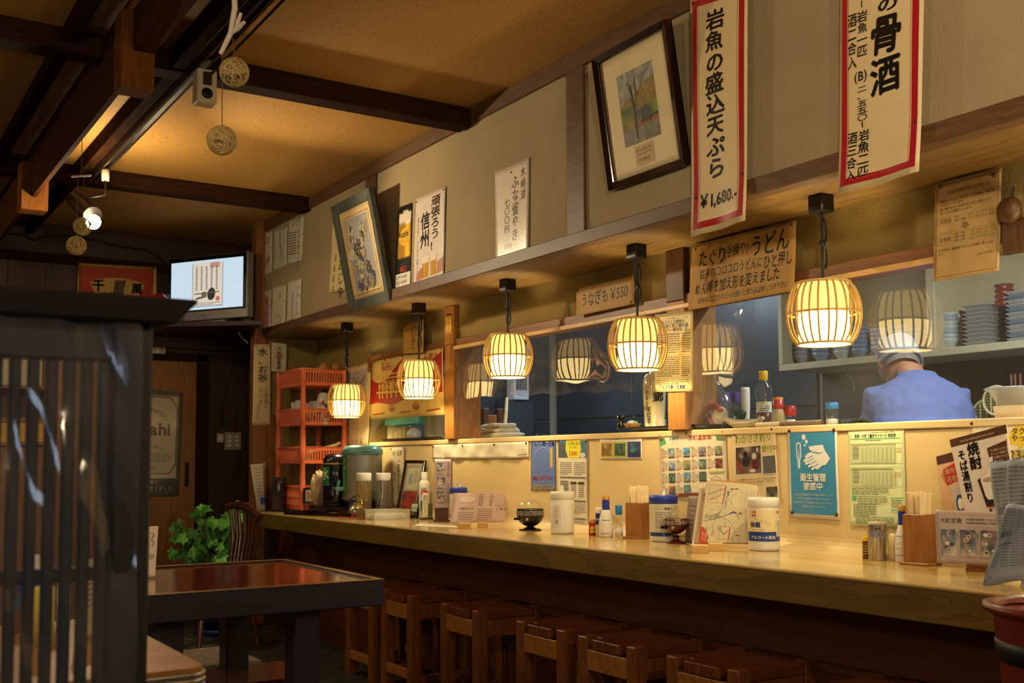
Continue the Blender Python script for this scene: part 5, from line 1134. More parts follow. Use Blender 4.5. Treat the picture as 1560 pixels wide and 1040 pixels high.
# ------------------------------------------------------------------ things on the counter
pm('white_plastic', '#d8d4c4', .35, var=.03); pm('blue_lid', '#2a3a9a', .35, var=.03); pm('orange_plastic', '#b84428', .4, var=.06, scale=12); pm('tissue', '#e0dccc', .9, var=.04)
pm('tank_metal', '#9a9a90', .38, .55, var=.15, scale=5, bump=.06, bscale=20); pm('tank_green', '#5a8a80', .3, var=.08); pm('rust', '#3a2416', .9, var=.2); pm('thermos_black', '#14141a', .25, var=0, coat=.3)
pm('green_tape', '#1c7a34', .4, var=.05); pm('holder_wood_dark', '#4a2c14', .4, var=.2, scale=30, stretch=(1, 1, .2)); wood('holder_wood', '#8a5426', '#a06c34', 'Z', .4); wood('block_wood', '#b88a44', '#cfa45c', 'X', .5); wood('oak_stand', '#6a4218', '#a06c2c', 'X', .45, scale=2)
pm('chopstick', '#ecd4a0', .6, var=.12, scale=40); pm('silver', '#b0a898', .25, .85, var=.05); pm('gold_cap', '#b8862c', .35, .3, var=.05); pm('red_plastic', '#a82418', .35, var=.03); pm('blue_cap', '#2478b0', .35, var=.02); pm('yellow_cap', '#d8b018', .35, var=.02)
pm('glass_rim', '#c8ccc0', .1, var=0); pm('tray_black', '#15100e', .25, var=.1, coat=.3); pm('cream_wrap', '#b8a078', .8, var=.25, scale=18, bump=.5, bscale=30); pm('salt_grain', '#e0dac8', .9, var=.05); pm('soy_brown', '#5a2c12', .3, var=.05)
def lathe_part(t, c, prof, name, mat, n=24, **k): mb = MB(); mb.lathe(prof, c, n); return build(mb, name, mat, t, **k)
class Wrap(Sheet):
    """print wrapped round an upright can: s goes round the side that faces the room, t runs down"""
    def __init__(s, name, parent, c, r, z1, z0, col, a0=200, a1=340, mat='print'):
        s.c, s.r, s.z1, s.z0 = c, r, z1, z0
        v = math.degrees(math.atan2(EYE[1] - c[1], EYE[0] - c[0])); s.a0, s.a1 = math.radians(v - (a1 - a0) / 2), math.radians(v + (a1 - a0) / 2)
        s.W = (r(.5) if callable(r) else r) * (s.a1 - s.a0); s.H = z1 - z0; s.n = A(0, 0, 1); s.h = .0004; s.txt, s.pc, s.pins, s.gloss, s.par = MB(), MB(), [], True, parent
        s.bend = lambda a, b: 0.
        if col: s.rect(0, 0, 1, 1, col, 14)
        s.o = parent
    def m(s, a, b, h=0.):
        t = s.a0 + (s.a1 - s.a0) * a; rr = (s.r(b) if callable(s.r) else s.r) + h
        return A(s.c[0] + rr * math.cos(t), s.c[1] + rr * math.sin(t), s.z1 + (s.z0 - s.z1) * b)
    def done(s):
        if s.pc.v: build(s.pc, 'label_print', 'print_gloss', s.par)
        if s.txt.v: build(s.txt, 'lettering', 'print_gloss', s.par)

# wipe canisters
def canister(u, vb, vt, w, label, lid, art, tuft=True):
    c, r, h = foot(u, vb, vt, w, ZC); t = thing('wipe_canister', label, 'canister', c)
    lathe_part(t, c, [(0, .001), (r * .93, .001), (r * .985, .006), (r, .012), (r, h * .80), (r * .97, h * .82)], 'body', 'white_plastic', 32)
    lathe_part(t, c, [(r * 1.0, h * .80), (r * 1.035, h * .805), (r * 1.035, h * .93), (r * 1.0, h * .975), (r * .9, h * .985), (r * .3, h * .985), (0, h * .985)], 'lid', lid, 32)
    if tuft:
        mb = MB(); mb.add([c + A(-.012, 0, h * .98), c + A(.012, .004, h * .98), c + A(.004, .006, h * .98 + .03), c + A(-.014, -.004, h * .98 + .022), c + A(.0, -.012, h * .98), c + A(.006, .0, h * .98 + .026)], [(0, 1, 2, 3), (4, 1, 5), (0, 4, 5, 3)]); build(mb, 'tissue_tip', 'tissue', t)
    w = Wrap('label', t, c, r + .0004, c[2] + h * .79, c[2] + .012, None); art(w); w.done(); return t
def art_blue(s):
    s.rect(0, .02, 1, .80, '#d0c8a0', 14); s.text('アルコールタイプ', .22, .12, .055, '#2a3a7a'); s.text('除菌タイプ', .52, .12, .085, '#24347a', bold=.02); s.fake(.25, .22, .75, 10, .05, .02, '#6a7088', 4, 5); s.rect(0, .82, 1, .93, '#24407c', 14)
def art_plain(s):
    s.frame(.16, .17, .42, .86, .006, '#c08858'); s.fake(.20, .22, .38, 8, .05, .014, '#b87848', 5, 2); s.rect(.24, .62, .36, .78, '#e0dccc', 2)
    for k in range(6): s.rect(.25 + k * .018, .63, .257 + k * .018, .77, '#2a2620', 1)
    s.frame(.90, .22, 1, .6, .006, '#c08858')
def art_red(s):
    s.rect(0, .03, 1, .60, '#d8c898', 14); s.text('お得', .16, .10, .07, '#b02020', bold=.03); s.text('用品', .16, .18, .07, '#b02020', bold=.03); s.text('ウェットティッシュ', .24, .26, .05, '#4a4a5a', rot=-.3); s.text('除菌', .12, .42, .15, '#1c2c6a', bold=.03); s.text('アルコール配合', .16, .55, .05, '#b03a28')
    s.line([(.50, .05), (.54, .25), (.62, .36), (.70, .28), (.78, .40)], .012, '#e8e0c0'); s.line([(.44, .40), (.54, .55), (.60, .60)], .010, '#e8e0c0'); s.rect(0, .60, 1, .84, '#1c3878', 14); s.text('アルコール配合', .14, .74, .095, '#d8d8e0', bold=.02); s.rect(.84, .28, 1, .72, '#e0d8c0', 3); s.text('特許', .86, .10, .06, '#b02020', bold=.03); s.fake(.87, .32, .98, 8, .05, .02, '#3a4a7a', 6, 2)
canister(1011.5, 825.7, 752.7, 43, 'white wipe canister with a blue lid behind the red sphere', 'blue_lid', art_blue)
canister(857, 813.5, 747.5, 37, 'plain white wipe canister beside the black fortune sphere', 'white_plastic', art_plain)
canister(1164.5, 839.7, 756, 48, 'large white wipe canister with blue band in front of the map board', 'white_plastic', art_red, False)
canister(700.5, 794, 741, 31, 'white wipe canister with a blue lid half hidden behind the pink menu', 'blue_lid', art_blue)

# fortune spheres
def sphere_thing(u, vb, vt, w, label, mat):
    c, r, h = foot(u, vb, vt, w, ZC); t = thing('fortune_sphere', label, 'fortune machine', c, 'coin fortune spheres on the counter')
    lathe_part(t, c, [(0, 0), (r * .82, 0), (r * .84, .004), (r * .5, .009), (r * .28, .014), (r * .26, h * .16), (r * .5, h * .20)], 'foot', mat)
    zc = h * .56; R_ = min(r, h * .46); pr = [(R_ * math.sin(a) * 1.04, zc - R_ * math.cos(a)) for a in np.linspace(.30, PI * .60, 12)]
    lathe_part(t, c, [(0, pr[0][1])] + pr, 'bowl', mat, 28)
    lathe_part(t, c, [(R_ * math.sin(a) * 1.0, zc - R_ * math.cos(a)) for a in np.linspace(PI * .60, PI, 9)], 'dome', 'glass', 28)
    lathe_part(t, c, [(0, zc - R_ * math.cos(PI * .58)), (R_ * .98, zc - R_ * math.cos(PI * .58)), (R_ * .98, zc - R_ * math.cos(PI * .58) - .004), (0, zc - R_ * math.cos(PI * .58) - .004)], 'coin_plate', 'ledge_cream', 28)
    w_ = Wrap('band', t, c, lambda b: R_ * 1.045, c[2] + zc + R_ * .22, c[2] + zc - R_ * .20, None, 200, 350); 
    for k in range(7): w_.frame(.06 + .13 * k, .1, .15 + .13 * k, .8, .01, '#b8b0a4'); 
    w_.text('開運占い御神籤', .06, .45, .10, '#b8b0a4', track=1.25); w_.done()
    v = EYE - c; v[2] = 0; v /= np.linalg.norm(v); sd = A(-v[1], v[0], 0); q = c + v * R_ * 1.0 - sd * R_ * .25 + A(0, 0, zc - R_ * .42)
    mb = MB(); mb.sphere(q, .007, 10, 6); build(mb, 'coin_slot', 'silver', t); q = c + v * R_ * .55 - sd * R_ * 1.0 + A(0, 0, zc - R_ * .38)
    mb = MB(); mb.obox(q, v * .006, sd * .012, A(0, 0, .006)); build(mb, 'lever', 'black_lacquer', t, bevel=.002)
pm('sphere_black', '#0e0c0c', .15, var=0, coat=.4); pm('sphere_red', '#4a100c', .18, var=0, coat=.4)
sphere_thing(808, 808.5, 761, 42, 'black coin fortune sphere with a clear dome', 'sphere_black')
sphere_thing(1030, 828.5, 770.5, 36, 'dark red coin fortune sphere with a clear dome', 'sphere_red')

# chopstick holders
def box_at(u0, u1, vb, z, dpt):
    p, q = onz(u0, vb, z), onz(u1, vb, z); e = q - p; W_ = np.linalg.norm(e); e /= W_; b = np.cross(A(0, 0, 1), e)
    if b @ RB[:, 2] < 0: b = -b
    return p, e, W_, b
def chop_holder(u0, u1, um, vb, vt, vs, label, seed, mat='holder_wood', base=True, n=26):
    c = onz((u0 + u1) / 2, vb, ZC); w = (u1 - u0) * depth(c) / FPX / 1.36; h = zat(c, vt) - ZC; hs = zat(c, vs) - ZC
    f = c - EYE; f[2] = 0; f /= np.linalg.norm(f); c = c + f * w * .68; c[2] = ZC; t = thing('chopstick_holder', label, 'chopstick holder', c); a = math.atan2(f[1], f[0]) + math.radians(62)
    ex = A(math.cos(a), math.sin(a), 0) * w / 2; ey = A(-math.sin(a), math.cos(a), 0) * w / 2; q = .1
    if base: mb = MB(); mb.obox(c + A(0, 0, .004), ex * 1.3, ey * 1.3, A(0, 0, .004)); build(mb, 'base', mat, t, bevel=.0015)
    zm = A(0, 0, (h + .008) / 2); zh = A(0, 0, (h - .008) / 2)
    for sgn, u, v in ((1, ex, ey), (-1, ex, ey), (1, ey, ex), (-1, ey, ex)):
        mb = MB(); mb.obox(c + u * sgn * (1 - q / 2) + zm, u * q / 2, v * (1.0 if u is ex else 1 - q), zh); build(mb, 'side', mat, t, bevel=.001)
    r = random.Random(seed); grp = 'wooden chopsticks in the %s' % label[:60]
    for k in range(n):
        i, j = k % 6, k // 6; x = -.66 + 1.32 * i / 5 + r.uniform(-.06, .06); y = -.62 + 1.24 * j / max(1, (n - 1) // 6) + r.uniform(-.06, .06); b = c + ex * x * .8 + ey * y * .8 + A(0, 0, .009)
        lean = A(r.uniform(-.012, .012), r.uniform(-.012, .012), 0) + (ex + ey) / w * .0 ; top = b + A(0, 0, hs - .012 - r.uniform(0, .008)) + lean + (ex * x + ey * y) * .25
        mb = MB(); mb.bar(b, top, .0085, .0062, up=(f[0], f[1], 0)); o = build(mb, 'chopstick', 'chopstick', None, label='pale wooden chopstick standing in the %s' % seedlab[seed], cat='chopstick', group='chopsticks in the %s' % seedlab[seed])
seedlab = {1: 'square wooden holder beside the shaker', 2: 'square wooden holder before the bus timetable', 3: 'low box behind the pink menu'}
chop_holder(953, 990, 970, 821, 766, 738.5, 'square brown wooden chopstick holder beside the blue-capped shaker', 1)
chop_holder(1378, 1427, 1400, 862, 784, 747, 'square brown wooden chopstick holder in front of the green timetable', 2)
chop_holder(735, 764, 750, 795, 765, 732.5, 'low dark wooden chopstick box behind the pink menu', 3, 'holder_wood_dark', True, 24)

# bottles and shakers
def bottle(name, label, u, vb, vt, w, parts, z=None, cat='bottle', X=None):
    z = ZC if z is None else z; c, r, h = foot(u, vb, vt, w, z, X=X); t = thing(name, label, cat, c)
    for nm, mat, prof in parts: lathe_part(t, c, [(a * r, b * h) for a, b in prof], nm, mat)
    return t, c, r, h
t, c, r, h = bottle('spice_tin', 'small red and yellow spice tin at the foot of the newspaper sheet', 902.5, 815.5, 791, 11, (('body', 'red_plastic', [(0, 0), (1, 0), (1, .80)]), ('lid', 'gold_cap', [(1.03, .80), (1.03, .97), (.9, 1), (0, 1)])), cat='tin')
w = Wrap('label', t, c, r + .0003, c[2] + h * .74, c[2] + .002, None); w.poly([(.2, .3), (.8, .2), (.9, .75), (.3, .85)], '#d8b020'); w.text('七味', .3, .5, .34, '#1c1410', bold=.02); w.done()
t, c, r, h = bottle('salt_bottle', 'white and blue salt bottle behind the dressing bottle', 913, 816.5, 773, 11, (('body', 'white_plastic', [(0, 0), (1, 0), (1, .86)]), ('lid', 'white_plastic', [(1.03, .86), (1.03, .97), (.9, 1), (0, 1)])))
w = Wrap('label', t, c, r + .0003, c[2] + h * .80, c[2] + h * .4, '#24347c'); w.text('S&B', .12, .5, .30, '#d8d8e0', bold=.02); w.done()
DRESS = (('body', 'white_plastic', [(0, 0), (.9, 0), (1, .03), (1, .18), (.96, .35), (.8, .50), (.55, .64), (.5, .66)]), ('neck_band', 'blue_lid', [(.5, .65), (.52, .66), (.5, .90)]), ('cap', 'gold_cap', [(.5, .89), (.5, .985), (.42, 1), (0, 1)]))
t, c, r, h = bottle('dressing_bottle', 'white flared sauce bottle with blue neck and gold cap beside the shaker', 923.5, 818.5, 754.5, 23, DRESS)
w = Wrap('label', t, c, lambda b: r * (.97 - .12 * (1 - b)) + .0008, c[2] + h * .46, c[2] + h * .06, None); w.fake(.25, .1, .75, 7, .12, .05, '#4a4448', 3, 4); w.text('しぼり', .32, .3, .13, '#8a2828', bold=.02); w.line([(.2, .92), (.7, .92)], .03, '#c04a2a'); w.done()
t, c, r, h = bottle('soy_bottle', 'white flared sauce bottle with gold cap half behind the second chopstick holder', 1376, 857, 769.5, 23, DRESS)
w = Wrap('label', t, c, lambda b: r * (.97 - .12 * (1 - b)) + .0008, c[2] + h * .48, c[2] + h * .10, None); w.text('しぼりたて', .12, .4, .13, '#2a2430', bold=.02); w.text('生しょうゆ', .12, .62, .13, '#a82828', bold=.02); w.line([(.05, .05), (.9, .05)], .03, '#3a4a9a'); w.line([(.05, .92), (.9, .92)], .03, '#3a4a9a'); w.done()
bottle('sesame_shaker', 'clear shaker with a blue cap holding white grains', 943, 819, 769, 13.5, (('glass', 'glass', [(0, .02), (.9, 0), (1, .04), (1, .30), (.72, .62), (.72, .70)]), ('grains', 'salt_grain', [(0, .03), (.9, .03), (.93, .28), (0, .30)]), ('cap', 'blue_cap', [(.76, .70), (.78, .71), (.78, .97), (.7, 1), (0, 1)])), cat='shaker')
t, c, r, h = bottle('yellow_tin', 'small yellow and brown tin beside the silver canister', 1320, 851, 816.5, 11, (('body', 'soy_brown', [(0, 0), (1, 0), (1, .80)]), ('lid', 'yellow_cap', [(1.03, .78), (1.03, .97), (.9, 1), (0, 1)])), cat='tin')
w = Wrap('label', t, c, r + .0003, c[2] + h * .74, c[2] + .002, None); w.frame(.2, .1, .8, .9, .05, '#b89830'); w.fake(.3, .2, .7, 4, .16, .08, '#c8a840', 2, 2); w.done()
t, c, r, h = bottle('silver_canister', 'shiny silver seasoning canister with cream lid below the timetable', 1337.5, 854, 794.5, 28, (('body', 'silver', [(0, 0), (.96, 0), (1, .02), (1, .93)]), ('lid', 'cream_plastic', [(1.03, .93), (1.04, .975), (.98, 1), (0, 1)])), cat='canister')
w = Wrap('label', t, c, r + .0003, c[2] + h * .90, c[2] + h * .1, None); w.text('S&B', .40, .09, .12, '#1c1c24', bold=.02); w.rect(.15, .2, .85, .36, '#8a8a9a', 8); w.fake(.2, .22, .8, 3, .05, .02, '#2a3a7a', 3, 4); w.done()
bottle('pick_glass', 'clear glass of toothpicks between the canister and sauce bottle', 1360.5, 855, 806, 16, (('glass', 'glass', [(0, .02), (.85, 0), (1, 1.0), (.94, 1.0), (.8, .05), (0, .05)]), ('toothpicks', 'chopstick', [(0, .05), (.6, .05), (.75, .80), (.3, .86), (0, .84)])), cat='glass')
t, c, r, h = bottle('spray_can', 'white spray can with red and blue swirl beside the framed picture', 646.5, 790, 719, 17, (('body', 'white_plastic', [(0, 0), (.95, 0), (1, .02), (1, .72), (.9, .79), (.55, .83)]), ('cap', 'white_plastic', [(.6, .82), (.6, .98), (.5, 1), (0, 1)])))
w = Wrap('label', t, c, r + .0004, c[2] + h * .70, c[2] + h * .05, None); w.oval(.5, .22, .30, .10, '#c02818', 16); w.line([(.3,.21),(.7,.24)], .05, '#e0dccc'); w.poly([(.2, .5), (.42, .44), (.40, .62), (.2, .68)], '#2a50a8'); w.poly([(.2, .70), (.40, .64), (.38, .80), (.2, .86)], '#2a8a40'); w.poly([(.4, .42), (.6, .40), (.55, .9), (.42, .95)], '#c03a20'); w.fake(.25, .06, .7, 2, .05, .02, '#4a4a5a', 4, 3); w.done()
for u, lab, mt in ((554, 'tall clear pitcher of yellow tea with a white lid', 'tea_glass'), (584, 'tall clear pitcher of pale water with a white lid beside the tea pitcher', 'glass')):
    t, c, r, h = bottle('water_pitcher', lab, u, 791 if u < 570 else 788, 720, 24, (('glass', mt, [(0, .01), (.92, 0), (.96, .03), (.98, .78), (.92, .83), (.86, .80), (.90, .05), (0, .05)]), ('lid', 'white_plastic', [(.88, .83), (.95, .85), (.97, .97), (.9, 1), (0, 1)])), cat='pitcher')
    for k in range(12):
        a = 2 * PI * k / 12; mb = MB(); mb.bar(c + A(math.cos(a) * r * .98, math.sin(a) * r * .98, h * .05), c + A(math.cos(a) * r, math.sin(a) * r, h * .78), .002, .002, up=(math.cos(a), math.sin(a), 0)); build(mb, 'rib', mt, t)
    if u < 570: mb = MB(); mb.prism([c + A(-.03, -.01, .01), c + A(.03, -.01, .01), c + A(.012, 0, .06), c + A(-.015, 0, .055)], (0, .012, 0)); build(mb, 'tea_bag', 'soy_brown', t)

# water tank, thermos, kettle, wrapped bundle, tray, tubs
ZP = ZC + .05; c, r, h = foot(552, 770, 676, 63, ZP, X=2.49); c[0] = min(c[0], XK - r * 1.06); h = zat(c, 678) - ZP
t = thing('water_tank', 'dented steel water tank with green lid and tap on the counter', 'tank', c)
lathe_part(t, c, [(0, .03), (r * .9, .03), (r * .97, .04), (r * .97, h * .86)], 'drum', 'tank_metal', 36); lathe_part(t, c, [(r * .99, h * .84), (r * 1.02, h * .85), (r * 1.0, h * .92), (r * .85, h * .985), (r * .5, h), (0, h)], 'lid', 'tank_green', 36); lathe_part(t, c, [(r * .85, 0), (r * .9, .005), (r * .9, .032), (0, .032)], 'foot_ring', 'dark_metal', 28)
v = EYE - c; v[2] = 0; v /= np.linalg.norm(v); sd = A(-v[1], v[0], 0)
if sd @ RB[:, 0] > 0: sd = -sd
q = c + sd * r * 1.0 + v * .02 + A(0, 0, h * .28)
mb = MB(); mb.tube([q - sd * .01, q + sd * .035], [.014, .012], 10); mb.tube([q + sd * .025 + A(0, 0, .0), q + sd * .025 - A(0, 0, .03)], [.01, .007], 8); mb.tube([q + sd * .025 + A(0, 0, .0), q + sd * .015 + A(0, 0, .05)], [.007, .010], 8); build(mb, 'tap', 'tank_green', t)
mb = MB(); mb.tube([c + v * r * .6 + sd * r * .2 + A(0, 0, h * .965), c + v * r * .98 + sd * r * .1 + A(0, 0, h * .90), c + v * r * 1.03 - sd * r * .35 + A(0, 0, h * .90)], .006, 6); build(mb, 'lid_clip', 'tank_green', t)
w = Wrap('tape', t, c, r * .975, c[2] + h * .84, c[2] + h * .12, None, 200, 360); w.rect(.0, .02, .17, .86, '#1c7a34', 4); w.text('つめたい水', .085, .06, .12, '#b8c8a8', 'v', .5, .01)
rr_ = random.Random(8)
for k in range(26): w.oval(rr_.uniform(.05, .6), rr_.uniform(.80, .99), rr_.uniform(.004, .013), rr_.uniform(.004, .012), '#3a2416', 7)
for k in range(24): w.oval(rr_.uniform(.2, .98), rr_.uniform(.0, .03), .009, .006, '#3a2416', 6)
w.done()
c, r, h = foot(511, 766, 690, 40, ZP, X=2.41); h = zat(c, 691) - ZP
t = thing('thermos', 'black thermos dispenser with green label next to the water tank', 'thermos', c)
lathe_part(t, c, [(0, .012), (r * .95, .012), (r, .03), (r, h * .80)], 'body', 'thermos_black', 28); lathe_part(t, c, [(r * 1.0, h * .81), (r * .98, h * .90), (r * .8, h * .97), (r * .4, h), (0, h)], 'lid', 'thermos_black', 28); lathe_part(t, c, [(r * 1.012, h * .795), (r * 1.02, h * .80), (r * 1.012, h * .815), (r, h * .82)], 'brass_band', 'gold_cap', 28); lathe_part(t, c, [(r * .9, 0), (r, .003), (r, .012), (r * .9, .015)], 'foot_ring', 'dark_metal', 24)
w = Wrap('tape', t, c, r + .0006, c[2] + h * .76, c[2] + h * .2, None, 200, 380); w.rect(.02, .02, .34, .58, '#1c7a34', 5); w.text('水', .05, .27, .28, '#c8d0b8', 'h', .2, .03); w.text('TB', .42, .25, .12, '#8a94b8', 'h'); w.oval(.25, .62, .14, .03, '#4a6a9a', 10); w.done()
v = EYE - c; v[2] = 0; v /= np.linalg.norm(v); mb = MB(); q = c + v * r - RB[:, 0] * .015 + A(0, 0, h * .30); mb.tube([q, q + v * .04 + A(0, 0, .01), q + v * .045 - A(0, 0, .03)], [.014, .012, .009], 8); mb.tube([q + v * .03, q + v * .03 + A(0, 0, .04)], .008, 7); build(mb, 'tap', 'thermos_black', t)
# wrapped crumpled bundle
b0 = onx(485, 766, 2.385); b0[2] = ZP + .001
def crumple(seed, R_, c, sz):
    r = random.Random(seed); mb = MB(); ph = [r.uniform(0, 6) for _ in range(9)]
    def fn(a, b):
        th, f = 2 * PI * a, PI * b; d = 1 + .10 * math.sin(3 * th + 5 * f + ph[0]) + .08 * math.sin(7 * th - 4 * f + ph[1]) + .06 * math.sin(11 * f + ph[2] + 2 * th)
        return c + A(R_ * sz[0] * d * math.sin(f) * math.cos(th), R_ * sz[1] * d * math.sin(f) * math.sin(th), R_ * sz[2] * (1 - d * math.cos(f)))
    mb.grid(fn, 30, 18); return mb
t = thing('wrapped_bundle', 'crumpled beige wrapped bundle between the rack and thermos', 'bundle', b0)
build(crumple(4, .10, b0, (.45, .35, .92)), 'wrapping', 'cream_wrap', t)
mb = MB(); mb.box((2.405, onx(581, 775, 2.46)[1], ZC), (XK - .006, 5.97, ZP)); o = build(mb, 'black_platform', 'tray_black', None, bevel=.003, label='low black platform carrying the water tank, thermos and beige bundle', cat='platform')
fr = onz(473, 778, ZC); C = quady((463.5, 743), (481, 742), (480.5, 767), (463, 767), 5.965)
picture_frame('small_black_frame', 'small black frame leaning behind the black tray', C, .012, .012, 'tray_black', '#9a8a68', 0, lambda s: (s.rect(.2, .15, .45, .85, '#7a4a30', 1), s.fake(.5, .2, .9, 5, .12, .05, '#6a5a44', 2, 2)))
# serving tray
p0, p1 = onz(432, 783.5, ZC), onz(529, 788, ZC); e = p1 - p0; L_ = np.linalg.norm(e); e /= L_; bk = np.cross(A(0, 0, 1), e)
if bk @ RB[:, 2] < 0: bk = -bk
cc_ = (p0 + p1) / 2 + bk * .068; t = thing('serving_tray', 'dark serving tray on the counter end below the orange rack', 'tray', cc_)
mb = MB(); mb.obox(cc_ + A(0, 0, .004), e * L_ / 2 * .96, bk * .062, A(0, 0, .004)); build(mb, 'tray_base', 'tray_black', t, bevel=.002)
for o_, u, l in ((-bk * .064, e, L_ / 2), (bk * .064, e, L_ / 2), (-e * L_ / 2 * .98, bk, .064), (e * L_ / 2 * .98, bk, .064)):
    mb = MB(); mb.obox(cc_ + o_ + A(0, 0, .010), u * l, np.cross(u, A(0, 0, 1)) * .004, A(0, 0, .010)); build(mb, 'rim', 'tray_black', t, bevel=.002)
pm('orange_cloth', '#b86a28', .85, var=.12, scale=30, bump=.3, bscale=50)
mb = MB(); q = cc_ + e * L_ * .05 - bk * .012; mb.grid(lambda a, b: q + e * (a - .5) * L_ * .5 + bk * (b - .5) * .09 + A(0, 0, .011 + .006 * max(0, math.sin(a * 7 + b * 4))), 14, 8); build(mb, 'tray_cloth', 'orange_cloth', None, label='folded orange cloth lying in the dark serving tray', cat='cloth')
pm('terracotta_cloth', '#a8481c', .85, var=.12, scale=30, bump=.3, bscale=50)
q = onz(552, 789.5, ZC) + A(.02, .05, 0); q[2] = ZC; ex_ = A(.25, -.97, 0); ey_ = A(.97, .25, 0)
mb = MB(); mb.grid(lambda a, b: q + ex_ * (a - .5) * .26 + ey_ * (b - .5) * .16 + A(0, 0, .0015 + .006 * max(0, math.sin(a * 9 + b * 5)) * b), 18, 10); build(mb, 'counter_cloth', 'terracotta_cloth', None, label='orange-brown cloth lying under the two clear pitchers', cat='cloth')
c, r, h = foot(536, 789, 765, 26, ZC); c = c + A(.05, .06, 0)
t = thing('kettle', 'small steel kettle with black handle behind the pitchers', 'kettle', c); lathe_part(t, c, [(0, 0), (r * .9, 0), (r, h * .35), (r * .85, h * .7), (r * .4, h * .9), (0, h * .95)], 'body', 'silver', 24)
mb = MB(); mb.tube([c + A(-r * .9, 0, h * .5), c + A(-r * .7, 0, h * 1.2), c + A(r * .3, 0, h * 1.5), c + A(r * .9, 0, h * 1.0)], .005, 6); build(mb, 'handle', 'cord_black', t)
# plastic tub of cotton pads
p0, p1 = onz(571, 792.5, ZC), onz(624, 790.5, ZC); e = p1 - p0; L_ = np.linalg.norm(e); e /= L_; bk = np.cross(A(0, 0, 1), e)
if bk @ RB[:, 2] < 0: bk = -bk
cc_ = (p0 + p1) / 2 + bk * .055; h = zat(cc_, 776) - ZC
t = thing('plastic_tub', 'low clear plastic tub holding white packets', 'tub', cc_)
pm('tub_plastic', '#d0ccb4', .3, var=.02, alpha=.42)
for o_, u, l, w_ in ((-bk * .055, e, L_ / 2, bk), (bk * .055, e, L_ / 2, bk), (-e * L_ / 2, bk, .055, e), (e * L_ / 2, bk, .055, e)):
    mb = MB(); mb.obox(cc_ + o_ + A(0, 0, h / 2), u * l, w_ * .0015, A(0, 0, h / 2)); build(mb, 'wall_side', 'tub_plastic', t)
mb = MB(); mb.tube([cc_ + e * s_ * L_ / 2 * 1.02 + bk * q_ * .057 + A(0, 0, h) for s_, q_ in ((-1, -1), (1, -1), (1, 1), (-1, 1))], .003, 6, closed=True); build(mb, 'rim', 'tub_plastic', t)
r = random.Random(5)
for k in range(9):
    q = cc_ + e * (-.42 + .105 * k) * L_ + bk * r.uniform(-.02, .015) + A(0, 0, .008 + r.uniform(.004, .014)); a = r.uniform(-.5, .5); mb = MB(); mb.obox(q, (e * math.cos(a) + bk * math.sin(a)) * .019, (-e * math.sin(a) + bk * math.cos(a)) * .028, A(0, 0, .010)); build(mb, 'packet', 'tissue', None, bevel=.004, seg=2, label='white packet lying in the low clear plastic tub', cat='packet', group='white packets in the clear tub')
# framed photo, leaning
C = standing((616.4, 700.3), (647, 700.8), (633, 789.5), (601, 788), ZC, 9)
def fr_paint(s):
    s.rect(.06, .04, .94, .96, '#8a8468', 2); s.rect(.14, .10, .86, .50, '#a8a080', 2); s.rect(.28, .20, .48, .40, '#7a8090', 1); s.fake(.55, .16, .8, 6, .04, .014, '#5a5644', 3, 2)
    s.pic(.06, .54, .94, .95, photo(31, ['#6a1c18', '#8a2a20', '#4a3018', '#7a5a20', '#3a2414', '#a83c2c']), 10, 10)
picture_frame('leaning_photo_frame', 'dark purple-brown picture frame leaning on the counter by the spray can', C, .016, .014, 'frame_dark', '#8a8468', 0, fr_paint)
C = standing((623, 767), (637, 768), (634.5, 779.5), (620, 778), ZC + .035, 10); s = Sheet('green_ticket', 'small pale green ticket propped on the tub by the picture frame', 'card', C, '#b8ccb0', wav=.001); s.text('セール', .15, .5, .28, '#3a5a4a', jit=.4); s.done()
# clear pick case
p0, p1 = onz(643, 791.5, ZC), onz(660, 791, ZC); e = p1 - p0; L_ = np.linalg.norm(e); e /= L_; bk = np.cross(A(0, 0, 1), e)
if bk @ RB[:, 2] < 0: bk = -bk
h = zat(p0, 750) - ZC; t = thing('pick_case', 'clear case with a white oval label and green filling on the counter', 'case', (p0 + p1) / 2)
mb = MB(); cc_ = (p0 + p1) / 2 + bk * .016; mb.obox(cc_ + A(0, 0, h / 2), e * L_ / 2, bk * .015, A(0, 0, h / 2)); build(mb, 'case', 'glass', t)
pm('case_fill', '#5a6a38', .6, var=.3, scale=30); mb = MB(); mb.obox(cc_ + e * L_ * .2 + A(0, 0, h * .32), e * L_ * .27, bk * .012, A(0, 0, h * .28)); build(mb, 'filling', 'case_fill', t); mb = MB(); mb.obox(cc_ + A(0, 0, .004), e * L_ / 2 * 1.02, bk * .016, A(0, 0, .004)); build(mb, 'case_base', 'holder_wood_dark', t)
f = cc_ - bk * .0155; s = Sheet('case_label', None, None, [f - e * L_ * .46 + A(0, 0, h * .96), f + e * L_ * .02 + A(0, 0, h * .96), f + e * L_ * .02 + A(0, 0, h * .08), f - e * L_ * .46 + A(0, 0, h * .08)], '#d8d0b4', .0006, wav=0, parent=t); s.oval(.5, .25, .36, .2, '#3a342c', 18); s.oval(.5, .25, .31, .18, '#d8d0b4', 18); s.text('楊枝', .5, .1, .4, INK, 'v', .3); s.text('つまようじ', .5, .5, .3, INK, 'v', .3, track=.8); s.done()

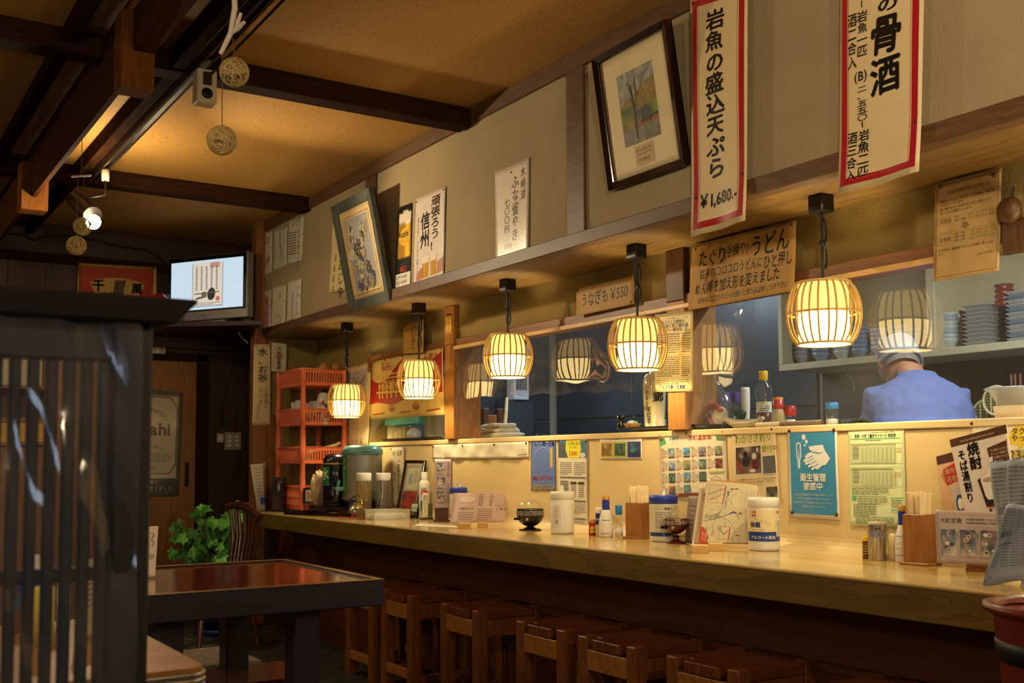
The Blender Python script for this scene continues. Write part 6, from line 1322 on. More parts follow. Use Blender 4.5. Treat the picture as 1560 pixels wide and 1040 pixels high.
# menu cards and stands
def plate_stack(s, seed, a, b, c, d):
    s.pic(a, b, c, d, photo(seed, ['#2a3048', '#c8b8a0', '#5a6a8a', '#8a5a40', '#3a2a28', '#b0a890']), 10, 10); r = random.Random(seed)
    for k in range(5): x, y = r.uniform(a + .05, c - .05), r.uniform(b + .05, d - .05); s.oval(x, y, (c - a) * .17, (c - a) * .17 * s.W / s.H * .8, r.choice(('#24345c', '#c8c0b0', '#8a3a34')), 14); s.oval(x, y, (c - a) * .12, (c - a) * .12 * s.W / s.H * .8, r.choice(('#c8b898', '#7a4a30', '#d0c8b8', '#2c2420')), 12)
C = standing((662, 699), (688, 699), (686.5, 792), (663.5, 792), ZC + .0, 3)
s = Sheet('set_menu', 'tall mauve menu card with three dish photographs in a wooden stand', 'menu', C, '#a48c88', .004, wav=0, rough=.35)
for k, b in enumerate((.06, .30, .53)): plate_stack(s, 60 + k, .12, b, .62, b + .17); s.fake(.12, b + .19, .6, 1, .02, .008, '#4a3a38', k, 3)
s.text('そばがきと小鉢', .82, .05, .15, INK, 'v', .3, track=.8); s.frame(.72, .40, .92, .76, .01, '#5a4a48'); s.fake(.76, .42, .88, 12, .026, .01, '#5a4a48', 4, 1); s.fake(.15, .79, .5, 4, .04, .014, '#3a3030', 5, 3); s.done()
p0, p1 = onz(661, 794.8, ZC), onz(684, 794.8, ZC); e = p1 - p0; L_ = np.linalg.norm(e); e /= L_; bk = np.cross(A(0, 0, 1), e); bk = bk if bk @ RB[:, 2] > 0 else -bk
t = thing('menu_stand', 'small dark wooden block stand holding the tall mauve menu', 'stand', (p0 + p1) / 2)
h = zat(p0, 772.5) - ZC; mb = MB(); mb.obox((p0 + p1) / 2 + bk * .006 + A(0, 0, .006), e * L_ / 2 * 1.08, bk * .006, A(0, 0, .006)); build(mb, 'foot', 'holder_wood_dark', t, bevel=.001); mb = MB(); mb.obox((p0 + p1) / 2 + bk * .007 + A(0, 0, h / 2 + .006), e * L_ / 2 * .9, bk * .004, A(0, 0, h / 2 - .006)); build(mb, 'front', 'holder_wood_dark', t, bevel=.001)
C = standing((686, 701), (707.5, 702), (699, 742), (684, 744), ZC + .11, 20); C[2] = C[2] ; s = Sheet('dish_menu', 'slanted menu card with a dish photo behind the tall mauve menu', 'menu', [C[0], C[1], onp(690, 793, C[0], np.cross(C[1] - C[0], C[3] - C[0])), onp(676, 793, C[0], np.cross(C[1] - C[0], C[3] - C[0]))], '#c8b898', .003, wav=0, rough=.35)
s.pic(.1, .03, .96, .40, photo(15, ['#c89858', '#d8c8a8', '#3a2418', '#b88a50', '#8a8a88']), 8, 8); s.oval(.55, .10, .22, .06, '#d09848', 14); s.oval(.45, .20, .14, .04, '#2a2018', 12); s.oval(.45, .30, .16, .035, '#3a2818', 12); s.done()
C = standing((692, 751), (777, 749.5), (774, 795), (685, 797), ZC + .012, 10)
s = Sheet('pink_menu', 'pink landscape menu card with price columns on two wood blocks', 'menu', C, '#b89888', .003, wav=.002, rough=.3)
s.text('お飲みもの', .12, .52, .052, INK, 'h', .5, .015, asp=1.0); s.text('ごあん', .76, .56, .055, INK, 'h', .5, .01, track=1.2)
for k in range(6): s.fake(.44, .05 + .07 * k, .54, 1, .02, .024, '#3a2c28', k, 3); s.fake(.64, .05 + .07 * k, .70, 1, .02, .024, '#3a2c28', k + 9, 2)
s.fake(.12, .65, .38, 4, .075, .018, '#5a4640', 3, 5); s.fake(.44, .55, .70, 6, .07, .016, '#5a4640', 4, 4); s.oval(.24, .22, .14, .10, '#c0a494', 18); s.rect(.74, .43, .95, .445, '#8a7068', 2); s.done()
def block(u0, u1, vb, vt, label):
    p0, p1 = onz(u0, vb, ZC), onz(u1, vb, ZC); e = p1 - p0; L_ = np.linalg.norm(e); e /= L_; bk = np.cross(A(0, 0, 1), e); bk = bk if bk @ RB[:, 2] > 0 else -bk
    h = zat(p0, vt) - ZC; mb = MB()
    for q0, q1 in ((.0, .018), (.024, .045)): mb.obox((p0 + p1) / 2 + bk * (q0 + q1) / 2 + A(0, 0, h / 2), e * L_ / 2, bk * (q1 - q0) / 2, A(0, 0, h / 2))
    mb.obox((p0 + p1) / 2 + bk * .021 + A(0, 0, h * .2), e * L_ / 2, bk * .004, A(0, 0, h * .2)); build(mb, 'card_block', 'block_wood', None, bevel=.001, label=label, cat='card stand')
block(697.5, 715.5, 805.5, 796.5, 'small pale wood block under the pink menu, its longer one'); block(727, 742, 804, 796, 'small pale wood block under the middle of the pink menu')
block(1055, 1080.5, 843, 830.5, 'pale wood block under the map board, nearer one'); block(1081, 1103.5, 839.5, 828, 'pale wood block under the map board, farther one')
s = Sheet('table_leaflet', 'white leaflet lying flat before the pink menu', 'leaflet', [onz(640, 796.5, ZC + .001), onz(690, 799, ZC + .001), onz(700, 803.5, ZC + .001), onz(628, 800.5, ZC + .001)], '#d0c4a8', wav=.0); s.fake(.1, .2, .9, 3, .2, .05, '#9a8878', 3); s.done()
# map board and cards behind
C = standing((1077.3, 729.5), (1161.8, 737.7), (1158, 829), (1063.6, 827), ZC + .012, 12)
s = Sheet('map_board', 'illustrated road map card with red corner tab and tan border', 'menu', C, '#b07c34', .004, wav=0, rough=.35)
s.rect(.015, .02, .985, .985, '#d8cca4', 2)
def mp(P, w, c): s.line([(a, b) for a, b in P], w, c)
s.frame(.06, .08, .36, .36, .006, '#c06048'); s.line([(.355, .08), (.33, .36)], .016, '#b03028'); s.frame(.32, .73, .50, .94, .006, '#c06048'); s.line([(.50, .74), (.48, .94)], .014, '#b03028')
r = random.Random(12)
for k in range(5): mp([(.10 + .04 * k, .08), (.08 + .05 * k, .2), (.10 + .03 * k, .33)], .005, '#d07848')
mp([(.06, .24), (.2, .18), (.34, .13)], .007, '#5a5448'); mp([(.07, .32), (.2, .28), (.35, .20), (.48, .16)], .006, '#8a8068'); mp([(.04, .62), (.22, .58), (.30, .50), (.38, .38), (.40, .22)], .008, '#3a60b0'); mp([(.04, .58), (.16, .57), (.32, .52)], .006, '#5a5448'); mp([(.04, .66), (.2, .62), (.34, .58), (.46, .52), (.58, .50), (.62, .58)], .008, '#5a5448'); mp([(.36, .6), (.48, .64), (.56, .74), (.58, .86)], .005, '#7a7260'); mp([(.24, .6), (.20, .74), (.26, .9)], .005, '#7a7260'); mp([(.38, .38), (.44, .28), (.56, .18)], .005, '#7a7260'); mp([(.33, .78), (.41, .86), (.48, .78)], .008, '#4a443a')
mp([(.40, .16), (.42, .24)], .02, '#3070c0'); mp([(.48, .52), (.53, .49), (.58, .51)], .022, '#2868c0'); s.oval(.28, .58, .05, .025, '#a8987a', 12)
for k in range(15): a, b = r.uniform(.08, .56), r.uniform(.3, .94); s.line([(a, b), (a - .005, b + .06)], .010, '#6a9a4a')
for k in range(18): s.oval(r.uniform(.08, .56), r.uniform(.12, .94), .008, .007, '#b83828', 7)
s.poly([(.0, .74), (.05, .75), (.11, .80), (.15, .90), (.15, 1.0), (.0, 1.0)], '#c04a24'); s.text('信州そば', .11, .83, .04, '#d8c8a8', 'v', .3, track=.9); s.text('処マップ', .06, .83, .04, '#d8c8a8', 'v', .3, track=.9)
s.text('大町市のそば', .93, .10, .04, '#b04030', 'v')
for k in range(8): s.fake(.63 + .036 * k, .12 + (k % 3) * .02, .638 + .036 * k, 9, .026, .014, '#6a6250', k, 1); s.fake(.63 + .036 * k, .42, .638 + .036 * k, 8, .026, .014, '#7a7460', k + 9, 1)
for a, b in ((.44, .12), (.52, .11), (.62, .50), (.60, .86)): s.fake(a, b, a + .06, 1, .02, .014, '#3a342c', 2, 2)
s.done()
C = standing((1066, 740), (1074, 740.5), (1061, 826), (1054, 826), ZC + .012, 10); s = Sheet('white_card', 'white card edge showing just before the map board', 'card', C, '#d8ccac', .003, wav=0); s.done()
C = standing((1050, 755), (1064, 756), (1055, 828), (1044.5, 826), ZC + .002, 8); s = Sheet('mauve_card', 'mauve menu card standing edge on beside the red sphere', 'menu', C, '#8a7468', .004, wav=0, rough=.35); s.fake(.2, .2, .8, 6, .1, .02, '#5a4a44', 3, 2); s.done()
pm('acrylic_edge', '#d8d8c0', .1, var=0); mb = MB(); q0 = onz(1062, 838, ZC + .002); q1 = onz(1080, 834.5, ZC + .002); mb.bar(q0, q1, .004, .003); mb.tube([onz(1056, 838.5, ZC + .004), A(*onz(1056, 838.5, ZC)[:2], ZC + .03)], .0015, 5); build(mb, 'acrylic_card_stand', 'acrylic_edge', None, label='thin clear acrylic card foot at the corner of the map board', cat='card stand')
# right hand menus
C = standing((1424, 776.7), (1531, 780), (1533, 862), (1428.5, 857), ZC + .024, 8)
s = Sheet('set_meal_menu', 'mauve landscape menu card with three meal photographs in an oak stand', 'menu', C, '#a8948a', .004, wav=0, rough=.35)
s.text('大町定食', .07, .19, .085, INK, 'h', .35, .01, asp=.95); s.frame(.42, .12, .98, .27, .004, '#e0d4c8'); s.text('平日限定の特別定食・一日二十食限り', .45, .16, .03, INK, bold=.01); s.text('平日限定の特別定食を、五百円増し', .45, .225, .03, INK, bold=.01)
for k, a in enumerate((.07, .36, .66)): plate_stack(s, 80 + k, a, .36, a + .22, .86); s.text('定食セット', a + .25, .4, .035, INK, 'v')
s.done()
p0, p1 = onz(1471.5, 870, ZC), onz(1524, 873, ZC); e = p1 - p0; L_ = np.linalg.norm(e); e /= L_; bk = np.cross(A(0, 0, 1), e); bk = bk if bk @ RB[:, 2] > 0 else -bk; h = zat(p0, 826) - ZC
t = thing('oak_stand', 'oak card stand with dark grain holding the landscape menu', 'stand', (p0 + p1) / 2)
mb = MB(); mb.obox((p0 + p1) / 2 + bk * .018 + A(0, 0, .005), e * L_ / 2 * 1.02, bk * .018, A(0, 0, .005)); build(mb, 'foot', 'oak_stand', t, bevel=.001); mb = MB(); mb.obox((p0 + p1) / 2 + bk * .008 + A(0, 0, .01 + (h - .01) / 2), e * L_ / 2, bk * .005, A(0, 0, (h - .01) / 2)); build(mb, 'front', 'oak_stand', t, bevel=.001)
yb = XK - .10
P_ = A(XK - .13, 0, 0); Cq = [onx(1447, 669.8, XK - .035), onx(1533.4, 646.4, XK - .035), onx(1558, 800, XK - .10), onx(1474, 800, XK - .10)]
Cq = [onx(1447, 669.8, XK - .06), onx(1533.4, 646.4, XK - .06), onx(1559, 828, XK - .085), onx(1481, 829, XK - .085)]
s = Sheet('spirit_menu', 'large tilted menu with bold brush letters, a white cup and two bottles', 'menu', Cq, '#c8b8ac', .003, wav=0, rough=.35)
s.rect(0, 0, 1, .075, '#4a2c14', 2); s.text('shochu with soba hot water', .18, .04, .05, '#c8b090', jit=.1)
s.text('焼酎', .38, .10, .22, INK, 'v', .15, .04, span=(.075, .33)); s.text('そば湯割り', .16, .16, .15, INK, 'v', .15, .035, span=(.12, .62))
s.poly([(.62, .16), (.96, .13), (.98, .30), (.65, .33)], '#4a2a18')
for k, tx in enumerate(('そば屋さんだから', 'おいしい焼酎の', 'そば湯割りをぜひ', '一度どうぞ')): s.text(tx, .67, .19 + .033 * k, .04, '#c8b098')
s.poly([(.36, .42), (1, .34), (1, .66), (.44, .67)], '#241a16'); s.line([(.44, .672), (1, .665)], .012, '#a03018')
s.oval(.66, .41, .14, .085, '#c8c0b8', 20); s.poly([(.62, .25), (.70, .24), (.68, .34), (.64, .34)], '#c8c4c0'); s.poly([(.64, .29), (.70, .285), (.69, .34), (.65, .34)], '#3a4a8a')
s.oval(.94, .44, .16, .10, '#8a847c', 20); s.oval(.92, .40, .12, .03, '#4a463e', 16); s.line([(.98, .12), (.92, .40)], .014, '#6a645c')
s.poly([(.42, .43), (.70, .42), (.66, .58), (.60, .61), (.50, .61), (.46, .58)], '#d0c8c0'); s.oval(.56, .43, .14, .035, '#d8d0c8', 18); s.oval(.56, .435, .11, .025, '#a88878', 16)
for a, q in ((.50, 1.0), (.84, 1.2)): s.poly([(a - .015, .69), (a + .025, .69), (a + .035, .76), (a + .10 * q, .82), (a + .11 * q, 1), (a - .10 * q, 1), (a - .09 * q, .82), (a - .025, .76)], '#24200c' if q == 1 else '#181210')
s.poly([(.76, .86), (.95, .85), (.95, .97), (.76, .98)], '#2a1c10'); s.text('そば', .79, .91, .08, '#c8a860'); s.oval(.52, .86, .04, .03, '#6a6420', 10); s.done()
Cq = [onx(1426.7, 695.4, XK - .02), onx(1452, 688.5, XK - .02), onx(1490, 851, XK - .05), onx(1448, 851, XK - .05)]
s = Sheet('specialty_menu', 'wood-grain menu with a red seal behind the large tilted menu', 'menu', Cq, '#c8a078', .003, wav=0, rough=.35)
s.rect(0, 0, 1, .085, '#4a2814', 2); s.poly([(.12, .20), (.3, .14), (.5, .22), (.25, .27)], '#a88038'); s.poly([(.28, .14), (.96, .10), (.98, .27), (.34, .30)], '#b02c20'); s.text('信州', .36, .165, .26, '#d8c8a8', 'h', .4, .01); s.text('名物', .40, .245, .26, '#d8c8a8', 'h', .4, .01); s.rect(.55, .32, 1, 1, '#b0a49c', 2); s.oval(.85, .50, .22, .10, '#24407a', 16); s.oval(.85, .50, .14, .065, '#d8d0c8', 14); s.oval(.9, .62, .22, .09, '#8a3030', 16); s.oval(.9, .62, .18, .07, '#d8d0c8', 14)
for k in range(6): s.line([(.08 + .07 * k, .34), (.10 + .07 * k, 1)], .008, '#b48a60')
s.done()
# newspapers in a rack at the edge
pm('newsprint', '#a8aaa8', .85, var=.06, scale=20)
rk = thing('newspaper_rack', 'thin metal rack holding folded newspapers at the picture edge', 'rack', onz(1562, 897, ZC))
mb = MB(); q = onz(1557, 898, ZC); mb.tube([q + A(0, 0, .004), q + A(.03, -.02, .16)], .004, 7); mb.tube([q + A(.0, 0, .005), q + A(.16, -.12, .005)], .004, 7); mb.tube([q + A(.03, -.02, .16), q + A(.19, -.14, .16)], .004, 7); build(mb, 'wire', 'silver', rk)
def newspaper(C0, label, seed, th):
    C0 = [np.asarray(p, float) for p in C0]; s = Sheet('newspaper', label, 'newspaper', C0, '#7e848c', th, None, wav=.002, group=None, bend=lambda a, b: .004 + .008 * math.sin(a * 3.1) + .003 * math.sin(b * 9 + a * 7), nu=10, nv=12)
    r = random.Random(seed)
    for k in range(4): s.fake(.1 + .22 * k, .06, .28 + .22 * k, 22, .035, .012, '#565c64', seed + k, 2)
    s.rect(.12, .30 + .05 * (seed % 4), .5, .36 + .05 * (seed % 4), '#4a5058', 3); s.fake(.15, .51, .7, 1, .03, .02, '#3a3e44', 5, 5); s.rect(.1, .92, .18, .935, '#2a60a0', 1); s.done()
pz = lambda u, v, X: onx(u, v, X)
newspaper([pz(1536, 772, 2.33), pz(1576, 774, 2.33), pz(1572, 885, 2.30), pz(1501, 893.5, 2.20 + .03)], 'folded newspaper nearest the counter edge, tapering to its lower corner', 1, .010)
newspaper([pz(1514, 706, 2.47), pz(1558, 701, 2.44), pz(1580, 880, 2.40), pz(1530, 880, 2.42)], 'folded newspaper with cream edges standing at the back of the rack', 2, .012)
newspaper([pz(1540, 702, 2.42), pz(1580, 700, 2.40), pz(1590, 885, 2.34), pz(1540, 882, 2.36)], 'folded newspaper standing in the middle of the rack', 3, .012)

# lacquered bucket on a stool, bottom right
pm('bucket_red', '#74281a', .35, var=.12, scale=14, coat=.25); pm('bucket_band', '#141a18', .4, var=.1)
bx_, by_, bz, rb = 1.945, 1.11, .427, .170
dup(st, (1.98, 1.13, 0), 'wooden stool under the red bucket')
t = thing('red_bucket', 'red-brown lacquer bucket with black band in the lower right corner', 'bucket', (bx_, by_, bz)); c = A(bx_, by_, bz); Hb = .733 - bz
lathe_part(t, c, [(0, 0), (rb * .72, 0), (rb * .74, .01), (rb * .90, Hb - .02), (rb * .90, Hb - .012), (rb * .84, Hb - .02), (rb * .70, .015), (0, .015)], 'body', 'bucket_red', 40)
lathe_part(t, c, [(rb * .89, Hb - .022), (rb * 1.0, Hb - .012), (rb * 1.0, Hb), (rb * .90, Hb + .002), (rb * .86, Hb - .012)], 'rim', 'bucket_red', 40)
k0, k1 = Hb - .105, Hb - .065; f_ = lambda z: rb * (.74 + .16 * (z - .01) / (Hb - .03)); lathe_part(t, c, [(f_(k0) + .0005, k0), (f_(k0) + .003, k0 + .002), (f_(k1) + .003, k1 - .002), (f_(k1) + .0005, k1)], 'band', 'bucket_band', 40)
# ------------------------------------------------------------------ orange basket rack with cups
rx0, ry0 = 2.372, 6.0; rx1 = rx0 + .288; ry1 = ry0 + .425
pm('rack_orange', '#da6e46', .42, var=.05, scale=10)
rk = thing('basket_rack', 'orange-red plastic basket rack of four tiers at the end of the counter', 'rack', ((rx0 + rx1) / 2, (ry0 + ry1) / 2, ZC))
corner = A(rx0, ry0, 0); zt = [zat(corner, v) for v in (561, 622, 681, 741)]; tiers = [(zt[0], zt[0] - .095), (zt[1], zt[1] - .095), (zt[2], zt[2] - .095), (zt[3], ZC + .012)]
for x in (rx0 + .012, rx1 - .012):
    for y in (ry0 + .012, ry1 - .012):
        mb = MB(); pr = [(0, ZC), (.010, ZC), (.012, ZC + .06)]
        for zt_, zb_ in reversed(tiers): pr += [(.013, zt_ - .075), (.017, zt_ - .072), (.018, zt_ - .002)]
        pr += [(.018, tiers[0][0]), (0, tiers[0][0])]; mb.lathe(pr, (x, y, 0), 12); build(mb, 'post', 'rack_orange', rk)
for ti, (z1, z0) in enumerate(tiers):
    mb = MB(); h = z1 - z0; k = .014
    mb.tube([(rx0 + .004, ry0 + .004, z1), (rx1 - .004, ry0 + .004, z1), (rx1 - .004, ry1 - .004, z1), (rx0 + .004, ry1 - .004, z1)], .007, 6, closed=True); build(mb, 'rim', 'rack_orange', rk)
    for (ax, ay), (bx, by) in (((rx0 + .02, ry0 + .006), (rx1 - .02, ry0 + .006)), ((rx0 + .02, ry1 - .006), (rx1 - .02, ry1 - .006)), ((rx0 + .006, ry0 + .02), (rx0 + .006, ry1 - .02)), ((rx1 - .006, ry0 + .02), (rx1 - .006, ry1 - .02))):
        d = A(bx - ax, by - ay, 0); L_ = np.linalg.norm(d); d /= L_; inn = A((rx0 + rx1) / 2 - (ax + bx) / 2, (ry0 + ry1) / 2 - (ay + by) / 2, 0); inn /= np.linalg.norm(inn)
        n = int(L_ / .0175); p0 = A(ax, ay, z1); mb = MB(); dn = A(0, 0, -h) + inn * k
        for s0, s1 in ((.0, .20), (.80, 1.0)): mb.hexa([p0 + dn * s1, p0 + d * L_ + dn * s1, p0 + d * L_ + dn * s1 + inn * .003, p0 + dn * s1 + inn * .003, p0 + dn * s0, p0 + d * L_ + dn * s0, p0 + d * L_ + dn * s0 + inn * .003, p0 + dn * s0 + inn * .003])
        for i in range(n + 1):
            q = p0 + d * (L_ - .008) * i / n; mb.hexa([q + dn * .81, q + d * .008 + dn * .81, q + d * .008 + dn * .81 + inn * .003, q + dn * .81 + inn * .003, q + dn * .19, q + d * .008 + dn * .19, q + d * .008 + dn * .19 + inn * .003, q + dn * .19 + inn * .003])
        if ti == 3: mb.hexa([p0 + dn * .54, p0 + d * L_ + dn * .54, p0 + d * L_ + dn * .54 + inn * .003, p0 + dn * .54 + inn * .003, p0 + dn * .48, p0 + d * L_ + dn * .48, p0 + d * L_ + dn * .48 + inn * .003, p0 + dn * .48 + inn * .003])
        build(mb, 'basket_side', 'rack_orange', rk)
    mb = MB()
    for i in range(14): y = ry0 + .025 + (ry1 - ry0 - .05) * i / 13; mb.box((rx0 + .02, y - .004, z0), (rx1 - .02, y + .004, z0 + .003))
    for i in range(5): x = rx0 + .03 + (rx1 - rx0 - .06) * i / 4; mb.box((x - .004, ry0 + .02, z0 - .001), (x + .004, ry1 - .02, z0 + .003))
    build(mb, 'basket_floor', 'rack_orange', rk)
def cup(name, label, p, prof, mat, group=None, n=16, extra=None):
    t = thing(name, label, 'cup' if 'cup' in name else ('glass' if 'glass' in name else 'bowl'), p, group); lathe_part(t, p, prof, 'wall_body', mat, n)
    if extra: extra(t, p)
    return t
pm('cup_white', '#b8b8b4', .25, var=.04); pm('cobalt', '#1c3478', .25, var=.1); pm('clay_brown', '#a87838', .5, var=.15, scale=20); pm('brush_rust', '#8a3c20', .4, var=.1)
zz = tiers[0][1] + .004; g = 'drinking glasses on the top tier of the orange rack'
for i, (fx, fy) in enumerate(((.25, .72), (.25, .50), (.45, .60), (.5, .35), (.72, .50), (.26, .28), (.6, .75), (.5, .18), (.75, .28))):
    p = A(rx0 + (rx1 - rx0) * fx, ry0 + (ry1 - ry0) * fy, zz); hh = .115 if i in (2, 4, 6) else .10
    t = cup('drinking_glass', 'upside-down clear drinking glass standing in the top tier of the orange rack', p, [(.031, 0), (.028, hh), (0, hh), (0, hh - .004), (.026, hh - .004), (.029, 0)], 'glass', g)
    mb = MB(); mb.tube([p + A(.0285 * math.cos(2 * PI * k / 18), .0285 * math.sin(2 * PI * k / 18), hh) for k in range(18)], .0016, 5, closed=True); build(mb, 'foot_ring', 'glass_rim', t)
for u, lab in ((494, 'round brown pottery cup upside down on the top tier, left of the pair'), (511.5, 'round brown pottery cup upside down on the top tier, right of the pair')):
    p = A(onx(u, 556, rx1 - .06)[0], 0, 0); q = ony(u, 558, ry0 + .07); p = A(q[0], q[1], zz); hh = zat(p, 553) - zz
    cup('pottery_cup', lab, p, [(.036, 0), (.037, hh * .6), (.034, hh * .8), (.024, hh * .93), (.017, hh * .95), (.017, hh), (0, hh)], 'clay_brown')
def blotch(t, p):
    r = random.Random(int(p[0] * 1e4)); mb = MB()
    for k in range(7):
        a = r.uniform(0, 6.28); z = r.uniform(.015, .05); q = p + A(.026 * math.cos(a), .026 * math.sin(a), z); mb.sphere(q, .011, 6, 4, sc=(.7, .7, 1.2))
    build(mb, 'blue_brushwork', 'cobalt', t)
zz = tiers[1][1] + .004
for i, (u, vt, wd) in enumerate(((441, 613, .027), (452, 610, .029), (468, 614, .026), (479, 611, .028))):
    q = ony(u, 620, ry0 + (.12 if i < 2 else .08)); p = A(min(max(q[0], rx0 + .05), rx1 - .06), q[1] + (.11, .035, 0, 0)[i], zz); hh = zat(p, vt) - zz
    cup('blue_white_cup', ('blue and white teacup farthest back on the second tier of the orange rack', 'blue and white teacup just behind the front post on the second tier', 'small white and rust teacup on the second tier beside the front post', 'blue and white teacup leaning against the big patterned one')[i], p, [(.022, 0), (.024, .006), (wd, hh * .45), (wd * 1.02, hh), (wd * .94, hh), (.02, .01), (0, .01)], 'cup_white', extra=blotch)
q = ony(492.5, 617, ry0 + .06); p = A(q[0], q[1], zz); hh = zat(p, 598) - zz
t = cup('patterned_cup', 'large cream teacup with red and blue painting on the second tier', p, [(.045, 0), (.046, hh * .45), (.040, hh * .75), (.028, hh * .95), (.020, hh), (0, hh)], 'cup_white')
w = Wrap('art', t, p, lambda b: .0465 - .012 * max(0, 1 - b * 2) ** 2, p[2] + hh * .85, p[2], None); w.poly([(.2, .2), (.5, .1), (.6, .25), (.3, .35)], '#8a3020'); w.poly([(.5, .28), (.9, .2), (.85, .4), (.6, .38)], '#1c2c58'); w.poly([(.1, .5), (.4, .45), (.35, .62), (.12, .65)], '#1c2c58'); w.poly([(.5, .6), (.9, .5), (.8, .75), (.55, .78)], '#24305a'); w.line([(.1, .8), (.9, .9)], .04, '#8a3020'); w.done()
zz = tiers[2][1] + .004; q0 = ony(470, 682, ry0 + .10); q1 = ony(519, 665, ry0 + .10)
mb = MB(); mb.tube([A(q0[0], ry0 + .10, tiers[2][0] - .03), A(q1[0] - .04, ry0 + .10, tiers[2][0] + .012), A(q1[0] - .002, ry0 + .10, tiers[2][0] + .028)], [.010, .011, .010], 8); build(mb, 'grater_handle', 'chopstick', None, label='pale wooden handle sticking up out of the third tier', cat='utensil')
for i in range(5):
    p = A(rx0 + .08 + .05 * (i % 2), ry0 + .12 + .055 * i, zz); cup('small_bowl', 'small dark bowl packed in the third tier of the orange rack', p, [(.02, 0), (.034, .04), (.036, .055), (.03, .05), (0, .012)], 'clay_brown' if i % 2 else 'cup_white', 'small bowls in the third tier')
for i in range(4):
    p = A(rx0 + .07 + .05 * (i % 2), ry0 + .10 + .07 * i, ZC + .017); cup('stored_cup', 'pale cup standing in the bottom basket of the orange rack', p, [(.025, 0), (.033, .06), (.035, .085), (.03, .08), (0, .012)], 'cup_white', 'pale cups in the bottom basket')
p = A(rx0 + .10, ry0 + .04, ZC + .017); 
# things around the rack foot
def carton(name, label, cat, u0, um, u1, vb, vt, z, mats, art=None, deep=.05):
    p0, p1 = onz(um, vb, z), onz(u1, vb, z); e = p1 - p0; L_ = np.linalg.norm(e); e /= L_; bk = np.cross(A(0, 0, 1), e); bk = bk if bk @ RB[:, 2] > 0 else -bk
    h = zat(p0, vt) - z; c = (p0 + p1) / 2 + bk * deep / 2; t = thing(name, label, cat, c); mb = MB(); mb.obox(c + A(0, 0, h / 2), e * L_ / 2, bk * deep / 2, A(0, 0, h / 2)); build(mb, 'carton', mats, t, bevel=.0015)
    f = -bk * .0008; s = Sheet('front_print', None, None, [p0 + f + A(0, 0, h), p1 + f + A(0, 0, h), p1 + f, p0 + f], '#%s' % '14100f' if mats == 'tray_black' else '#c8c0b0', .0004, wav=0, parent=t)
    if art: art(s)
    s.done(); return t
def ab(s): s.text('そば焼酎の', .62, .12, .22, '#c8bca0', 'v', .6, .0, track=.75); s.text('本格', .80, .10, .10, '#c8bca0', 'v', .2); s.poly([(.1, .6), (.5, .55), (.9, .7), (.8, .95), (.1, .95)], '#2c1416')
carton('black_carton', 'black spirit carton with pale brush lettering beside the orange rack', 'box', 405, 414, 431, 779, 727, ZC, 'tray_black', ab, .07)
def aw(s): s.rect(0, .18, 1, .30, '#1c7a44', 1); s.rect(0, .34, 1, .40, '#a8301c', 1); s.text('OB', .1, .48, .5, '#a8301c', bold=.03); s.rect(0, .56, 1, 1, '#1c1a1a', 1)
carton('white_carton', 'tall white carton with green and red bands behind the black carton', 'box', 404, 405, 413, 775, 683, ZC, 'white_plastic', aw, .04)
t, c, r, h = bottle('small_bottle', 'small clear bottle with blue label at the counter end', 401, 778, 748, 8, (('glass', 'glass', [(0, 0), (1, 0), (1, .8), (.5, .9), (.5, 1), (0, 1)]), ('label_band', 'blue_lid', [(1.02, .35), (1.03, .36), (1.03, .68), (1.02, .69)])))
for i, (TL, TR, BR, BL, lab) in enumerate((((381, 707), (400, 706), (404, 778), (392, 779), 'white paper sheet slumped at the counter end, foremost'), ((388, 710), (404, 704), (406, 770), (397, 774), 'cream paper sheet slumped behind the white one at the counter end'))):
    s = Sheet('loose_paper', lab, 'paper', quady(TL, TR, BR, BL, YE - .05 - .04 * (1 - i)), ('#c8c0ac', '#b8a884')[i], wav=.004); s.fake(.3, .1, .8, 10, .07, .015, '#8a8474', i + 3, 2); s.done()
p = onz(452, 760, ZC) * A(1, 1, 0); 
# ------------------------------------------------------------------ things on the ledge behind the backboard
LZ = ZB
def tow(label, dx, dz, w, d, h, seed):
    r = random.Random(seed); c = onz(736, 669, LZ) + A(.09, 0, 0); c[2] = LZ + dz; c = c + A(0, dx, 0); mb = MB(); ph = [r.uniform(0, 6) for _ in range(6)]
    def fn(a, b):
        th = 2 * PI * b; x = (a - .5) * w; rr = 1 + .10 * math.sin(a * 9 + ph[0]) + .08 * math.sin(3 * th + ph[1] + a * 6)
        e = .55 if .02 < a < .98 else 0.0
        return c + A(d / 2 * math.copysign(abs(math.cos(th)) ** .6, math.cos(th)) * rr * (1 if e else .55), x, h / 2 + h / 2 * math.copysign(abs(math.sin(th)) ** .7, math.sin(th)) * rr * (1 if e else .6))
    mb.grid(fn, 22, 20); mb.add([fn(0, i / 20) for i in range(20)], [tuple(range(20))]); mb.add([fn(1, i / 20) for i in range(20)], [tuple(range(19, -1, -1))])
    build(mb, 'folded_towel', 'towel', None, label=label, cat='towel')
pm('towel', '#d0c4a4', .95, var=.10, scale=25, bump=.6, bscale=180)
tow('folded cream towel at the bottom of the pile on the ledge', .0, .0, .30, .15, .034, 2); tow('folded cream towel in the middle of the pile on the ledge', .02, .030, .26, .13, .03, 3); tow('folded cream towel on top of the pile on the ledge', -.01, .056, .20, .11, .026, 5)
pm('lilac_cap', '#6a74c8', .35, var=.02)
c, r, h = foot(723, 661, 622, 21, LZ, X=XK + .14); t = thing('soap_pump', 'white soap bottle with lilac pump beside the pale post', 'bottle', c)
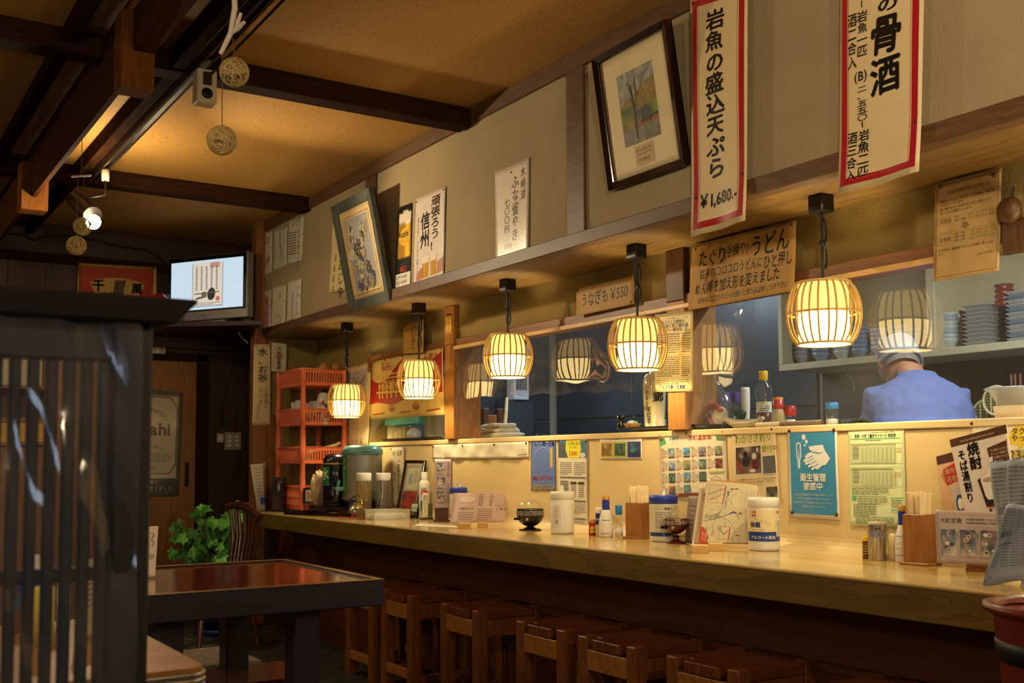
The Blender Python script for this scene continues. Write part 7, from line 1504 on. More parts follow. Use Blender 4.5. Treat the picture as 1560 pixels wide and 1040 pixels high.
lathe_part(t, c, [(0, 0), (r, 0), (r * 1.05, h * .25), (r * .7, h * .46), (r * .55, h * .5)], 'body', 'white_plastic'); lathe_part(t, c, [(r * .58, h * .48), (r * .6, h * .60), (r * .35, h * .64), (r * .28, h * .9), (r * .55, h * .92), (r * .55, h), (0, h)], 'pump', 'lilac_cap')
mb = MB(); mb.tube([c + A(0, 0, h * .95), c + A(0, -r * 1.1, h * .93), c + A(0, -r * 1.5, h * .82)], .006, 6); build(mb, 'spout', 'lilac_cap', t)
# sake tray
p0, p1 = onz(884, 657.5, LZ), onz(984, 652, LZ); yc = (p0[1] + p1[1]) / 2
t = thing('ledge_tray', 'black lacquer tray on the ledge by the sake crock', 'tray', (XK + .12, yc, LZ)); mb = MB(); L_ = (p0[1] - p1[1]) / 2
mb.hexa([(XK + .02, yc - L_ * .8, LZ), (XK + .21, yc - L_ * .8, LZ), (XK + .21, yc + L_ * .8, LZ), (XK + .02, yc + L_ * .8, LZ), (XK - .0, yc - L_, LZ + .016), (XK + .23, yc - L_, LZ + .016), (XK + .23, yc + L_, LZ + .016), (XK - .0, yc + L_, LZ + .016)]); build(mb, 'tray_body', 'tray_black', t, bevel=.002)
mb = MB(); mb.tube([(XK + .002, yc - L_ + .002, LZ + .017), (XK + .228, yc - L_ + .002, LZ + .017), (XK + .228, yc + L_ - .002, LZ + .017), (XK + .002, yc + L_ - .002, LZ + .017)], .004, 6, closed=True); build(mb, 'rim', 'tray_black', t)
c, r, h = foot(946, 651, 633.5, 17, LZ + .017, X=XK + .07); t = thing('sake_flask', 'small dark sake flask standing on the ledge tray', 'flask', c); lathe_part(t, c, [(0, 0), (r * .7, 0), (r * .75, h * .3), (r * .4, h * .6), (r * .45, h * .75), (r * .9, h), (r * .8, h), (0, h * .9)], 'flask_body', 'sphere_black')
c, r, h = foot(963.5, 651, 645, 29, LZ + .017, X=XK + .06); t = thing('condiment_dish', 'small round dish of grated radish on the ledge tray', 'dish', c); lathe_part(t, c, [(0, 0), (r * .5, 0), (r, h), (r * .92, h), (0, h * .6)], 'dish_bowl', 'clay_brown'); mb = MB(); mb.sphere(c + A(0, .004, h), r * .5, 10, 6, sc=(1, 1.1, .7)); build(mb, 'radish', 'salt_grain', t); mb = MB(); mb.sphere(c + A(0, -r * .55, h), r * .26, 8, 6); pm('wasabi', '#a8b060', .8, var=.1); build(mb, 'wasabi', 'wasabi', t)
c, r, h = foot(1001, 656, 566, 36, LZ, X=XK + .05); pm('crock_glaze', '#d0c08a', .25, var=.05, coat=.4)
c = A(XK + .05 + r * .4, c[1], LZ); t = thing('sake_crock', 'tall cream sake crock with brush lettering beside the pale post', 'crock', c)
lathe_part(t, c, [(0, 0), (r * .96, 0), (r * .98, h * .03), (r * .86, h * .06), (r * .92, h * .4), (r * 1.0, h * .75), (r * .95, h * .88), (r * .70, h * .95), (r * .4, h * .97), (.016, h), (0, h)], 'crock_body', 'crock_glaze', 32)
w = Wrap('art', t, c, lambda b: r * (.955 + .05 * (1 - b)), c[2] + h * .90, c[2] + h * .06, None, 190, 350); w.text('1000年記念', .30, .13, .19, INK, 'v', .4, .012, track=.92); w.text('錦', .62, .25, .40, INK, 'v', .4, .02); w.text('祝', .12, .55, .18, INK, 'v', .4); w.rect(.62, .83, .98, .97, '#e0d8b8', 4); w.done()
# fish in a clear bag, rolled bamboo mat
pm('fish_red', '#b84a30', .6, var=.5, scale=30, bump=.4, bscale=60); pm('fish_cream', '#c8ac80', .7, var=.4, scale=40, bump=.4, bscale=60); pm('mat_red', '#5a2418', .6, var=.3, scale=80); pm('leaf_dark', '#24401c', .6, var=.2)
c = onx(1094, 628, XK + .10); c[2] = LZ + .045; t = thing('bagged_fish', 'red and cream woven fish ornament tied in a clear bag', 'ornament', c * A(1, 1, 0) + A(0, 0, LZ))
mb = MB(); mb.sphere(c, .045, 18, 12, sc=(.6, 1.15, 1.0)); build(mb, 'fish_body', 'fish_cream', t)
mb = MB(); mb.tube([c + A(-.025, .05 * math.cos(a), .045 * math.sin(a)) for a in np.linspace(.3, 2.6, 9)], .010, 7); mb.tube([c + A(-.028, -.01, -.035), c + A(-.03, .02, .0), c + A(-.02, .045, .012)], .008, 6); build(mb, 'red_band', 'fish_red', t)
mb = MB(); mb.sphere(c + A(-.029, .015, .008), .007, 8, 6); build(mb, 'eye', 'tray_black', t)
bag = lambda a, b: c + A(.042 * math.cos(2 * PI * a), .062 * math.sin(2 * PI * a), 0) * (1 + .1 * math.sin(2 * PI * a * 5)) * (1.0 if b < .45 else max(.16, 1 - (b - .45) * 2.6) + (max(0, b - .78) * 1.8)) + A(0, .02 * b, -.046 + .24 * b)
mb = MB(); mb.grid(bag, 40, 16); build(mb, 'clear_bag', 'bag_film', t)
p0, p1 = onz(1043, 649, LZ), onz(1180, 645.5, LZ); mb = MB(); x_ = XK + .012
t = thing('rolled_mat', 'thin rolled bamboo mat lying along the ledge edge', 'mat', (x_, (p0[1] + p1[1]) / 2, LZ)); mid = p0[1] + (p1[1] - p0[1]) * .38
mb.tube([(x_, p0[1], LZ + .0085), (x_, mid, LZ + .0085)], .0085, 10); build(mb, 'pale_roll', 'chopstick', t); mb = MB(); mb.tube([(x_, mid, LZ + .0082), (x_, p1[1], LZ + .0082)], .0082, 10); build(mb, 'red_roll', 'mat_red', t)
for k in range(24): y = mid + (p1[1] - mid) * (k + .5) / 24; mb = MB(); mb.tube([(x_, y - .0018, LZ + .0082), (x_, y + .0018, LZ + .0082)], .0088, 8); build(mb, 'binding', 'cream_wrap', t)
XI = XK + .13
def ledge_bottle(name, label, u, vt, w, parts, X=XI, cat='bottle', vb=649):
    p = onx(u, vb, X); c = A(p[0], p[1], LZ); r = w * depth(c) / FPX / 2; h = zat(c, vt) - LZ; t = thing(name, label, cat, c)
    for nm, mat, prof in parts: lathe_part(t, c, [(a * r, b * h) for a, b in prof], nm, mat)
    return t, c, r, h
t, c, r, h = ledge_bottle('squeeze_bottle', 'clear squeeze bottle with a yellow cap half full of brown sauce', 1164.5, 565, 27, (('bottle_wall', 'glass', [(0, .01), (.88, 0), (.92, .05), (.86, .45), (1, .62), (.95, .72), (.4, .83), (.36, .86)]), ('sauce', 'soy_brown', [(0, .02), (.84, .015), (.86, .30), (0, .31)]), ('cap', 'yellow_cap', [(.46, .84), (.48, .85), (.52, .97), (.45, 1), (0, 1)])))
w = Wrap('label', t, c, r * .90, c[2] + h * .46, c[2] + h * .28, '#d0c8b8'); w.rect(.3, .05, .7, .25, '#d8b820', 3); w.text('だし', .38, .15, .09, INK); w.fake(.2, .4, .8, 3, .2, .1, '#3a3428', 2, 4); w.done()
ledge_bottle('white_bottle', 'plain white tapered bottle with an orange mark', 1136.5, 590, 13.5, (('bottle_wall', 'white_plastic', [(0, 0), (.7, 0), (.72, .05), (1, .55), (1, .94), (.9, 1), (0, 1)]), ('orange_base', 'orange_plastic', [(.73, .02), (.75, .03), (.75, .07), (.73, .08)])), X=XI + .02)
for u, l in ((1107, 'left'), (1122, 'right')): ledge_bottle('spice_jar', 'clear spice jar with a violet lid, %s' % ('beside the red canister' if l == 'left' else 'behind the green sprig'), u, 597, 11, (('jar_wall', 'glass', [(0, .01), (1, 0), (1, .72), (.9, .75)]), ('lid', 'violet', [(1.05, .72), (1.05, .97), (.95, 1), (0, 1)])) if pm('violet', '#4a3a7a', .4, var=.05) else (), X=XI + .05, cat='jar')
ledge_bottle('pepper_shaker', 'faceted cream shaker with red and orange cap', 1186, 605, 22, (('shaker_wall', 'clay_pale', [(0, 0), (1, 0), (.92, .50), (.68, .60), (.66, .62)]), ('cap', 'red_plastic', [(.70, .60), (.72, .61), (.72, .90), (0, .91)]), ('cap_top', 'orange_cap', [(.70, .90), (.70, .97), (.6, 1), (0, 1)])) if pm('clay_pale', '#a89468', .35, var=.08) and pm('orange_cap', '#d08028', .4, var=.03) else (), X=XK + .06, cat='shaker')
ledge_bottle('red_lid_jar', 'small clear jar with a bright red lid', 1203.5, 618, 18, (('jar_wall', 'glass', [(0, .01), (.95, 0), (1, .5), (.9, .55)]), ('content', 'salt_grain', [(0, .02), (.9, .02), (.92, .35), (0, .36)]), ('lid', 'red_plastic', [(1.0, .52), (1.02, .53), (1.02, .97), (.9, 1), (0, 1)])), X=XK + .09, cat='jar')
ledge_bottle('blue_lid_jar', 'small clear jar with a blue lid and white powder', 1268, 613, 19, (('jar_wall', 'glass', [(0, .01), (.95, 0), (1, .7), (.95, .74)]), ('content', 'salt_grain', [(0, .02), (.9, .02), (.92, .28), (0, .32)]), ('lid', 'blue_cap', [(1.0, .72), (1.02, .73), (1.02, .97), (.9, 1), (0, 1)])), X=XK + .10, cat='jar')
ledge_bottle('red_canister', 'red cylindrical canister standing behind the bagged fish', 1081, 577, 26, (('can_wall', 'red_dark', [(0, 0), (1, 0), (1, .97), (.9, 1), (0, 1)]), ('foot_band', 'white_plastic', [(1.01, .0), (1.03, .01), (1.03, .22), (1.01, .23)])) if pm('red_dark', '#6a1c18', .4, var=.05) else (), X=XI + .06, cat='canister')
p = onx(1136, 640, XK + .08); p[2] = LZ; t = thing('ladle', 'pale ceramic ladle lying on the ledge beside a wood slice', 'ladle', p)
mb = MB(); mb.tube([p + A(-.0, .10, .035), p + A(0, .05, .018), p + A(0, -.01, .016), p + A(.0, -.06, .022), p + A(0, -.085, .036)], [.010, .016, .018, .012, .007], 10); build(mb, 'ladle_body', 'clay_pale', t)
p = onx(1132, 640, XK + .12); c = A(p[0], p[1], LZ); t = thing('herb_sprig', 'small green herb sprig set in a slice of log', 'plant', c); lathe_part(t, c, [(0, 0), (.034, 0), (.036, .02), (.03, .026), (0, .026)], 'log_slice', 'holder_wood_dark'); r = random.Random(9)
for k in range(14):
    a = r.uniform(0, 6.28); tip = c + A(math.cos(a) * r.uniform(.02, .05), .02 + math.sin(a) * r.uniform(.02, .05), r.uniform(.05, .085)); mb = MB(); mb.tube([c + A(0, .01, .025), (c + tip) / 2 + A(0, 0, .02), tip], [.002, .006, .001], 5); build(mb, 'leaf', 'leaf_dark', t)
p = onx(1290, 645, XK + .13); mb = MB(); 
for k in range(9): a = k * .7; mb.tube([(p[0], p[1] + .05 - .014 * k, LZ + .006), (p[0] + .02 * math.sin(a), p[1] + .04 - .014 * k, LZ + .018), (p[0] + .04, p[1] + .03 - .012 * k, LZ + .008)], .006, 6)
pm('seaweed', '#2a2c14', .8, var=.3); build(mb, 'dried_seaweed', 'seaweed', None, label='dark heap of dried seaweed strips on the ledge beside the blue-lidded jar', cat='food')
p = onx(1300, 648, XK + .06); t_ = MB(); t_.grid(lambda a, b: A(XK + .02 + .09 * b, p[1] + .06 - .13 * a, LZ + .003 + .004 * math.sin(a * 5) * b), 10, 6); build(t_, 'paper_napkin', 'tissue', None, label='flat paper napkin on the ledge in front of the cook', cat='napkin')
p = onz(1549, 636, LZ); c = A(XK + .13, onx(1552, 633, XK + .13)[1], LZ); R_ = .085; t = thing('white_bowl', 'white flared bowl on a wooden tub at the right picture edge', 'bowl', c + A(0, 0, .035)); lathe_part(t, c, [(0, .04), (.05, .036), (R_ * .9, .078), (R_ * 1.05, .085), (R_ * .98, .088), (.05, .05), (0, .05)], 'bowl_wall', 'cup_white', 28)
mb = MB(); mb.lathe([(0, 0), (.06, 0), (.066, .036), (0, .036)], c, 24); build(mb, 'wooden_tub', 'chopstick', None, label='small pale wooden tub carrying the white bowl', cat='tub')
# hatch ledge behind the cloth banner
t = thing('hatch_tray', 'long black tray on the hatch ledge under the cloth banner', 'tray', (XK + .10, 5.02, LZ)); y0, y1 = onx(675, 666, XK + .01)[1], onx(585, 670, XK + .01)[1]
mb = MB(); mb.box((XK + .005, y0 + .02, LZ), (XK + .22, y1, LZ + .012)); build(mb, 'tray_base', 'tray_black', t, bevel=.003); mb = MB(); mb.box((XK - .002, y0 + .01, LZ + .008), (XK + .012, y1 + .005, LZ + .018)); build(mb, 'rim', 'tray_black', t, bevel=.003)
pm('mint_box', '#8ce4e4', .6, var=.06); pm('sand_box', '#d0c494', .6, var=.06)
def bx(name, label, u0, u1, vb, vt, X, dp, mat, zb=None):
    a, b = onx(u0, vb, X), onx(u1, vb, X); z0 = (LZ + .012) if zb is None else zb; h = zat(a, vt); t = thing(name, label, 'box', (X, (a[1] + b[1]) / 2, z0)); mb = MB(); mb.box((X, b[1], z0), (X + dp, a[1], h)); build(mb, 'carton', mat, t, bevel=.002)
    mb = MB(); mb.box((X - .0006, b[1] + .002, h - .012), (X, a[1] - .002, h - .004)); build(mb, 'lid_line', 'cream_plastic', t); return h
hh = bx('sand_box', 'plain sand-coloured box under the mint box on the hatch tray', 567, 598, 668, 650, XK + .10, .12, 'sand_box'); bx('cream_box', 'cream box with diamond print on the hatch tray', 599, 618, 668, 651, XK + .09, .1, 'ledge_cream'); bx('mint_box', 'long mint green box lying across the lower boxes', 568, 634, 650, 637, XK + .085, .13, 'mint_box', max(hh, LZ) + .001)
for k, u in enumerate((603, 609, 615)): ledge_bottle('tall_glass', 'tall narrow glass standing on the hatch tray before the boxes', u, 647, 7, (('glass_wall', 'glass', [(0, .01), (.9, 0), (1, 1), (.9, 1), (.8, .05), (0, .05)]), ('blue_foot', 'cobalt', [(.95, .10), (.97, .10), (.97, .14), (.95, .14)])), X=XK + .05, cat='glass', vb=667)[0]['group'] = 'tall narrow glasses in the hatch'
t, c, r, h = ledge_bottle('painted_teapot', 'small white teapot with blue brush painting on the hatch tray', 630.5, 651, 23, (('pot_body', 'cup_white', [(0, .0), (.7, 0), (1, .35), (.92, .7), (.5, .92), (0, 1)]),), X=XK + .06, cat='teapot', vb=667); blotch(t, c)
p = onx(655, 635, XK + .12); mb = MB(); mb.grid(lambda a, b: A(XK + .14 + .014 * math.sin(a * 14), p[1] + .10 - .20 * a, 1.46 - .34 * b), 26, 8); build(mb, 'hanging_cloth', 'towel', None, label='pale cloth hanging inside the hatch behind the banner', cat='cloth')
# ------------------------------------------------------------------ clear vinyl curtains
def curtain(label, y0, y1, z0a, z0b, z1, x, seed, wave):
    r = random.Random(seed); ph = [r.uniform(0, 6) for _ in range(6)]
    def fn(a, b):
        y = y0 + (y1 - y0) * a; zb = z0a + (z0b - z0a) * a + .006 * math.sin(a * 40 + ph[0]); z = z1 + (zb - z1) * b; w = wave * (b ** .5)
        return (x + w * math.sin(y * 9 + ph[1] + z * 3) + w * .35 * math.sin(y * 27 + z * 8 + ph[2]) * b + w * .25 * math.sin(z * 23 + y * 6 + ph[3]) * b, y, z)
    mb = MB(); mb.grid(fn, 120, 40); build(mb, 'vinyl_curtain', 'vinyl', None, label=label, cat='curtain')
curtain('clear vinyl curtain with a ragged hem over the middle kitchen opening', postA[0] - .005, postB[1] + .005, 1.315, 1.268, ZL - .005, XK - .012, 3, .004)
curtain('clear vinyl curtain down to the ledge in front of the cook', postB[0] - .03, -.5, 1.119, 1.119, ZL - .003, XK - .012, 5, .0022)
curtain('bunched clear vinyl hanging beside the post over the bagged fish', postB[0] - .01, postB[0] - .30, 1.20, 1.30, ZL - .004, XK + .03, 8, .012)
# ------------------------------------------------------------------ wall shelf with crockery
pm('shelf_cream', '#c8bc98', .5, var=.06, scale=4); pm('bowl_grey', '#a8a8b0', .3, var=.08); pm('bowl_pale', '#b8c0b4', .3, var=.06); pm('bowl_brown', '#6a4a44', .35, var=.12); pm('bowl_red', '#7a3424', .3, var=.1); pm('bowl_black', '#1c1a20', .25, var=.1); pm('blue_box', '#2c5278', .5, var=.1); pm('dish_blue', '#8494a8', .3, var=.15)
XF = 4.25; zs = 1.50; yL = 4.02; sh = thing('crockery_shelf', 'long cream wall shelf full of stacked crockery in the kitchen', 'shelf', (XF + .17, 2.4, zs - .03))
sb2 = lambda n, a, b: build(MB().box(a, b), n, 'shelf_cream', sh, bevel=.003)
sb2('bottom_board', (XF, .2, zs - .035), (4.58, yL, zs)); sb2('top_board', (XF, .2, 2.05), (4.58, yL, 2.08)); sb2('back_board', (4.565, .2, zs), (4.584, yL, 2.05)); sb2('end_board', (XF, yL - .03, zs), (4.565, yL, 2.05))
yd = onx(1411, 480, XF)[1]; sb2('divider', (XF, yd - .045, zs), (4.565, yd, 2.05)); sb2('divider', (XF, 1.2, zs), (4.565, 1.23, 2.05))
def stack(u, n, w, mats, label, grp, step=.024, hgt=.05, square=False, X=XF + .10, vb=530):
    p = onx(u, vb, X); r = w * depth(p) / FPX / 2; lbl = label
    for i in range(n):
        c = A(p[0], p[1], zs + .001 + step * i); m_ = mats[i % len(mats)] if isinstance(mats, (list, tuple)) else mats
        t = thing('plate' if square else 'bowl', lbl, 'plate' if square else 'bowl', c, grp)
        if square:
            mb = MB(); mb.hexa([c + A(-r * .7, -r * .7, 0), c + A(r * .7, -r * .7, 0), c + A(r * .7, r * .7, 0), c + A(-r * .7, r * .7, 0), c + A(-r, -r, step * .85), c + A(r, -r, step * .85), c + A(r, r, step * .85), c + A(-r, r, step * .85)]); build(mb, 'plate_body', m_, t, bevel=.003)
        else: lathe_part(t, c, [(0, 0), (r * .45, 0), (r * .5, step * .3), (r * .9, hgt * .7), (r, hgt), (r * .94, hgt), (r * .4, hgt * .3), (0, hgt * .25)], 'bowl_wall', m_, 18)
stack(1424, 6, 28, 'bowl_grey', 'pale grey bowl in the stack against the shelf divider', 'pale grey bowls by the divider', .018)
stack(1448, 7, 26, ['bowl_pale', 'bowl_pale', 'bowl_grey'], 'greenish white bowl in the second stack from the divider', 'greenish bowls, second stack', .020)
stack(1464, 4, 30, 'bowl_pale', 'wide pale bowl in the taller stack behind the brown boxes', 'wide pale bowls', .035, .06, X=XF + .2)
stack(1473, 5, 20, 'bowl_brown', 'dull brown bowl stacked beside the white square plates', 'dull brown bowls', .03)
stack(1497, 10, 42, ['cup_white', 'cup_white', 'cup_white'], 'white square plate in the tall striped stack on the kitchen shelf', 'white square plates', .0185, square=True, X=XF + .09)
stack(1535, 5, 26, 'bowl_black', 'black bowl in the lower half of the dark stack', 'black bowls', .028, .05); 
p = onx(1533, 530, XF + .1)
for i in range(4):
    c = A(p[0], p[1], zs + .145 + .024 * i); r = .042; t = thing('bowl', 'red-brown bowl on top of the black stack', 'bowl', c, 'red-brown bowls'); lathe_part(t, c, [(0, 0), (r * .5, 0), (r, .045), (r * .94, .045), (0, .012)], 'bowl_wall', 'bowl_red', 18)
stack(1558, 12, 34, ['cup_white', 'dish_blue', 'cup_white'], 'blue and white square plate in the stack cut by the picture edge', 'blue and white square plates', .0185, square=True)
for k, (u, n, m_, w) in enumerate(((1222, 4, 'bowl_grey', 26), (1252, 5, 'dish_blue', 30), (1284, 4, 'bowl_pale', 28), (1312, 6, 'dish_blue', 30), (1340, 5, 'cup_white', 28), (1372, 5, 'bowl_grey', 28), (1395, 4, 'dish_blue', 22))):
    stack(u, n, w, m_, ('grey bowl in the first stack at the shelf end', 'blue-white bowl in the second stack from the shelf end', 'pale bowl in the third stack from the shelf end', 'blue-white bowl in the tall stack right of the nearest lantern', 'white bowl in the stack above the cook', 'grey bowl in the stack right above the cook cap', 'blue-white bowl in the stack just before the divider')[k], 'bowls, shelf stack %s' % ('one', 'two', 'three', 'four', 'five', 'six', 'seven')[k], .022, .05)
# under the shelf: dark counter wall with hanging tools and strainers
pm('kitchen_dark', '#2a2420', .5, var=.3, scale=5); pm('bamboo_mat', '#8a8448', .7, var=.2, scale=30); pm('copper', '#9a6a58', .35, .3, var=.1); pm('steel', '#8a9098', .3, .8, var=.1)
build(MB().box((4.56, -.5, .9), (4.585, 4.0, zs - .035)), 'splash_panel', 'kitchen_dark', kw)
kc = thing('kitchen_counter', 'steel kitchen counter along the far kitchen wall', 'counter', (4.3, 2.4, 0)); build(MB().box((4.05, -.4, .80), (4.56, 6.3, .84)), 'worktop', 'steel', kc, bevel=.003); build(MB().box((4.08, -.4, .0), (4.56, 6.3, .80)), 'cabinet', 'steel_dark', kc)
def strainer(u, v, rpx, X, label):
    c = onx(u, v, X); r = rpx * depth(c) / FPX; t = thing('bamboo_strainer', label, 'strainer', c - A(0, 0, r))
    mb = MB(); mb.v = []; prof = [(0, .0), (r * .8, .004), (r * .96, .014), (r, .022)]
    mb.lathe(prof, (0, 0, 0), 30); mb.v = [tuple(c + A(.022 - z, x, y)) for x, y, z in mb.v]; build(mb, 'woven_disc', 'bamboo_mat', t)
    mb = MB(); mb.tube([c + A(0, r * math.cos(q), r * math.sin(q)) for q in np.linspace(0, 2 * PI, 33)[:-1]], .006, 6, closed=True); build(mb, 'rim', 'chopstick', t)
    for k in range(-4, 5):
        z = r * k / 5; w_ = math.sqrt(r * r - z * z); mb = MB(); mb.bar(c + A(.008, -w_, z), c + A(.008, w_, z), .003, .006, up=(0, 0, 1)); build(mb, 'weave_strip', 'bamboo_mat', t)
    for k in (-1, 0, 1): y = r * k * .42; w_ = math.sqrt(r * r - y * y); mb = MB(); mb.bar(c + A(.0, y, -w_), c + A(.0, y, w_), .004, .004, up=(1, 0, 0)); build(mb, 'stitch', 'chopstick', t)
strainer(1518, 610, 22, 4.36, 'round bamboo strainer hanging behind the cook shoulder'); strainer(1503, 633, 24, 4.46, 'second round bamboo strainer lower behind the first'); strainer(1546, 630, 22, 4.47, 'third round bamboo strainer behind the white bowl')
build(MB().tube([(4.38, .8, 1.36), (4.38, 2.6, 1.36)], .006, 8), 'utensil_rail', 'steel', None, label='thin steel utensil rail fixed under the crockery shelf', cat='rail')
for k, u in enumerate((1541, 1547, 1555)):
    p = onx(u, 600, 4.37); t = thing('hanging_spoon', ('copper spoon hanging from the rail, nearest the strainer', 'copper spoon hanging in the middle of the rail', 'copper spoon hanging closest to the picture edge')[k], 'spoon', (4.37, p[1], 1.2)); mb = MB(); mb.tube([(4.372, p[1], 1.37), (4.372, p[1], 1.235)], [.006, .004], 7); build(mb, 'handle', 'copper', t); mb = MB(); mb.sphere((4.37, p[1], 1.215), .024, 12, 8, sc=(.4, .9, 1)); build(mb, 'scoop', 'copper', t)
p = onx(1330, 570, 4.50); build(MB().tube([onx(1288, 570, 4.5), onx(1296, 572, 4.5), onx(1301, 582, 4.5), onx(1302, 596, 4.5)], .006, 8), 'kitchen_tap', 'steel', None, label='thin curved tap on the dark kitchen wall below the shelf', cat='tap')
# appliances seen through the middle opening
pm('white_enamel', '#b8bcc0', .35, var=.04); pm('slot_dark', '#24262a', .6, var=0)
a, b = ony(783, 548, 6.40), ony(806, 609, 6.40); t = thing('vent_panel', 'white slotted ventilation panel at the end of the kitchen', 'vent', ((a[0] + b[0]) / 2, 6.4, b[2])); build(MB().box((a[0], 6.40, b[2]), (b[0], 6.50, a[2] + .12)), 'casing', 'white_enamel', t, bevel=.003)
for k in range(6): x = a[0] + (b[0] - a[0]) * (.14 + .125 * k); build(MB().box((x, 6.394, b[2] + .07), (x + (b[0] - a[0]) * .06, 6.401, a[2] + .06)), 'slot', 'slot_dark', t)
build(MB().box((a[0] - .05, 6.42, .0), (b[0] + .05, 6.56, b[2] - .003)), 'cabinet', 'steel_dark', t)
wood('stand_wood', '#3a2010', '#5a3418', 'Z', .5); t = thing('wooden_rack', 'dark wooden rack standing in the kitchen behind the towels', 'rack', ony(748, 640, 5.6) * A(1, 1, 0))
x0, x1 = ony(738, 630, 5.6)[0], ony(760, 630, 5.6)[0]
for x in (x0, x1): build(MB().box((x - .018, 5.58, 0), (x + .018, 5.62, 1.32)), 'upright', 'stand_wood', t, bevel=.002)
for z in (1.20, .9): build(MB().box((x0 + .018, 5.59, z), (x1 - .018, 5.61, z + .08)), 'crossbar', 'door_wood', t, bevel=.002)
build(MB().tube([ony(768, 662, 5.4) * A(1, 1, 0), ony(768, 662, 5.4), ony(771, 625, 5.4), ony(772, 605, 5.4)], [.014, .013, .011, .009], 8), 'wooden_pole', 'chopstick', None, label='pale wooden pole leaning in the kitchen by the dark rack', cat='pole')
pm('tub_blue', '#1c3c94', .4, var=.05); pm('tub_teal', '#1c7a80', .4, var=.05)
p = onx(826, 664, 3.3); c = A(3.3, p[1], .84); build(MB().lathe([(0, 0), (.10, 0), (.135, .22), (.145, .225), (.13, .22), (.09, .01), (0, .01)], (3.45, p[1], .865), 24), 'blue_tub', 'tub_blue', None, label='blue plastic tub rim just above the backboard', cat='tub')
pc0 = thing('prep_table', 'steel preparation table behind the backboard', 'table', (3.3, 3.6, 0)); build(MB().box((2.98, 3.05, .83), (3.62, 5.1, .865)), 'worktop', 'steel', pc0, bevel=.003)
for x in (3.02, 3.55):
    for y in (3.1, 5.02): build(MB().box((x, y, 0), (x + .035, y + .035, .831)), 'leg', 'steel', pc0)
p = onx(775, 664, 2.98); build(MB().lathe([(0, 0), (.08, 0), (.11, .20), (.118, .205), (.105, .20), (.07, .01), (0, .01)], (3.10, p[1] + .0, .866), 24), 'teal_tub', 'tub_teal', None, label='teal plastic tub just visible beside the towels', cat='tub')
for k, u in enumerate((776, 781)):
    p = onx(u, 660, 3.0); c = A(3.05 + .07 * k, p[1] - .22, .866); t = thing('small_glass', ('small clear glass touching the teal tub on the preparation table', 'small clear glass a step farther from the teal tub on the preparation table')[k], 'glass', c, 'small glasses by the teal tub'); lathe_part(t, c, [(0, 0), (.022, 0), (.028, .27), (.025, .27), (.019, .01), (0, .01)], 'glass_wall', 'glass', 14)
for k, (x, y, l) in enumerate(((3.35, 1.8, 'fluorescent kitchen ceiling light near the cook'), (3.6, 5.2, 'fluorescent kitchen ceiling light at the far end'))):
    t = thing('kitchen_light', l, 'lamp', (x, y, 2.3)); build(MB().box((x - .07, y - .63, 2.30), (x + .07, y + .63, ZT)), 'housing', 'white_enamel', t, bevel=.004); m_ = MAT.get('tube_glow')
    if m_ is None: emis('tube_glow', (.85, .93, 1.0), 6.0)
    build(MB().tube([(x, y - .58, 2.275), (x, y + .58, 2.275)], .014, 10), 'tube', 'tube_glow', t)

# ------------------------------------------------------------------ the cook, seen from behind, head bowed
pm('skin', '#b8805c', .5, var=.06, scale=12); pm('shirt_blue', '#6674a4', .85, var=.08, scale=9, bump=.9, bscale=7); pm('cap_white', '#a4a8ac', .8, var=.05, bump=.2, bscale=120); pm('hair_grey', '#8a847c', .8, var=.2, scale=80, bump=.3, bscale=300); pm('trousers', '#22242c', .85, var=.1); pm('apron_dark', '#1c2230', .85, var=.1); pm('shoe_black', '#121214', .4, var=.05)
fw = A(.62, .785, 0); sdv = A(-.785, .62, 0); Z = A(0, 0, 1)      # his forward and his left hand side
MC = onx(1412, 600, 3.70) * A(1, 1, 0)
def blend(profile, name, mat, parent, vox=.014, sm=6, extra=()):
    """one continuous skin grown over chains of ellipse sections and limbs"""
    bm_ = MB()
    for rings in profile:
        n = 20; vs = []; fs = []
        for c, a, b, ax, ay in rings:
            for k in range(n): th = 2 * PI * k / n; vs.append(c + ax * a * math.cos(th) + ay * b * math.sin(th))
        K = len(rings)
        for i in range(K - 1):
            for k in range(n): fs.append((i * n + k, i * n + (k + 1) % n, (i + 1) * n + (k + 1) % n, (i + 1) * n + k))
        fs.append(tuple(range(n - 1, -1, -1))); fs.append(tuple((K - 1) * n + k for k in range(n))); bm_.add(vs, fs, None, True)
    for f in extra: f(bm_)
    o = build(bm_, name, mat, parent, smooth=True, merge=True)
    r_ = o.modifiers.new('join', 'REMESH'); r_.mode = 'VOXEL'; r_.voxel_size = vox; r_.use_smooth_shade = True
    s_ = o.modifiers.new('soften', 'SMOOTH'); s_.iterations = sm; s_.factor = .5
    return o
def limb(pts, rad):
    out = []
    for i, p in enumerate(pts):
        d = (pts[min(i + 1, len(pts) - 1)] - pts[max(i - 1, 0)]); d = d / np.linalg.norm(d); h = Z if abs(d[2]) < .9 else fw; x = np.cross(d, h); x /= np.linalg.norm(x); out.append((p, rad[i], rad[i], x, np.cross(d, x)))
    return out
lean = lambda z: fw * (.0 if z < .85 else (z - .85) * .34)
sec = lambda z, a, b: (MC + lean(z) + Z * z, a, b, sdv, fw - Z * .2)
NK = MC + lean(1.35) + Z * 1.345; pt = math.radians(38); hu = Z * math.cos(pt) + fw * math.sin(pt); hf = fw * math.cos(pt) - Z * math.sin(pt)
HD = NK + fw * .095 + sdv * .035 + Z * .062
sh_at = lambda s: MC + lean(1.27) + Z * 1.268 + sdv * s * .158 - Z * .026
shL, shR = sh_at(1), sh_at(-1); elL = shL + sdv * .055 + fw * .04 - Z * .265; elR = shR - sdv * .055 + fw * .02 - Z * .265
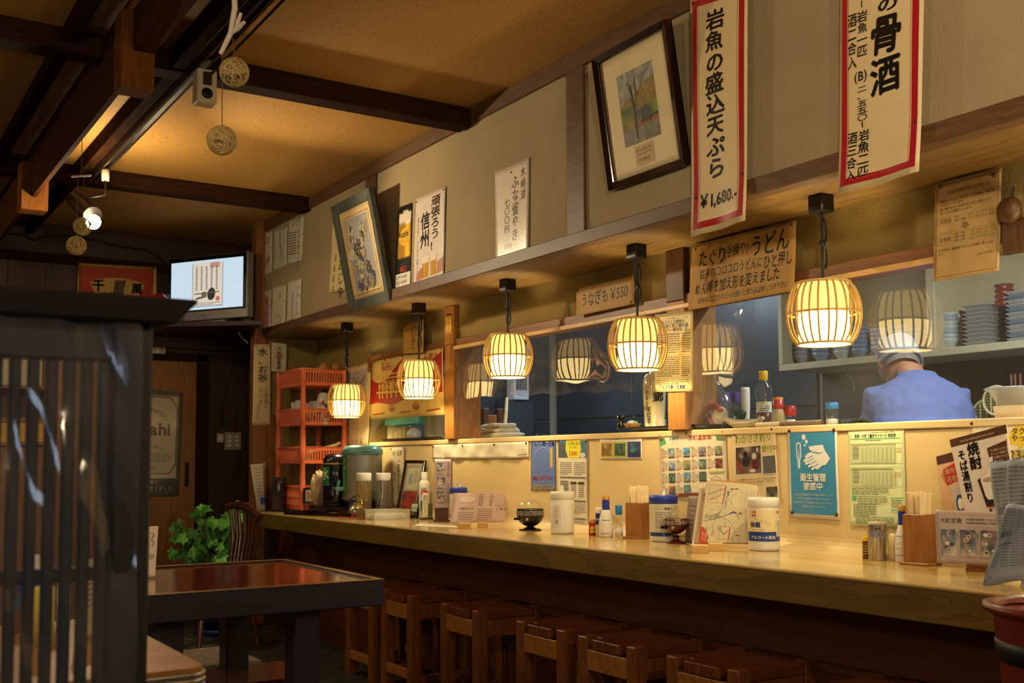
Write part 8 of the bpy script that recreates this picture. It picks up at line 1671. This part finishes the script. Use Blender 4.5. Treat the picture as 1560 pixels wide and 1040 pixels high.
wrL = elL + fw * .225 - sdv * .07 - Z * .03; wrR = elR + fw * .23 + sdv * .06 - Z * .03
hip = [MC + sdv * s * .085 + Z * .84 for s in (1, -1)]; kn = [MC + sdv * s * .095 + Z * .45 - fw * .005 for s in (1, -1)]; an = [MC + sdv * s * .10 + Z * .08 - fw * .03 for s in (1, -1)]
cook = thing('person', 'cook in a blue shirt and white cap, seen from behind with head bowed', 'person', MC)
torso = [sec(.82, .15, .11), sec(.92, .155, .11), sec(1.02, .15, .105), sec(1.12, .160, .110), sec(1.21, .165, .105), sec(1.28, .12, .085), (NK - Z * .02, .062, .06, sdv, fw), (NK + fw * .045 + sdv * .015 + Z * .03, .055, .056, sdv, hf)]
head = [(HD + hu * q + hf * f, a, b, sdv, hf) for q, f, a, b in ((-.095, .035, .034, .038), (-.07, .025, .055, .068), (-.025, .01, .070, .088), (.03, 0, .076, .095), (.07, -.005, .066, .083), (.10, -.008, .036, .046))]
def hand(bm_, w, d):
    x = np.cross(d, Z); x /= np.linalg.norm(x)
    bm_.obox(w + d * .05, x * .040, d * .048, Z * .014)
    for k in range(4):
        b = w + d * .09 + x * (-.030 + .020 * k); l = (.066, .074, .070, .055)[k]; bm_.tube([b - d * .03, b + d * l * .5 - Z * .004, b + d * l * .85 - Z * .022], [.010, .009, .008], 8)
    bm_.tube([w + d * .02 + x * .03, w + d * .055 + x * .062 - Z * .008, w + d * .085 + x * .066 - Z * .014], [.012, .011, .009], 8)
ears = lambda bm_: [bm_.sphere(HD + sdv * s * .079 - hf * .010 - hu * .012, .028, 10, 8, sc=(.7, .6, 1.1)) for s in (1, -1)]
nose = lambda bm_: bm_.sphere(HD + hf * .10 - hu * .015, .018, 8, 6)
feet = lambda bm_: [bm_.tube([a - fw * .03 - Z * .03, a + fw * .06 - Z * .045, a + fw * .15 - Z * .055], [.042, .038, .025], 10) for a in an]
body = blend([torso, head, limb([shL - sdv * .06, shL, elL, wrL, wrL + fw * .03], [.046, .046, .040, .030, .028]), limb([shR + sdv * .06, shR, elR, wrR, wrR + fw * .03], [.046, .046, .040, .030, .028])] + [limb([hip[i], (hip[i] + kn[i]) / 2, kn[i], (kn[i] + an[i]) / 2, an[i], an[i] - Z * .05], [.09, .082, .058, .056, .04, .04]) for i in (0, 1)],
             'body', 'skin', cook, .009, 4, (lambda b: hand(b, wrL + fw * .02, fw), lambda b: hand(b, wrR + fw * .02, fw), ears, nose, feet))
shirt = [sec(.80, .185, .140), sec(.92, .190, .140), sec(1.02, .195, .140), sec(1.12, .205, .145), sec(1.20, .208, .140), sec(1.26, .190, .125), sec(1.305, .140, .10), (NK - Z * .012 - fw * .012, .088, .078, sdv, fw), (NK + Z * .012 - fw * .005, .072, .068, sdv, fw)]
blend([shirt] + [limb([s_ + sdv * q * -.09 + Z * .012, s_ + Z * .004, (s_ + e_2) / 2 + sdv * .006 * q, e_2, e_2 + fw * .05 - sdv * q * .012], [.060, .070, .076, .070, .064]) for s_, e_2, q in ((shL, elL, 1), (shR, elR, -1))], 'shirt', 'shirt_blue', cook, .010, 8)
tx_ = bpy.data.textures.new('cloth_folds', 'CLOUDS'); tx_.noise_scale = .11; tx_.noise_depth = 3
for o in cook.children:
    if o.name == 'shirt': d_ = o.modifiers.new('folds', 'DISPLACE'); d_.texture = tx_; d_.strength = .030; d_.mid_level = .5
blend([[(MC + Z * .76, .165, .125, sdv, fw), (MC + Z * .88, .172, .128, sdv, fw)]] + [limb([hip[i] + Z * .02, (hip[i] + kn[i]) / 2, kn[i], (kn[i] + an[i]) / 2, an[i] - Z * .01], [.105, .096, .075, .068, .062]) for i in (0, 1)], 'trousers', 'trousers', cook, .014, 5)
mb = MB(); mb.tube([NK + (sdv * math.cos(q) * .063 + fw * math.sin(q) * .060) + Z * (.002 - .008 * math.sin(q)) for q in np.linspace(0, 2 * PI, 25)[:-1]], .010, 8, closed=True); build(mb, 'collar', 'shirt_blue', cook)
blend([[(HD + hu * q - hf * f, a, b, sdv, hf) for q, f, a, b in ((-.022, .008, .083, .101), (.03, .006, .086, .105), (.085, .008, .076, .094), (.112, .01, .048, .06))]], 'cap', 'cap_white', cook, .008, 3)
mb = MB(); mb.tube([HD - hu * .018 - hf * .008 + sdv * math.cos(q) * .084 + hf * math.sin(q) * .102 for q in np.linspace(0, 2 * PI, 33)[:-1]], .008, 7, closed=True); build(mb, 'cap_band', 'cap_white', cook)
hb = MB(); hb.grid(lambda a, b: HD + sdv * math.cos(PI + PI * a) * (.080 - .008 * b) + hf * (math.sin(PI + PI * a)) * (.099 - .014 * b) + hu * (-.020 - .030 * b * (.75 + .25 * math.sin(PI * a))), 24, 8); build(hb, 'hair', 'hair_grey', cook, smooth=True)
for i, a in enumerate(an): mb = MB(); mb.tube([a - fw * .055 - Z * .045, a + fw * .02 - Z * .038, a + fw * .10 - Z * .048, a + fw * .19 - Z * .058], [.036, .046, .044, .022], 12); build(mb, 'shoe', 'shoe_black', cook)
mb = MB(); mb.grid(lambda a, b: MC + lean(1.1 - .6 * b) + Z * (1.10 - .62 * b) + sdv * (a - .5) * .36 + fw * (.17 + .05 * math.cos((a - .5) * 3)), 14, 12); build(mb, 'apron', 'apron_dark', cook)
for s_ in (1, -1): mb = MB(); mb.sphere(HD + hf * .083 + sdv * s_ * .03 + hu * .003, .011, 8, 6); build(mb, 'eye', 'cup_white', cook)
mb = MB(); mb.tube([HD + hf * .086 - hu * .05 - sdv * .022, HD + hf * .094 - hu * .052, HD + hf * .086 - hu * .05 + sdv * .022], .005, 6); build(mb, 'mouth', 'fish_red', cook)

# items on the near table behind the screen
def nb(name, label, u, v, wpx, vt, parts, cat):
    c = onz(u, v, .70); c[2] = .70; r = wpx * depth(c) / FPX / 2; h = zat(c, vt) - .70; t = thing(name, label, cat, c)
    for nm, mat, prof in parts: lathe_part(t, c, [(a * r, b * h) for a, b in prof], nm, mat)
    return t
nb('yellow_canister', 'tall yellow canister seen through the screen slats', 66, 985, 30, 893, (('can_wall', 'butter', [(0, 0), (1, 0), (1, .96), (.9, 1), (0, 1)]),) if pm('butter', '#c8b848', .5, var=.05) else (), 'canister')
nb('blue_label_bottle', 'white bottle with blue and orange label seen through the screen slats', 48, 945, 40, 845, (('bottle_wall', 'white_plastic', [(0, 0), (1, 0), (1, .70), (.5, .9), (.5, 1), (0, 1)]), ('label_band', 'blue_lid', [(1.02, .30), (1.03, .31), (1.03, .62), (1.02, .63)])), 'bottle')
C = standing((118, 858), (160, 845), (160, 960), (118, 975), .70, 6); s = Sheet('tall_menu', 'pale menu card standing behind the screen slats near the post', 'menu', C, '#b8a890', .004, wav=0); s.fake(.2, .1, .8, 8, .07, .02, '#5a4a40', 3, 3); s.done()
C = standing((20, 905), (60, 900), (60, 960), (20, 965), .70, 8); s = Sheet('photo_menu', 'dark photo menu card at the left edge behind the screen slats', 'menu', C, '#6a3428', .004, wav=0); s.rect(.05, .05, .95, .4, '#3a5a8a', 1); s.done()
nb('tissue_box', 'cream paper packet standing behind the third screen slat gap', 96, 955, 20, 855, (('packet_wall', 'tissue', [(0, 0), (1, 0), (1, .6), (.5, .9), (0, 1)]),), 'packet')

# carved wooden ornament at the right picture edge
p = onx(1552, 345, XK - .05); t = thing('carved_ornament', 'dark carved wooden ornament hanging at the right picture edge', 'ornament', p - A(0, 0, .07))
mb = MB(); mb.box(p + A(-.012, -.05, -.07), p + A(.012, .045, .02)); build(mb, 'plaque', 'post_upper', t, bevel=.006)
mb = MB(); mb.sphere(p + A(-.015, .015, .045), .036, 12, 8, sc=(.6, 1, 1)); build(mb, 'carved_head', 'post_upper', t)
mb = MB(); mb.tube([p + A(0, .02, .07), A(p[0], p[1] + .01, 1.72)], .003, 5); build(mb, 'hanging_cord', 'cord_black', t)
